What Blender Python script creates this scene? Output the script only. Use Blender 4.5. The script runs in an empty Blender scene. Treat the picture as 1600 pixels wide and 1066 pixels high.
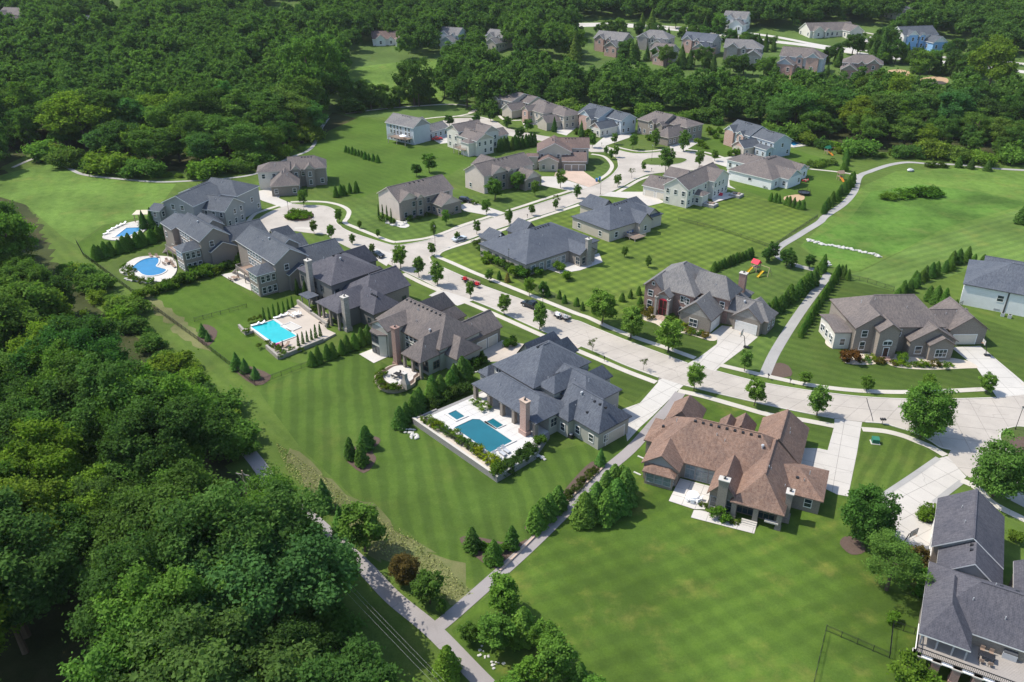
import bpy, math, random
import numpy as np
from mathutils import Vector, Matrix
random.seed(7); rng = np.random.default_rng(7)
SC = bpy.context.scene
COL = SC.collection
R = math.radians
# ------------------------------------------------------------------ camera
CAM_H, FOC, PITCH = 85.0, 1244.0, R(28)
cd = bpy.data.cameras.new('camera'); cam = bpy.data.objects.new('camera', cd); COL.objects.link(cam)
cam.location = (0, 0, CAM_H); cam.rotation_euler = (R(90) - PITCH, 0, 0)
cd.sensor_width = 36; cd.lens = FOC / 1600 * 36; cd.clip_start = 1; cd.clip_end = 6000
SC.camera = cam
# ------------------------------------------------------------------ sky, sun, exposure
SUN_EL = R(55); TOSUN = Vector((-0.965, 0.26, 0)).normalized()
w = bpy.data.worlds.new('World'); SC.world = w; w.use_nodes = True
nt = w.node_tree; bg = nt.nodes['Background']; sky = nt.nodes.new('ShaderNodeTexSky')
sky.sky_type = 'NISHITA'; sky.sun_disc = False; sky.sun_elevation = SUN_EL
sky.sun_rotation = math.atan2(TOSUN.x, TOSUN.y)
nt.links.new(sky.outputs[0], bg.inputs[0]); bg.inputs[1].default_value = 0.15
sl = bpy.data.lights.new('sun', 'SUN'); sl.energy = 3.5; sl.angle = R(0.5); sl.color = (1, 0.94, 0.84)
so = bpy.data.objects.new('sun', sl); COL.objects.link(so)
d3 = Vector((TOSUN.x * math.cos(SUN_EL), TOSUN.y * math.cos(SUN_EL), math.sin(SUN_EL)))
so.rotation_euler = d3.to_track_quat('Z', 'Y').to_euler(); so.location = (-200, 60, 300)
vs = SC.view_settings; vs.view_transform = 'Standard'; vs.look = 'None'; vs.exposure = 0.66; vs.gamma = 1
SC.cycles.use_denoising = True; SC.cycles.max_bounces = 6; SC.cycles.diffuse_bounces = 3
SC.cycles.transparent_max_bounces = 8; SC.cycles.use_adaptive_sampling = True
# ------------------------------------------------------------------ survey: photograph point -> place on the land
def zg(Y):
    if Y < 390: return 0.0
    if Y < 450: return 0.1 * (Y - 390) ** 2 / 120
    return 3.0 + 0.1 * (min(Y, 860) - 450)
def G(x, y, z=0.0):
    s, c = math.sin(PITCH), math.cos(PITCH); u = (x - 800) / FOC; v = (y - 533) / FOC
    t = (CAM_H - z) / max(s + v * c, 0.02)
    if (c - v * s) * t > 380:
        lo, hi = 300, 1600
        for _ in range(40):
            m = (lo + hi) / 2
            if CAM_H - m * (s + v * c) - z > zg(m * (c - v * s)): lo = m
            else: hi = m
        t = lo
    return Vector((u * t, (c - v * s) * t, zg((c - v * s) * t) + z))
def pxm(x, y): return FOC * (math.sin(PITCH) + (y - 533) / FOC * math.cos(PITCH)) / CAM_H
# ------------------------------------------------------------------ mesh helpers
class MB:
    def __init__(s): s.v = []; s.f = []; s.m = []
    def add(s, vs, fs, mi=0):
        n = len(s.v); s.v += [tuple(p) for p in vs]; s.f += [tuple(i + n for i in f) for f in fs]; s.m += [mi] * len(fs); return s
    def box(s, x0, x1, y0, y1, z0, z1, mi=0):
        return s.add([(x0,y0,z0),(x1,y0,z0),(x1,y1,z0),(x0,y1,z0),(x0,y0,z1),(x1,y0,z1),(x1,y1,z1),(x0,y1,z1)],
                     [(3,2,1,0),(4,5,6,7),(0,1,5,4),(1,2,6,5),(2,3,7,6),(3,0,4,7)], mi)
    def obox(s, p, q, w, z0, z1, mi=0):          # box along p->q in plan
        p = Vector(p[:2]); q = Vector(q[:2]); d = (q - p).normalized(); n = Vector((-d.y, d.x)) * w / 2
        a, b, c, e = p - n, q - n, q + n, p + n
        return s.add([(t.x, t.y, z0) for t in (a,b,c,e)] + [(t.x, t.y, z1) for t in (a,b,c,e)],
                     [(3,2,1,0),(4,5,6,7),(0,1,5,4),(1,2,6,5),(2,3,7,6),(3,0,4,7)], mi)
    def tube(s, p, q, r0, r1=None, n=6, mi=0, cap=True):
        p = Vector(p); q = Vector(q); r1 = r0 if r1 is None else r1; d = (q - p).normalized()
        a = d.orthogonal().normalized(); b = d.cross(a); vs = []
        for c, r in ((p, r0), (q, r1)):
            for k in range(n):
                t = 2 * math.pi * k / n; vs.append(c + a * r * math.cos(t) + b * r * math.sin(t))
        fs = [(k, (k + 1) % n, n + (k + 1) % n, n + k) for k in range(n)]
        if cap: fs += [tuple(range(n))[::-1], tuple(range(n, 2 * n))]
        return s.add(vs, fs, mi)
    def prism(s, pts, z0, z1, mi=0, side=None, zf=None):
        n = len(pts); zz = zf or (lambda p: 0)
        vs = [(p[0], p[1], z0 + zz(p)) for p in pts] + [(p[0], p[1], z1 + zz(p)) for p in pts]
        a = sum(pts[i][0] * pts[(i+1)%n][1] - pts[(i+1)%n][0] * pts[i][1] for i in range(n))
        top = tuple(range(n, 2 * n)) if a > 0 else tuple(range(n, 2 * n))[::-1]
        s.add(vs, [top], mi); k = len(s.v) - 2 * n
        for i in range(n):
            j = (i + 1) % n
            s.f.append((k+i, k+j, k+n+j, k+n+i) if a > 0 else (k+j, k+i, k+n+i, k+n+j)); s.m.append(mi if side is None else side)
        return s
    def blob(s, c, r, seed=0, sub=1, mi=0, jit=.15):
        rr = random.Random(seed); import bmesh
        bm = bmesh.new(); bmesh.ops.create_icosphere(bm, subdivisions=sub, radius=1)
        vs = [(c[0] + v.co.x * r[0] * rr.uniform(1-jit, 1+jit), c[1] + v.co.y * r[1] * rr.uniform(1-jit, 1+jit), c[2] + v.co.z * r[2] * rr.uniform(1-jit, 1+jit)) for v in bm.verts]
        fs = [tuple(v.index for v in f.verts) for f in bm.faces]; bm.free(); return s.add(vs, fs, mi)
    def mesh(s, name, mats, smooth=False):
        me = bpy.data.meshes.new(name); me.from_pydata(s.v, [], s.f)
        for m in (mats if isinstance(mats, (list, tuple)) else [mats]): me.materials.append(M[m] if isinstance(m, str) else m)
        me.polygons.foreach_set('material_index', s.m)
        if smooth: me.polygons.foreach_set('use_smooth', [True] * len(s.f))
        uvmap(me); me.update(); return me
    def obj(s, name, mats, parent=None, loc=None, rz=0, smooth=False):
        return link(name, s.mesh(name, mats, smooth), parent, loc, rz)
def uvmap(me):
    if not me.polygons: return
    uv = me.uv_layers.new(name='UVMap'); n = len(me.loops)
    out = np.zeros((n, 2), dtype=np.float32); Z = Vector((0, 0, 1)); V = me.vertices
    for p in me.polygons:
        nn = p.normal
        t = Z.cross(nn)
        if t.length < 1e-3: t = Vector((1, 0, 0))
        t.normalize(); b = nn.cross(t)
        for li in p.loop_indices:
            co = V[me.loops[li].vertex_index].co; out[li] = (co.dot(t), co.dot(b))
    uv.data.foreach_set('uv', out.ravel())
def link(name, data, parent=None, loc=None, rz=0):
    o = bpy.data.objects.new(name, data); COL.objects.link(o)
    if parent is not None: o.parent = parent
    if loc is not None: o.location = loc
    if rz: o.rotation_euler = (0, 0, rz)
    return o
def tag(o, label=None, cat=None, group=None, kind=None):
    if label: o['label'] = label
    if cat: o['category'] = cat
    if group: o['group'] = group
    if kind: o['kind'] = kind
    return o
def thing(name, label, cat, loc=(0,0,0), rz=0, group=None):
    return tag(link(name, None, None, loc, rz), label, cat, group)
# ------------------------------------------------------------------ materials
M = {}
class NT:
    def __init__(s, name):
        s.mat = bpy.data.materials.new(name); s.mat.use_nodes = True; s.t = s.mat.node_tree; s.b = s.t.nodes['Principled BSDF']; s.out = s.t.nodes['Material Output']; M[name] = s.mat
    def n(s, ty, **k):
        x = s.t.nodes.new(ty)
        for a, b in k.items():
            if a[0] == 'i' and a[1:].isdigit(): x.inputs[int(a[1:])].default_value = b
            else: setattr(x, a, b)
        return x
    def l(s, a, b): s.t.links.new(a, b)
    def noise(s, vec, scale, det=3, rough=.6): 
        x = s.n('ShaderNodeTexNoise'); x.inputs['Scale'].default_value = scale; x.inputs['Detail'].default_value = det; x.inputs['Roughness'].default_value = rough
        s.l(vec, x.inputs['Vector']); return x.outputs['Fac']
    def ramp(s, fac, a, b, c0=(0,0,0,1), c1=(1,1,1,1)):
        x = s.n('ShaderNodeMapRange', interpolation_type='SMOOTHSTEP'); x.inputs[1].default_value = a; x.inputs[2].default_value = b; s.l(fac, x.inputs[0]); return x.outputs[0]
    def mix(s, fac, a, b, mode='MIX'):
        x = s.n('ShaderNodeMix', data_type='RGBA', blend_type=mode)
        if isinstance(fac, (int, float)): x.inputs[0].default_value = fac
        else: s.l(fac, x.inputs[0])
        for i, q in ((6, a), (7, b)):
            if isinstance(q, tuple): x.inputs[i].default_value = (*q[:3], 1)
            else: s.l(q, x.inputs[i])
        return x.outputs[2]
    def math(s, op, a, b=None):
        x = s.n('ShaderNodeMath', operation=op)
        for i, q in enumerate((a, b)):
            if q is None: continue
            if isinstance(q, (int, float)): x.inputs[i].default_value = q
            else: s.l(q, x.inputs[i])
        return x.outputs[0]
    def pos(s): return s.n('ShaderNodeNewGeometry').outputs['Position']
    def uv(s): return s.n('ShaderNodeTexCoord').outputs['UV']
    def bump(s, h, st, dist=.05):
        x = s.n('ShaderNodeBump'); x.inputs['Strength'].default_value = st; x.inputs['Distance'].default_value = dist; s.l(h, x.inputs['Height']); s.l(x.outputs[0], s.b.inputs['Normal'])
    def fin(s, col, rough=.85, spec=.3):
        if isinstance(col, tuple): s.b.inputs['Base Color'].default_value = (*col, 1)
        else: s.l(col, s.b.inputs['Base Color'])
        s.b.inputs['Roughness'].default_value = rough; s.b.inputs['Specular IOR Level'].default_value = spec; return s.mat
def sc(c, k): return tuple(min(1, x * k) for x in c)
def plain(name, c, rough=.7, spec=.3, var=.12, scale=2.0):
    t = NT(name); p = t.pos(); f = t.noise(p, scale, 4); return t.fin(t.mix(f, sc(c, 1 - var), sc(c, 1 + var)), rough, spec)
def roofmat(name, c, c2):
    t = NT(name); u = t.uv(); p = t.pos()
    br = t.n('ShaderNodeTexBrick', offset=.5); br.inputs['Scale'].default_value = 1; br.inputs['Brick Width'].default_value = .42; br.inputs['Row Height'].default_value = .2
    br.inputs['Mortar Size'].default_value = .016; br.inputs['Color1'].default_value = (*sc(c, 1.16), 1); br.inputs['Color2'].default_value = (*c2, 1); br.inputs['Mortar'].default_value = (*sc(c, .55), 1)
    br.inputs['Bias'].default_value = -.05
    t.l(u, br.inputs['Vector'])
    mp = t.n('ShaderNodeMapping'); mp.inputs['Scale'].default_value = (1.6, 5, 1); t.l(u, mp.inputs['Vector'])
    f = t.noise(mp.outputs[0], 1.0, 4, .65); c3 = t.mix(t.ramp(f, .3, .75), br.outputs['Color'], t.mix(.6, br.outputs['Color'], sc(c2, 1.3)))
    m2 = t.n('ShaderNodeMapping'); m2.inputs['Scale'].default_value = (3.2, .9, 1); t.l(u, m2.inputs['Vector']); f2 = t.noise(m2.outputs[0], 1.0, 3, .75); c3 = t.mix(t.ramp(f2, .34, .62), t.mix(1, c3, (.76, .76, .78), 'MULTIPLY'), t.mix(1, c3, (1.12, 1.1, 1.08), 'MULTIPLY'))
    big = t.noise(p, .22, 3); c4 = t.mix(t.ramp(big, .35, .7), c3, t.mix(1, c3, (.8, .82, .86), 'MULTIPLY'))
    t.bump(br.outputs['Fac'], .35, .02); return t.fin(c4, .9, .25)
def brickmat(name, c, c2, mort, bw=.24, rh=.085, ms=.01):
    t = NT(name); u = t.uv(); br = t.n('ShaderNodeTexBrick', offset=.5)
    for k, v in (('Scale', 1), ('Brick Width', bw), ('Row Height', rh), ('Mortar Size', ms)): br.inputs[k].default_value = v
    for k, v in (('Color1', c), ('Color2', c2), ('Mortar', mort)): br.inputs[k].default_value = (*v, 1)
    t.l(u, br.inputs['Vector']); f = t.noise(t.pos(), .9, 4); col = t.mix(t.ramp(f, .25, .8), br.outputs['Color'], t.mix(.5, br.outputs['Color'], c2))
    g = t.noise(u, 5, 2); col = t.mix(t.ramp(g, .45, .75), col, t.mix(.45, col, sc(c, .6)))
    t.bump(br.outputs['Fac'], .3, .01); return t.fin(col, .9, .2)
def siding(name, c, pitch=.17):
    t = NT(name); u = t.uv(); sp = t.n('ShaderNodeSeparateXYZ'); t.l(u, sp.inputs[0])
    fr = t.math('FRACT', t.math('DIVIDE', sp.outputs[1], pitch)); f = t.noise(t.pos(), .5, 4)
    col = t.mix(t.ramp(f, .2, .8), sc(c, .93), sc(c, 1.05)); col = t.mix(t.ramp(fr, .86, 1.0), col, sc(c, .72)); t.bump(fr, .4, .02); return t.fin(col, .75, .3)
def lawn(name, c, ang=0, period=3.2, amp=.1, cross=0.0, dry=.25, dryc=(.17, .165, .05), patch=1.0, ang2=None, tex=0):
    t = NT(name); p = t.pos(); base = t.mix(t.ramp(t.noise(p, .045, 4, .55), .3, .7), sc(c, 1 - .16 * patch), sc(c, 1 + .18 * patch))
    base = t.mix(t.ramp(t.noise(p, .5, 4, .7), .25, .8), base, t.mix(1, base, (.78, .84, .7), 'MULTIPLY'))
    base = t.mix(t.math('MULTIPLY', t.ramp(t.noise(p, .11, 5, .65), .5, .82), dry), base, dryc)
    sp = t.n('ShaderNodeSeparateXYZ'); t.l(p, sp.inputs[0]); warp = t.noise(p, .08, 2)
    def stripes(a, am):
        d = t.math('ADD', t.math('MULTIPLY', sp.outputs[0], math.cos(a)), t.math('MULTIPLY', sp.outputs[1], math.sin(a)))
        d = t.math('ADD', d, t.math('MULTIPLY', warp, 2.4)); s = t.math('SINE', t.math('MULTIPLY', d, 2 * math.pi / period))
        s = t.math('MULTIPLY', t.ramp(s, -.7, .7), t.ramp(t.noise(p, .08, 3), .22, .52)); return s
    if amp: base = t.mix(stripes(ang, amp), base, t.mix(1, base, (1 + 2.2 * amp, 1 + 1.9 * amp, 1 + 1.2 * amp), 'MULTIPLY'))
    if cross: base = t.mix(stripes(ang + math.pi / 2 if ang2 is None else ang2, cross), base, t.mix(1, base, (1 + 2.2 * cross, 1 + 1.9 * cross, 1 + 1.2 * cross), 'MULTIPLY'))
    if tex: base = t.mix(t.math('MULTIPLY', t.ramp(t.noise(p, .38, 6, .78), .42, .68), tex), base, t.mix(1, base, (.62, .72, .55), 'MULTIPLY'))
    h = t.noise(p, 3.2, 4, .8); base = t.mix(t.ramp(h, .2, .8), t.mix(1, base, (.8, .82, .78), 'MULTIPLY'), t.mix(1, base, (1.14, 1.12, 1.1), 'MULTIPLY'))
    h2 = t.noise(p, 11, 2, .8); base = t.mix(t.ramp(h2, .3, .75), t.mix(1, base, (.86, .88, .84), 'MULTIPLY'), base)
    t.bump(h2, .5, .08); return t.fin(base, .95, .12)
def concrete(name, c, var=.1, stain=.25, joint=0):
    t = NT(name); p = t.pos(); base = t.mix(t.ramp(t.noise(p, .12, 4), .3, .7), sc(c, 1 - var), sc(c, 1 + var * .6))
    base = t.mix(t.math('MULTIPLY', t.ramp(t.noise(p, .55, 5, .7), .5, .85), stain), base, sc(c, .62)); g = t.noise(p, 7, 3, .8)
    base = t.mix(t.ramp(g, .2, .8), t.mix(1, base, (.9, .9, .9), 'MULTIPLY'), base)
    vo = t.n('ShaderNodeTexVoronoi', feature='DISTANCE_TO_EDGE'); vo.inputs['Scale'].default_value = .16; wp = t.n('ShaderNodeVectorMath', operation='ADD'); nz = t.n('ShaderNodeTexNoise'); nz.inputs['Scale'].default_value = .6; t.l(p, nz.inputs['Vector']); t.l(p, wp.inputs[0]); t.l(nz.outputs['Color'], wp.inputs[1]); t.l(wp.outputs[0], vo.inputs['Vector'])
    ck = t.math('MULTIPLY', t.ramp(vo.outputs['Distance'], .012, .0), t.ramp(t.noise(p, .07, 2), .5, .62)); base = t.mix(t.math('MULTIPLY', ck, .5), base, sc(c, .45)); return t.fin(base, .85, .3)
def leafmat(name, c, trans=.3):
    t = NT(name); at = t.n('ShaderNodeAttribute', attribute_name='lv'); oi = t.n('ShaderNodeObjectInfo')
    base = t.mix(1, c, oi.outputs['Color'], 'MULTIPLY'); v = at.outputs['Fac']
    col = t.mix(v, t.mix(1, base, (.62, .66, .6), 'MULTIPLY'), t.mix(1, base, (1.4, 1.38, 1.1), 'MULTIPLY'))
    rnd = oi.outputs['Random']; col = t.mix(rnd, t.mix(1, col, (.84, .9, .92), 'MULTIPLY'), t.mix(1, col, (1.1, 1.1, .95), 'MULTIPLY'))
    t.t.nodes.remove(t.b); d = t.n('ShaderNodeBsdfDiffuse'); tr = t.n('ShaderNodeBsdfTranslucent')
    t.l(col, d.inputs[0]); t.l(t.mix(1, col, (1.15, 1.35, .6), 'MULTIPLY'), tr.inputs[0])
    ms = t.n('ShaderNodeMixShader', i0=trans); t.l(d.outputs[0], ms.inputs[1]); t.l(tr.outputs[0], ms.inputs[2]); t.l(ms.outputs[0], t.out.inputs[0]); return t.mat
roofmat('roof_red', (.165, .098, .07), (.235, .16, .122)); roofmat('roof_slate', (.075, .086, .105), (.1, .112, .132)); roofmat('roof_dark', (.072, .071, .082), (.095, .093, .106))
roofmat('roof_taupe', (.125, .107, .098), (.155, .135, .124)); roofmat('roof_brown', (.13, .092, .078), (.16, .115, .1)); roofmat('roof_blue', (.07, .081, .094), (.092, .102, .116)); roofmat('roof_grey', (.14, .135, .13), (.18, .175, .17))
brickmat('brick_taupe', (.2, .165, .135), (.27, .23, .19), (.3, .28, .25)); brickmat('brick_red', (.22, .12, .095), (.3, .18, .145), (.36, .32, .29)); brickmat('brick_pink', (.36, .2, .16), (.46, .29, .24), (.5, .45, .4))
brickmat('stone_grey', (.25, .225, .2), (.35, .32, .285), (.38, .36, .33), .55, .24, .02); brickmat('block_grey', (.25, .245, .235), (.31, .3, .29), (.17, .165, .16), .45, .2, .018); brickmat('block_tan', (.36, .29, .22), (.46, .38, .3), (.22, .19, .16), .4, .16, .016)
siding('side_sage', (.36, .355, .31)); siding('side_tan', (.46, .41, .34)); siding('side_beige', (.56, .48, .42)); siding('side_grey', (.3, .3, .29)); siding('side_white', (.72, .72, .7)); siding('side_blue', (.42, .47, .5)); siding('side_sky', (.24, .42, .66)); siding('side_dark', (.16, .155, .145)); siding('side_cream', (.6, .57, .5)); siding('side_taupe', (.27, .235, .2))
plain('trim_white', (.75, .74, .71), .5); plain('trim_dark', (.075, .075, .078), .5); plain('trim_tan', (.5, .46, .4), .6); plain('trim_brown', (.16, .12, .1), .6); plain('trim_grey', (.3, .31, .32), .55)
plain('garage_tan', (.6, .55, .46), .6); plain('garage_white', (.68, .66, .62), .6); plain('door_dark', (.06, .03, .025), .4); plain('metal_black', (.02, .02, .022), .4, .5); plain('metal_grey', (.4, .41, .42), .35, .5); plain('wood_deck', (.28, .2, .15), .7); plain('wood_grey', (.32, .29, .26), .8)
t = NT('glass'); t.fin((.03, .045, .055), .06, .8); t = NT('glass_light'); f = t.noise(t.pos(), .7, 2); t.fin(t.mix(t.ramp(f, .3, .7), (.12, .16, .17), (.2, .25, .27)), .08, .8)
concrete('conc_street', (.425, .385, .335), .12, .5); concrete('conc_walk', (.5, .465, .4), .09, .25); concrete('conc_drive', (.485, .455, .41), .08, .25); concrete('conc_new', (.51, .485, .44), .08, .35); concrete('conc_pool', (.58, .565, .54), .08, .3); concrete('conc_joint', (.2, .185, .17)); concrete('asphalt', (.3, .275, .265), .1, .2); concrete('asphalt_grey', (.34, .33, .31), .1, .25); concrete('patio', (.55, .52, .475), .1, .3); concrete('patio_tan', (.48, .42, .355), .12, .3); concrete('paver_pink', (.5, .38, .3), .12, .25); concrete('kerb', (.52, .49, .44), .08, .2)
plain('mulch', (.105, .075, .06), .95, .1, .35, 4); plain('gravel', (.5, .44, .36), .95, .1, .3, 6); plain('rock_white', (.5, .485, .45), .9, .2, .25, 2); plain('soil', (.09, .075, .045), .95, .1, .4, 1.2); plain('sand', (.42, .29, .18), .95, .1, .15)
for nme, c in (('water_blue', (.01, .165, .34)), ('water_teal', (.02, .4, .42)), ('water_deep', (.012, .12, .155))):
    t = NT(nme); f = t.noise(t.pos(), .35, 3); t.fin(t.mix(f, sc(c, .8), sc(c, 1.2)), .06, .5); t.bump(t.noise(t.pos(), 2.5, 3), .35, .06)
plain('red_paint', (.5, .02, .03), .3, .5, .05); plain('red_canvas', (.62, .05, .08), .7, .2, .05); plain('yellow_plastic', (.8, .55, .03), .4, .4, .05); plain('orange_plastic', (.75, .3, .05), .4, .4, .05); plain('green_canvas', (.02, .16, .09), .7, .2, .05); plain('blue_plastic', (.02, .16, .4), .4, .4, .05); plain('green_metal', (.03, .16, .1), .5, .3, .1); plain('car_black', (.015, .017, .02), .2, .6, .05); plain('car_silver', (.5, .54, .58), .2, .6, .03); plain('tyre', (.015, .015, .015), .8, .2); plain('white_cloth', (.8, .8, .79), .8, .2, .03); plain('pink_plastic', (.8, .1, .4), .4, .4, .05); plain('skin_wood', (.4, .3, .2), .8); plain('tan_canvas', (.55, .48, .36), .8, .1, .05); plain('cushion_blue', (.08, .2, .5), .8, .1, .08); plain('lamp_glass', (.5, .5, .46), .3)
plain('bark', (.1, .078, .058), .95, .1, .3, 1.5); plain('bark_pale', (.3, .27, .23), .95, .1, .3, 1.5)
leafmat('leaf', (.09, .165, .044), .38); leafmat('leaf_conifer', (.1, .172, .048), .32); leafmat('leaf_shrub', (.1, .158, .036), .3); leafmat('leaf_plain', (.9, .9, .9), .25)
# ================================================================== THE SETTING
def cr(pts, n=6, closed=False):
    out = []; N = len(pts)
    for i in range(N if closed else N - 1):
        p0 = pts[(i-1) % N] if closed or i > 0 else pts[0]; p1 = pts[i]; p2 = pts[(i+1) % N]; p3 = pts[(i+2) % N] if closed or i + 2 < N else pts[-1]
        for k in range(n):
            t = k / n; a = [.5 * (2*p1[j] + (p2[j]-p0[j])*t + (2*p0[j]-5*p1[j]+4*p2[j]-p3[j])*t*t + (3*p1[j]-p0[j]-3*p2[j]+p3[j])*t**3) for j in (0, 1)]
            out.append(Vector((a[0], a[1])))
    if not closed: out.append(Vector(pts[-1][:2]))
    return out
def W2(px): return [Vector(G(*p)[:2]) for p in px]
def poly(name, px, z, mat, kind='structure', smooth=0, parent=None, thick=0, zf=True, world=False, rag=0):
    pts = [Vector(p) for p in px] if world else W2(px)
    if smooth: pts = cr(pts, smooth, True)
    if rag:
        rr = random.Random(len(px)); out = []
        for i, p in enumerate(pts):
            q = pts[(i + 1) % len(pts)]; n = max(1, int((q - p).length / 1.6))
            for k in range(n): out.append(p.lerp(q, k / n) + Vector((rr.gauss(0, rag), rr.gauss(0, rag))))
        pts = out
    b = MB(); b.prism([(p.x, p.y) for p in pts], z - max(thick, .003), z, zf=(lambda p: zg(p[1])) if zf else None)
    o = b.obj(name, mat, parent)
    if kind and parent is None: o['kind'] = kind
    return o
def ribbon_pts(pts, wid):
    L, Rr = [], []
    for i, p in enumerate(pts):
        d = (pts[min(i+1, len(pts)-1)] - pts[max(i-1, 0)]).normalized(); n = Vector((-d.y, d.x)) * wid / 2; L.append(p + n); Rr.append(p - n)
    return L, Rr
RIB = [0]
def ribbon(name, px, wid, z, mat, n=6, kind='structure', z0=None, parent=None, world=False):
    RIB[0] += 1; z = z + .0009 * (RIB[0] % 23)
    pts = cr(px if world else W2(px), n); L, Rr = ribbon_pts(pts, wid); b = MB(); k = len(pts)
    vs = [(p.x, p.y, zg(p.y) + z) for p in L] + [(p.x, p.y, zg(p.y) + z) for p in Rr]; fs = [(i, k + i, k + i + 1, i + 1) for i in range(k - 1)]
    if z0 is not None:
        vs += [(p.x, p.y, zg(p.y) + z0) for p in L] + [(p.x, p.y, zg(p.y) + z0) for p in Rr]
        fs += [(i, i + 1, 2*k + i + 1, 2*k + i) for i in range(k - 1)] + [(k + i + 1, k + i, 3*k + i, 3*k + i + 1) for i in range(k - 1)]
    b.add(vs, fs); o = b.obj(name, mat, parent)
    if kind and parent is None: o['kind'] = kind
    return o
def clip_cell(pts, c, ax, ay, hx, hy):
    for n, dd in ((ax, hx), (-ax, hx), (ay, hy), (-ay, hy)):
        out = []
        for i in range(len(pts)):
            p, q = pts[i], pts[(i + 1) % len(pts)]; a = (p - c).dot(n) - dd; b_ = (q - c).dot(n) - dd
            if a <= 0: out.append(p)
            if (a < 0 < b_) or (b_ < 0 < a): out.append(p + (q - p) * (a / (a - b_)))
        pts = out
        if len(pts) < 3: return None
    return pts
def area(p): return abs(sum(p[i].x * p[(i+1) % len(p)].y - p[(i+1) % len(p)].x * p[i].y for i in range(len(p)))) / 2
def slabbed(name, px, z, mat, ang, size, world=False, smooth=0, joint='conc_joint'):
    """concrete area cast in separate slabs with recessed joints"""
    pts = [Vector(p) for p in px] if world else W2(px)
    if smooth: pts = cr(pts, smooth, True)
    base = poly(name, pts, z - .012, joint, world=True)
    ax = Vector((math.cos(ang), math.sin(ang))); ay = Vector((-ax.y, ax.x)); us = [p.dot(ax) for p in pts]; vs = [p.dot(ay) for p in pts]
    for i in range(int((max(us) - min(us)) / size) + 1):
        for j in range(int((max(vs) - min(vs)) / size) + 1):
            c = ax * (min(us) + (i + .5) * size) + ay * (min(vs) + (j + .5) * size); cp = clip_cell(pts, c, ax, ay, size/2 - .03, size/2 - .03)
            if cp and area(cp) > .3: MB().prism([(p.x, p.y) for p in cp], z - .011, z + random.uniform(-.002, .003), zf=lambda p: zg(p[1])).obj('slab', mat, base)
    return base
# ---- land
lawn('grass_base', (.092, .14, .03), R(40), 3, .06, 0, .4, tex=.3); lawn('grass_hill', (.1, .155, .042), 0, 3, 0, 0, .3); lawn('grass_meadow', (.125, .2, .042), R(20), 5, .03, 0, .6, (.22, .2, .06), 1.5, tex=.8)
xs = [-900, -400, -200, 0, 200, 400, 900]; ys = [-60, 60, 200, 300, 390]
b = MB(); b.add([(x, y, 0) for y in ys for x in xs], [(j*7+i, j*7+i+1, j*7+i+8, j*7+i+7) for j in range(4) for i in range(6)]); tag(b.obj('ground', 'grass_base'), kind='structure')
ys = [390 + 6 * k for k in range(12)] + [480, 600, 800, 1100, 1500, 3000]; b = MB(); n = len(ys)
b.add([(x * (1 if k < 12 else 3), y, zg(y) - .02) for k, y in enumerate(ys) for x in xs], [(j*7+i, j*7+i+1, j*7+i+8, j*7+i+7) for j in range(n - 1) for i in range(6)]); tag(b.obj('hillside', 'grass_hill'), kind='structure')
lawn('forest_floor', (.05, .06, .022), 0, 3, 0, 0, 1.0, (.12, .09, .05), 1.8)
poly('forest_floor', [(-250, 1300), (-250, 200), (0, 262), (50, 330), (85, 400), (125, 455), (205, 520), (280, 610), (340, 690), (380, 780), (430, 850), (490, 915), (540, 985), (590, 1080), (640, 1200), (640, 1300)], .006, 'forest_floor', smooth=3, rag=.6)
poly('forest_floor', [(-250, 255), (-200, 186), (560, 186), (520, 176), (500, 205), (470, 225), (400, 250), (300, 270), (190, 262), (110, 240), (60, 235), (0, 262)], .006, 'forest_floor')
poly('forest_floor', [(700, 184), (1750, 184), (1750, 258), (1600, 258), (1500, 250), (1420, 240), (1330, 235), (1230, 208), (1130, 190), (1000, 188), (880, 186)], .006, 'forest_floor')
lawn('lawn_shade', (.1, .14, .04), 0, 3, 0, 0, .7, (.12, .11, .04)); poly('grass_clearing', [(120, 1080), (150, 980), (210, 960), (250, 1000), (245, 1150), (120, 1150)], .01, 'lawn_shade', smooth=4)
g1 = (.072, .118, .023)
lawn('lawn_southeast', (.068, .116, .02), R(-66), 3.4, .085, .06, .9, (.2, .185, .05), 1.4, R(33)); lawn('lawn_pool', (.067, .113, .022), R(12), 3.1, .13, .0, .25); lawn('lawn_checker', (.087, .13, .026), R(-54), 3.3, .15, .13, .25); lawn('lawn_brick', (.078, .125, .03), R(35), 3, .11, .06, .2)
lawn('lawn_mown', (.115, .18, .045), R(-62), 3.0, .1, 0, .5, (.22, .21, .06), 1.4, tex=.5); lawn('lawn_front', (.068, .108, .023), R(60), 2.6, .08, 0, .2); lawn('lawn_bright', (.076, .132, .02), R(45), 3, .04, 0, .15); lawn('lawn_olive', (.085, .125, .03), R(45), 3, .04, 0, .4)
lawn('lawn_wetland', (.1, .185, .034), 0, 3, 0, 0, 1.0, (.15, .19, .05), 2.2, tex=.9); lawn('lawn_verge', (.075, .1, .032), 0, 3, 0, 0, .4); lawn('dry_grass', (.165, .165, .075), 0, 3, 0, 0, 1.0, (.085, .13, .035), 1.6); lawn('lawn_corner', (.076, .12, .024), R(-35), 2.4, .14, 0, .3)
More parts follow.
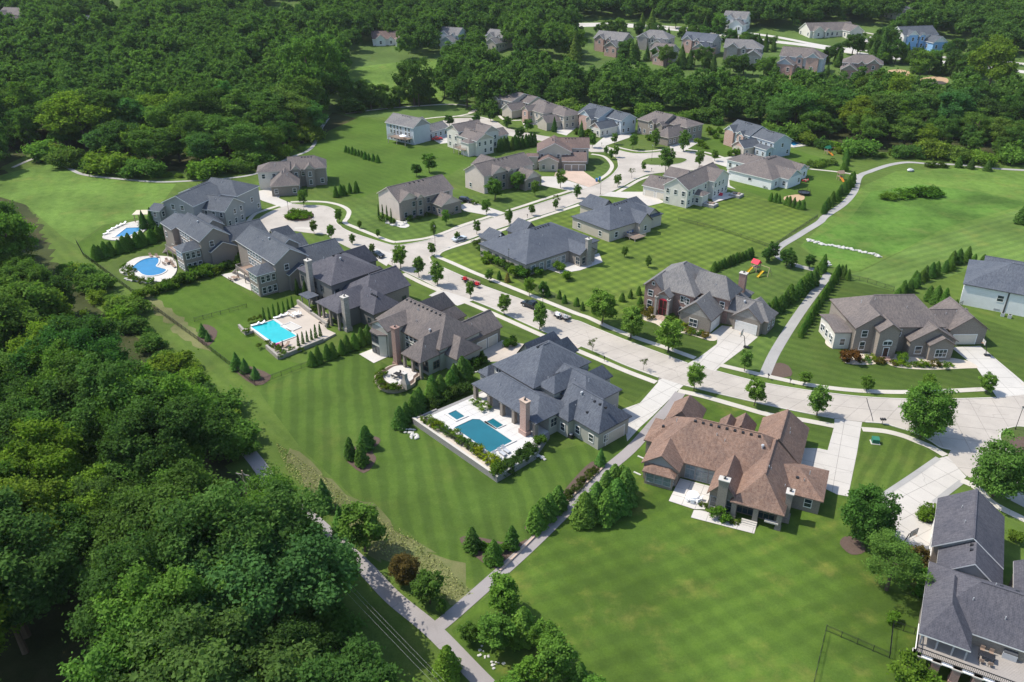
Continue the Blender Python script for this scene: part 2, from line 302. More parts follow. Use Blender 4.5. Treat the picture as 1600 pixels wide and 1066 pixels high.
for nme, px, m, z in [
 ('lawn', [(1064, 622), (986, 712), (895, 803), (705, 985), (765, 1085), (850, 1200), (1700, 1200), (1700, 900), (1452, 872), (1378, 830), (1376, 778), (1330, 780), (1290, 690), (1303, 668), (1160, 640)], 'lawn_southeast', .012),
 ('lawn', [(400, 605), (486, 572), (560, 545), (640, 590), (700, 600), (740, 590), (836, 712), (930, 690), (1020, 655), (985, 703), (892, 793), (742, 928), (700, 880), (640, 832), (560, 785), (470, 700), (425, 640)], 'lawn_pool', .012),
 ('lawn', [(686, 404), (750, 378), (912, 322), (1010, 325), (1045, 300), (1140, 300), (1215, 315), (1276, 342), (1208, 388), (1170, 405), (1110, 430), (1000, 470), (1020, 533), (900, 487), (760, 431)], 'lawn_checker', .012),
 ('lawn', [(1112, 430), (1172, 405), (1240, 415), (1288, 428), (1213, 505), (1160, 460)], 'lawn_brick', .016),
 ('lawn', [(1016, 500), (1120, 535), (1092, 556), (980, 521)], 'lawn_front', .018), ('lawn', [(1186, 530), (1240, 500), (1192, 582), (1130, 569)], 'lawn_brick', .018),
 ('lawn', [(1300, 432), (1345, 425), (1440, 378), (1720, 285), (1720, 425), (1505, 425), (1395, 462)], 'lawn_mown', .012),
 ('meadow', [(1350, 290), (1400, 268), (1500, 262), (1720, 275), (1720, 300), (1440, 378), (1340, 424), (1290, 415), (1250, 385), (1290, 345)], 'grass_meadow', .01),
 ('wetland', [(1360, 300), (1440, 288), (1530, 300), (1610, 318), (1480, 355), (1400, 395), (1330, 408), (1270, 398), (1255, 382), (1330, 340)], 'lawn_wetland', .014),
 ('lawn', [(1202, 588), (1250, 500), (1312, 434), (1395, 455), (1480, 480), (1720, 560), (1720, 585), (1600, 602), (1540, 607), (1400, 612), (1260, 600)], 'lawn_front', .016),
 ('lawn', [(220, 469), (345, 432), (400, 470), (470, 462), (478, 490), (385, 507), (425, 560), (484, 571), (400, 603), (304, 530)], 'lawn_bright', .012),
 ('lawn', [(151, 414), (255, 383), (300, 425), (345, 432), (222, 467)], 'lawn_olive', .013), ('lawn', [(122, 380), (170, 350), (200, 372), (245, 372), (250, 384), (150, 412), (131, 400)], 'lawn_bright', .012),
 ('meadow', [(-60, 290), (85, 252), (135, 276), (236, 287), (275, 288), (240, 335), (160, 352), (118, 382), (100, 372), (40, 320)], 'grass_meadow', .01),
 ('lawn', [(500, 205), (560, 182), (600, 190), (606, 218), (650, 230), (704, 234), (760, 250), (720, 262), (700, 275), (600, 295), (560, 310), (516, 300), (505, 260), (420, 255), (470, 230)], 'lawn_bright', .01),
 ('lawn', [(1347, 676), (1432, 692), (1466, 717), (1380, 778), (1327, 776), (1340, 712)], 'lawn_corner', .018), ('lawn', [(712, 470), (846, 528), (900, 551), (1024, 600), (990, 630), (800, 525), (690, 470)], 'lawn_front', .016),
 ('lawn', [(1255, 660), (1302, 669), (1292, 702), (1255, 690)], 'lawn_front', .02), ('lawn', [(540, 350), (620, 376), (700, 362), (718, 330), (626, 348), (560, 320)], 'lawn_brick', .013), ('lawn', [(722, 333), (768, 335), (890, 296), (846, 290), (740, 305)], 'lawn_brick', .013),
 ('lawn', [(914, 268), (935, 281), (950, 268), (955, 256), (946, 247), (922, 240)], 'lawn_brick', .014), ('lawn', [(948, 216), (990, 210), (1050, 229), (1020, 236), (968, 230)], 'lawn_olive', .012), ('lawn', [(1096, 220), (1130, 215), (1150, 243), (1112, 240), (1070, 232)], 'lawn_bright', .012),
 ('lawn', [(1190, 250), (1215, 225), (1330, 262), (1335, 285), (1285, 330), (1200, 312), (1150, 292), (1260, 280)], 'lawn_bright', .012)]:
    poly(nme, px, z, m)
poly('meadow', [(545, 166), (540, 130), (560, 108), (640, 98), (690, 96), (692, 130), (690, 160), (640, 164)], .7, 'grass_meadow', smooth=3)
poly('tall_grass', [(452, 700), (480, 716), (540, 770), (600, 800), (650, 838), (700, 876), (744, 926), (722, 948), (690, 928), (650, 925), (615, 880), (575, 862), (540, 822), (500, 780), (470, 745)], .02, 'dry_grass', smooth=3, rag=.8)
poly('tall_grass', [(228, 458), (262, 480), (300, 512), (330, 545), (310, 545), (262, 510)], .02, 'dry_grass', smooth=3, rag=.45)
# ---- streets
ZS = .045
LOW = [(626, 422), (656, 436), (688, 452), (740, 470), (770, 482), (800, 496), (854, 520), (910, 542), (930, 550), (980, 572), (1029, 590), (1068, 602), (1120, 615), (1176, 628), (1240, 642), (1303, 654), (1352, 660), (1379, 662)]
UPP = [(680, 413), (700, 422), (720, 431), (750, 445), (780, 456), (816, 469), (886, 497), (906, 503), (930, 513), (980, 533), (1020, 548), (1074, 568), (1118, 580), (1180, 596), (1246, 608), (1296, 615), (1354, 621), (1415, 624)]
def resample(pts, n):
    d = [0]
    for i in range(1, len(pts)): d.append(d[-1] + (pts[i] - pts[i-1]).length)
    out = []; j = 0
    for k in range(n):
        s = d[-1] * k / (n - 1)
        while j < len(d) - 2 and d[j+1] < s: j += 1
        out.append(pts[j] + (pts[j+1] - pts[j]) * ((s - d[j]) / max(1e-6, d[j+1] - d[j])))
    return out
lo = resample(cr(W2(LOW), 6), 38); up = resample(cr(W2(UPP), 6), 38)
st = poly('street', lo + up[::-1], ZS - .012, 'conc_joint', world=True)
for i in range(37):
    for a, c in ((.002, .4965), (.5035, .998)):
        q = []
        for k, e in ((i, .006), (i + 1, -.006)):
            L_ = lo[k] + (lo[min(k+1, 37)] - lo[k]) * e * (1 if e > 0 else 1); U_ = up[k]
            if e < 0: L_ = L_ + (lo[i] - lo[i+1]).normalized() * .03; U_ = U_ + (up[i] - up[i+1]).normalized() * .03
            q.append((L_ + (U_ - L_) * a, L_ + (U_ - L_) * c))
        MB().prism([tuple(q[0][0]), tuple(q[1][0]), tuple(q[1][1]), tuple(q[0][1])], ZS - .011, ZS + random.uniform(-.003, .003)).obj('slab', 'conc_street', st)
slabbed('street', [(1415, 624.2), (1482, 624), (1558, 622), (1640, 612), (1760, 600), (1760, 900), (1640, 830), (1600, 793), (1575, 780), (1540, 753), (1511, 745), (1480, 714), (1486, 703), (1469, 699), (1454, 689), (1431, 677), (1405, 669), (1379.3, 662)], ZS, 'conc_street', R(-12), 4.6)
# junction, side street, turning circles
poly('street', [(534, 356), (550, 364), (580, 374), (606, 382), (618, 384), (636, 382), (666, 376), (680, 371), (720, 355.5), (772, 340), (820, 326), (860, 313), (898, 301), (938, 286.5), (957, 281), (960, 296), (954, 300), (940, 305), (912, 314), (870, 329), (820, 344), (760, 364), (730, 374), (703, 386), (682, 396), (672, 402), (675, 409), (680, 412.8), (626, 421.8), (600, 410), (570, 398), (544, 387), (520, 375), (510, 366)], ZS + .001, 'conc_street')
poly('street', [(440, 324), (458, 319), (476, 321), (504, 322), (520, 327), (527, 336), (525, 347), (534, 356), (510, 366), (480, 364), (455, 361), (430, 366), (405, 362), (400, 350), (408, 339), (424, 330)], ZS + .002, 'conc_street', smooth=4)
poly('street', [(938, 286.5), (956, 274), (966, 261), (964, 248), (948, 238), (924, 238), (905, 231), (914, 226), (944, 228), (970, 236), (992, 240), (1020, 239), (1050, 235), (1090, 238), (1112, 245), (1122, 253), (1105, 264), (1075, 267), (1036, 270), (1012, 273), (992, 281), (970, 293), (954, 300.2)], ZS + .002, 'conc_street')
poly('street', [(914, 226), (905, 231), (880, 226), (850, 221), (815, 216), (780, 209), (755, 204), (720, 204), (695, 198), (690, 190), (710, 185), (750, 185), (775, 190), (792, 200), (830, 209), (870, 216)], ZS + .002, 'conc_street', smooth=4)
def island(name, px, mat, h=.14, smooth=6):
    pts = cr(W2(px), smooth, True); b = MB(); b.prism([tuple(p) for p in pts], .0, h); o = tag(b.obj(name, ['kerb']), kind='structure')
    c = sum(pts, Vector((0, 0))) / len(pts); poly('island_soil', [c + (p - c) * (1 - .25 / max(.5, (p - c).length)) for p in pts], h + .02, mat, world=True); return o
island('island', [(443, 339), (455, 331), (472, 329.5), (489, 333), (492, 339), (484, 345), (467, 347), (449, 345)], 'mulch')
island('island', [(1002, 254), (1012, 248), (1038, 246.5), (1062, 247), (1074, 250), (1062, 256), (1038, 258.5), (1014, 258)], 'lawn_olive')
island('island', [(1561, 680), (1566, 673), (1578, 668), (1600, 667), (1660, 680), (1700, 720), (1660, 745), (1600, 727), (1578, 707), (1564, 693)], 'lawn_verge')
poly('mulch_bed', [(1578, 690), (1600, 684), (1650, 700), (1660, 735), (1610, 722), (1585, 706)], .18, 'mulch', smooth=4)
def strip(px, name='kerb'): ribbon(name, px, .28, .12, 'kerb', z0=0)
for px in (LOW[:3], LOW[3:8], LOW[7:11], LOW[11:16], LOW[16:] + [(1405, 669), (1431, 677), (1454, 689), (1469, 699), (1486, 703)], UPP[:12], UPP[12:] + [(1482, 624), (1556, 622)],
           [(534, 356), (550, 364), (580, 374), (606, 382), (618, 384), (636, 382), (666, 376), (680, 371), (720, 355.5), (770, 340.5)], [(792, 334), (820, 326), (860, 313), (896, 301.5)], [(680, 413), (674, 409), (671, 402), (682, 396), (703, 386), (760, 364), (820, 344), (870, 329), (912, 314), (938, 306)], [(938, 286.5), (956, 274), (966, 261), (964, 248), (948, 238), (924, 238)], [(954, 300), (970, 293), (992, 281), (1012, 273), (1036, 270)], [(944, 228), (970, 236), (992, 240), (1020, 239), (1048, 235.5)], [(458, 319), (476, 321), (504, 322), (520, 327), (527, 336), (525, 347), (534, 356)]):
    strip(px)
# ---- pavements
for px in ([(682, 401), (704, 410), (740, 426), (780, 442), (820, 458), (860, 474), (900, 490), (920, 497), (950, 511), (980, 523), (1020, 537), (1050, 547), (1086, 560)], [(1126, 571), (1160, 579), (1198, 588), (1263, 601.5), (1330, 610), (1398, 613), (1465, 612), (1538, 608.5)], [(1598, 603), (1660, 590)],
           [(682, 401), (688, 394), (704, 387.5), (740, 376), (780, 361.5), (826, 346), (852, 337.5), (880, 328.5), (912, 318)], [(630, 428), (660, 443), (690, 456)], [(722, 470), (758, 485), (790, 499), (846, 524), (884, 540)], [(902, 548), (940, 564), (980, 581), (1025, 598)],
           [(1060, 611), (1100, 620), (1160, 637), (1200, 648), (1256, 657), (1303, 666)], [(1347, 671), (1381, 674), (1410, 681), (1432, 689.5), (1455, 699), (1477, 712)], [(618, 378.6), (666, 372.5), (700, 361.5), (720, 353), (768, 337.5)], [(792, 330), (820, 321), (860, 308), (892, 298)],
           [(454, 316), (484, 315), (512, 316.5), (534, 322), (545, 330), (543, 340), (539, 348), (556, 356), (580, 366), (606, 376), (618, 379)], [(388, 346), (398, 335), (416, 328), (434, 322)], [(924, 241), (944, 245), (956, 258), (951, 270), (936, 281)], [(964, 301), (984, 290), (1000, 281), (1018, 275)], [(960, 229), (992, 236), (1020, 236), (1048, 231.5)], [(1072, 233.5), (1105, 239), (1138, 249)], [(1502, 751), (1525, 762), (1550, 786), (1600, 812), (1680, 850)],
           [(460, 357), (480, 357), (500, 362)], [(700, 184), (733, 178), (746, 171)], [(650, 188), (690, 183), (740, 182), (770, 188)], [(780, 181), (790, 188), (815, 188)], [(834, 192), (850, 200)]):
    ribbon('pavement', px, 1.5, .055, 'conc_walk')
# ---- walking trails
for px, wd, m in (([(330, 640), (399, 720), (430, 765), (487, 812), (564, 882), (614, 934), (677, 986), (750, 1061), (820, 1130)], 2.5, 'asphalt'), ([(678, 982), (699, 968), (780, 897), (834, 848), (895, 788), (938, 743), (986, 702), (1030, 653), (1048, 634), (1063, 614)], 2.1, 'asphalt'),
                  ([(1195, 586), (1212, 549), (1246, 495), (1280, 448), (1292, 432), (1280, 424), (1239, 413), (1212, 393), (1249, 367), (1280, 348), (1290, 338), (1318, 319), (1335, 299), (1343, 276), (1360, 268), (1390, 258), (1418, 254), (1450, 256), (1500, 258), (1560, 264), (1680, 270)], 2.3, 'asphalt_grey'), ([(1340, 274), (1310, 269), (1262, 264)], 1.4, 'conc_walk'),
                  ([(20, 262), (60, 246), (84, 249), (111, 265), (135, 274), (189, 280), (236, 284), (277, 284), (355, 279), (405, 270), (450, 248), (486, 232), (503, 199), (515, 182)], 1.6, 'asphalt_grey'), ([(540, 178), (597, 170.6), (682, 164), (719, 164), (743, 169), (733, 177)], 1.6, 'conc_walk')):
    ribbon('trail', px, wd, .05, m, 8)
ribbon('wall_edging', [(781, 893), (834, 841), (884, 787), (942, 732)], .3, .3, 'paver_pink', z0=0)
# ---- driveways
slabbed('driveway', [(1029.5, 590.2), (1068, 602.3), (1058, 612), (1020, 650), (1000, 668), (980, 690), (972, 640), (1000, 630), (1028, 598)], .05, 'conc_new', R(40), 3.6)
slabbed('driveway', [(1304, 654.6), (1347, 660), (1345, 671), (1339, 708), (1325, 776), (1308, 773), (1250, 745), (1240, 700), (1280, 701), (1293, 704), (1303, 668)], .05, 'conc_drive', R(-25), 3.8)
slabbed('driveway', [(1480, 713), (1510, 745.5), (1502, 752), (1459, 787), (1452, 876), (1421, 859), (1379, 829), (1378, 777), (1465, 717)], .05, 'conc_drive', R(-60), 3.7)
ribbon('driveway_border', [(1376, 777), (1400, 761), (1430, 741), (1466, 716)], 1.0, .058, 'asphalt_grey'); ribbon('driveway_border', [(1460, 786), (1480, 770), (1503, 752.5)], 1.0, .058, 'asphalt_grey')
slabbed('driveway', [(1074.5, 568.3), (1117.5, 580.4), (1130, 569), (1166, 542), (1184, 527), (1150, 512), (1128, 509), (1108, 524), (1121, 530), (1120, 538), (1092, 559)], .05, 'conc_drive', R(-36), 3.7)
slabbed('driveway', [(1558, 622), (1526, 575), (1486, 543), (1532, 541), (1600, 598), (1640, 612)], .05, 'conc_new', R(0), 4)
for px, m in (([(755, 548), (785, 532), (820, 538), (858, 523), (909, 541), (880, 560), (760, 566)], 'patio_tan'), ([(688, 452.5), (740, 469.5), (715, 478), (670, 462)], 'conc_drive'), ([(716, 322), (736, 315), (790, 333), (772, 340), (758, 336), (725, 330)], 'conc_drive'), ([(872, 261), (913, 262), (912, 268), (937, 286), (920, 293), (892, 283), (866, 275)], 'paver_pink'), ([(846, 276), (868, 276), (920, 293), (898, 300), (846, 290)], 'conc_drive'),
                ([(387, 302), (426, 294), (438, 304), (436, 310), (458, 319), (440, 324), (410, 314)], 'conc_drive'), ([(944, 214), (985, 209), (990, 213), (946, 228), (924, 231)], 'conc_drive'), ([(1046, 227), (1068, 218), (1096, 218), (1090, 224), (1066, 238), (1048, 236)], 'conc_drive'), ([(1112, 249), (1140, 245), (1178, 240), (1180, 250), (1138, 262), (1118, 256)], 'conc_drive'), ([(938, 306), (954, 300), (1006, 300), (1040, 316), (1014, 322), (980, 310)], 'conc_drive'),
                ([(672, 216), (704, 210), (712, 222), (688, 225)], 'conc_new'), ([(815, 190), (840, 184), (845, 192), (820, 200)], 'conc_new'), ([(870, 199), (890, 193), (900, 200), (885, 212), (870, 208)], 'conc_new'), ([(876, 188), (902, 183), (906, 192), (885, 196)], 'conc_new'), ([(604, 416), (616, 398), (588, 388), (575, 399)], 'conc_drive'), ([(1138, 262), (1140, 290), (1150, 296), (1128, 290)], 'conc_new')):
    poly('driveway', px, .052, m)
# far divided road on the rise and its side roads
ribbon('far_road', [(860, 44), (900, 41), (950, 40), (1010, 43), (1060, 47), (1130, 55), (1200, 64), (1260, 71), (1330, 82), (1400, 91), (1480, 98), (1560, 108), (1700, 124)], 7, .06, 'conc_new', 5); ribbon('far_road', [(880, 38), (950, 37), (1010, 40), (1100, 46), (1200, 56), (1300, 74), (1400, 82), (1480, 90), (1600, 100), (1700, 112)], 5, .05, 'conc_new', 5)
ribbon('far_road', [(1325, 80), (1345, 72), (1375, 56), (1400, 46), (1420, 34), (1410, 20)], 8, .08, 'conc_new', 5); ribbon('far_road', [(1270, 48), (1340, 50), (1372, 55)], 2.5, .06, 'conc_walk', 5)
# ---- planting beds
for px, m in (([(537, 713), (560, 695), (580, 682), (595, 688), (582, 706), (588, 718), (568, 740)], 'mulch'), ([(720, 848), (735, 838), (800, 850), (824, 844), (779, 891)], 'mulch'), ([(874, 780), (892, 754), (924, 722), (940, 728), (941, 733), (884, 786)], 'mulch'), ([(361, 573), (380, 570), (424, 587), (399, 603)], 'mulch'), ([(308, 528), (318, 507), (340, 518), (326, 541)], 'mulch'), ([(822, 830), (848, 830), (884, 795), (866, 790), (826, 815)], 'mulch'),
              ([(1312, 850), (1322, 838), (1345, 845), (1352, 862), (1330, 867)], 'mulch'), ([(1434, 806), (1440, 799), (1458, 802), (1457, 818), (1440, 815)], 'mulch'), ([(1202, 588), (1212, 568), (1232, 572), (1236, 588)], 'mulch'), ([(1004, 499), (1024, 506), (1040, 515), (1080, 524), (1110, 533), (1121, 530), (1112, 523), (1060, 503), (1010, 488)], 'gravel'),
              ([(1322, 568), (1330, 552), (1490, 560), (1528, 574), (1510, 576), (1450, 578), (1400, 574), (1380, 566), (1362, 570)], 'gravel'), ([(892, 490), (905, 480), (870, 460), (800, 425), (760, 400), (752, 404), (800, 432)], 'lawn_verge'), ([(590, 340), (620, 344), (640, 352), (626, 356)], 'rock_white'), ([(1289, 536), (1296, 524), (1306, 530), (1302, 545)], 'gravel'), ([(1225, 308), (1252, 304), (1256, 312), (1232, 317)], 'sand')):
    poly('planting_bed', px, .06, m, smooth=3)

ribbon('dark_line', [(1354, 622.5), (1357, 634), (1361, 646), (1364, 659)], .13, .06, 'metal_black')  # thin dark curved strip across the street slabs
# ================================================================== HOUSES
OH = .42
def W(u0, u1, v0, v1, ze, ax, ends, pitch, zb=0, ins=(0, 0, 0, 0), wm=None, gm=None, win=1):
    return dict(r=(u0, u1, v0, v1), ze=ze, ax=ax, ends=ends, p=pitch, zb=zb, ins=ins, wm=wm, gm=gm, win=win)
def roof_of(w):
    u0, u1, v0, v1 = w['r']; ze, p = w['ze'], w['p']
    a0, a1, b0, b1 = (u0, u1, v0, v1) if w['ax'] == 'u' else (v0, v1, u0, u1); hb = (b1 - b0) / 2; bm = (b0 + b1) / 2
    i0, i1 = [hb if e == 'h' else 0 if e == 'g' else e for e in w['ends']]
    if i0 + i1 > a1 - a0 - .2: k = (a1 - a0 - .2) / (i0 + i1); i0 *= k; i1 *= k
    zr = ze + hb * p; mp = (lambda a, b_, z: (a, b_, z)) if w['ax'] == 'u' else (lambda a, b_, z: (b_, a, z))
    vs = [mp(a0, b0, ze), mp(a1, b0, ze), mp(a1, b1, ze), mp(a0, b1, ze), mp(a0 + i0, bm, zr), mp(a1 - i1, bm, zr)]
    fs = [[0, 1, 5, 4], [2, 3, 4, 5]]; 
    if i0: fs.append([3, 0, 4])
    if i1: fs.append([1, 2, 5])
    if w['ax'] != 'u': fs = [f[::-1] for f in fs]
    cnt = {}
    for f in fs:
        for i in range(len(f)): cnt.setdefault(frozenset((f[i], f[(i+1) % len(f)])), []).append((f[i], f[(i+1) % len(f)]))
    b = MB(); b.add(vs, [tuple(f) for f in fs], 0); b.add([(x, y, z - .2) for x, y, z in vs], [tuple(f[::-1]) for f in fs], 1); n = 6
    for e in cnt.values():
        if len(e) == 1: p_, q = e[0]; b.f.append((q, p_, p_ + n, q + n)); b.m.append(1)
    return b, zr
def wall_of(w):
    u0, u1, v0, v1 = w['r']; I = w['ins']; u0 += OH + I[0]; u1 -= OH + I[1]; v0 += OH + I[2]; v1 -= OH + I[3]
    zt = w['ze'] + OH * w['p'] - .12; zb = w['zb']; b = MB(); U0, U1, V0, V1 = w['r']
    b.add([(u0,v0,zb),(u1,v0,zb),(u1,v1,zb),(u0,v1,zb),(u0,v0,zt),(u1,v0,zt),(u1,v1,zt),(u0,v1,zt)], [(0,1,5,4),(1,2,6,5),(2,3,7,6),(3,0,4,7)])
    hb = ((V1 - V0) if w['ax'] == 'u' else (U1 - U0)) / 2; za = w['ze'] + hb * w['p'] - .12
    if w['ax'] == 'u':
        vm = (V0 + V1) / 2
        if w['ends'][0] == 'g': b.add([(u0, v1, zt), (u0, v0, zt), (u0, vm, za)], [(0, 1, 2)], 1)
        if w['ends'][1] == 'g': b.add([(u1, v0, zt), (u1, v1, zt), (u1, vm, za)], [(0, 1, 2)], 1)
    else:
        um = (U0 + U1) / 2
        if w['ends'][0] == 'g': b.add([(u0, v0, zt), (u1, v0, zt), (um, v0, za)], [(0, 1, 2)], 1)
        if w['ends'][1] == 'g': b.add([(u1, v1, zt), (u0, v1, zt), (um, v1, za)], [(0, 1, 2)], 1)
    w['wr'] = (u0, u1, v0, v1); return b
WC = {}
def win_mesh(w_, h_, style, trim, glass):
    k = (round(w_, 2), round(h_, 2), style, trim, glass)
    if k in WC: return WC[k]
    f = MB(); g = MB(); t = .1; d = .09
    f.box(-w_/2 - t, w_/2 + t, -d, 0, -t - .04, 0); f.box(-w_/2 - t, w_/2 + t, -d, 0, h_, h_ + t); f.box(-w_/2 - t, -w_/2, -d, 0, 0, h_); f.box(w_/2, w_/2 + t, -d, 0, 0, h_)
    nv = max(1, round(w_ / .95)); nh = 2 if h_ > 1.1 else 1
    for i in range(1, nv): x = -w_/2 + w_ * i / nv; f.box(x - .035, x + .035, -d + .02, 0, 0, h_)
    for i in range(1, nh): z = h_ * i / nh; f.box(-w_/2, w_/2, -d + .02, 0, z - .03, z + .03)
    if style == 'arch':
        n = 8; P0 = [(-w_/2 - t + (w_ + 2*t) * i / n, h_ + t + (w_ * .22) * math.sin(math.pi * i / n)) for i in range(n + 1)]
        f.add([(x, -d, z) for x, z in P0] + [(-w_/2 - t, -d, h_), (w_/2 + t, -d, h_)], [tuple([n + 1] + [n + 2] + list(range(n, -1, -1)))])
    g.box(-w_/2, w_/2, -.035, 0, 0, h_)
    WC[k] = (f.mesh('window', trim), g.mesh('pane', glass)); return WC[k]
def frame_of(w, side):
    u0, u1, v0, v1 = w['wr']
    return {'v0': (lambda s, o: (u0 + s, v0 - o), u1 - u0, 0), 'v1': (lambda s, o: (u1 - s, v1 + o), u1 - u0, math.pi), 'u1': (lambda s, o: (u1 + o, v0 + s), v1 - v0, math.pi / 2), 'u0': (lambda s, o: (u0 - o, v1 - s), v1 - v0, -math.pi / 2)}[side]
def buried(ws, w, u, v, z):
    for k in ws:
        if k is not w:
            a = k['wr']
            if a[0] - .5 < u < a[1] + .5 and a[2] - .5 < v < a[3] + .5 and z < k['ze'] + .6 and k['zb'] <= z: return True
    return False
def window(h, ws, w, side, s, z, w_=1.1, h_=1.5, style='sq', trim='trim_white', glass='glass', force=False):
    fn, L, rz = frame_of(w, side); u, v = fn(s, .3)
    if not force and (s < w_/2 + .2 or s > L - w_/2 - .2 or buried(ws, w, u, v, z + h_ * .5)): return
    f, g = win_mesh(w_, h_, style, trim, glass); u, v = fn(s, .005); o = link('window', f, h, (u, v, z), rz); link('pane', g, o)
def garage_door(h, w, side, s, w_=4.9, h_=2.3, mat='garage_tan', z=0):
    fn, L, rz = frame_of(w, side); k = ('gd', w_, h_, mat)
    if k not in WC:
        b = MB(); b.box(-w_/2 - .15, w_/2 + .15, -.06, 0, h_, h_ + .18, 1); b.box(-w_/2 - .15, -w_/2, -.06, 0, 0, h_, 1); b.box(w_/2, w_/2 + .15, -.06, 0, 0, h_, 1); b.box(-w_/2, w_/2, -.02, 0, 0, h_)
        n = max(4, round(w_ / .6))
        for i in range(n):
            for j in range(4): b.box(-w_/2 + w_ * (i + .1) / n, -w_/2 + w_ * (i + .9) / n, -.045, -.02, h_ * (j + .12) / 4, h_ * (j + .88) / 4)
        WC[k] = b.mesh('garage_door', [mat, 'trim_white'])
    u, v = fn(s, .005); link('garage_door', WC[k], h, (u, v, z), rz)
def door(h, w, side, s, z=0, mat='door_dark', w_=1.1, h_=2.2):
    fn, L, rz = frame_of(w, side); b = MB(); b.box(-w_/2 - .12, -w_/2, -.08, 0, 0, h_ + .12, 1); b.box(w_/2, w_/2 + .12, -.08, 0, 0, h_ + .12, 1); b.box(-w_/2, w_/2, -.08, 0, h_, h_ + .12, 1); b.box(-w_/2, w_/2, -.03, 0, 0, h_)
    for i in (0, 1):
        for j in (0, 1, 2): b.box(-w_/2 + .1 + i * w_/2, -.1 + i * w_/2, -.045, -.03, .15 + j * .68, .7 + j * .68)
    u, v = fn(s, .005); o = b.obj('door', [mat, 'trim_white'], h, (u, v, z), rz); MB().blob((w_/2 - .12, -.07, 1.05), (.05, .05, .05)).obj('handle', 'metal_grey', o)
def chimney(h, u, v, su, sv, z0, z1, mat, cap='kerb', flues=1):
    b = MB(); b.box(u - su/2, u + su/2, v - sv/2, v + sv/2, z0, z1 - .5); b.box(u - su/2 - .06, u + su/2 + .06, v - sv/2 - .06, v + sv/2 + .06, z1 - .5, z1); b.box(u - su/2 - .2, u + su/2 + .2, v - sv/2 - .18, v + sv/2 + .18, z0, z0 + .9)
    o = b.obj('chimney', mat, h); MB().box(u - su/2 - .16, u + su/2 + .16, v - sv/2 - .16, v + sv/2 + .16, z1, z1 + .14).obj('chimney_cap', cap, o)
    MB().tube((u, v, z1 + .1), (u, v, z1 + .55), .2, .17, 8).tube((u, v, z1 + .55), (u, v, z1 + .68), .26, .06, 8).obj('flue', 'metal_black', o)
def roof_z(w, u, v):
    u0, u1, v0, v1 = w['r']; hb = ((v1 - v0) if w['ax'] == 'u' else (u1 - u0)) / 2; d = abs((v - (v0 + v1) / 2) if w['ax'] == 'u' else (u - (u0 + u1) / 2)); return w['ze'] + (hb - d) * w['p']
VM = {}
def vent(h, w, u, v, kind='box'):
    if kind not in VM:
        b = MB()
        if kind == 'box': b.add([(-.2,-.2,-.2),(.2,-.2,-.2),(.2,.2,-.2),(-.2,.2,-.2),(-.2,-.2,.16),(.2,-.2,.16),(.2,.2,.2),(-.2,.2,.2)], [(4,5,6,7),(0,1,5,4),(1,2,6,5),(2,3,7,6),(3,0,4,7)])
        elif kind == 'pipe': b.tube((0,0,-.3), (0,0,.45), .06, .06, 7)
        else: b.tube((0,0,-.3), (0,0,.4), .16, .16, 8).tube((0,0,.4), (0,0,.62), .3, .22, 8)
        VM[kind] = b.mesh('roof_vent', {'box': 'metal_black', 'pipe': 'metal_grey', 'turb': 'metal_grey'}[kind])
    link('roof_vent', VM[kind], h, (u, v, roof_z(w, u, v)))
def house(name, label, o, rot, ws, roof, wall, gable=None, trim='trim_white', fascia='trim_tan', win=None, glass='glass', auto=True, seed=1, z0=0, scale=1, wsize=(1.05, 1.5), p_win=.75, base=0, front=('v0',)):
    h = thing(name, label, 'house', (o[0], o[1], zg(o[1]) + z0), R(rot)); h.scale = (scale,) * 3; rr = random.Random(seed); big = 0
    if base: 
        for k in ws: k['zb'] = min(k['zb'], base)
    for k in ws:
        wb = wall_of(k); wm = k['wm'] or wall; wo = wb.obj('wall', [wm, k['gm'] or gable or wm], h)
        rb, zr = roof_of(k); rb.obj('roof', [roof, fascia], h)
        u0, u1, v0, v1 = k['r']; rl = (u1 - u0) if k['ax'] == 'u' else (v1 - v0)
        if rl > 10.5 and zr > 5:
            rc = MB(); mid = (v0 + v1) / 2 if k['ax'] == 'u' else (u0 + u1) / 2; a0, a1 = (u0, u1) if k['ax'] == 'u' else (v0, v1); hb = ((v1 - v0) if k['ax'] == 'u' else (u1 - u0)) / 2
            i0, i1 = [hb if e == 'h' else 0 if e == 'g' else e for e in k['ends']]
            if a1 - a0 - i0 - i1 > 1:
                p_, q = ((a0 + i0, mid), (a1 - i1, mid)) if k['ax'] == 'u' else ((mid, a0 + i0), (mid, a1 - i1)); rc.obox(p_, q, .3, zr - .08, zr + .035); rc.obj('ridge_cap', roof, h)
    if auto:
        for k in ws:
            if not k['win']: continue
            fl = [z for z in (1.0, 3.9, 6.6) if z + 1.7 < k['ze']] or [.9]
            for sd in ('v0', 'v1', 'u0', 'u1'):
                fn, L, rz = frame_of(k, sd); n = int(L / 2.7)
                for i in range(n):
                    for z in fl:
                        if rr.random() < p_win: window(h, ws, k, sd, (i + .5) * L / n, z + .0, wsize[0], wsize[1] if z + wsize[1] < k['ze'] else 1.0, 'sq', trim, glass)
    for k in ws:                                   # plumbing pipes and box vents through the larger roofs
        u0, u1, v0, v1 = k['r']
        if (u1 - u0) * (v1 - v0) > 70 and scale == 1:
            for i in range(2): vent(h, k, u0 + (u1 - u0) * rr.uniform(.3, .7), v0 + (v1 - v0) * rr.uniform(.25, .45), 'pipe')
            if seed >= 53 and (u1 - u0) * (v1 - v0) > 110: vents_row(h, k, 4, .38, .62, -.6)
    return h
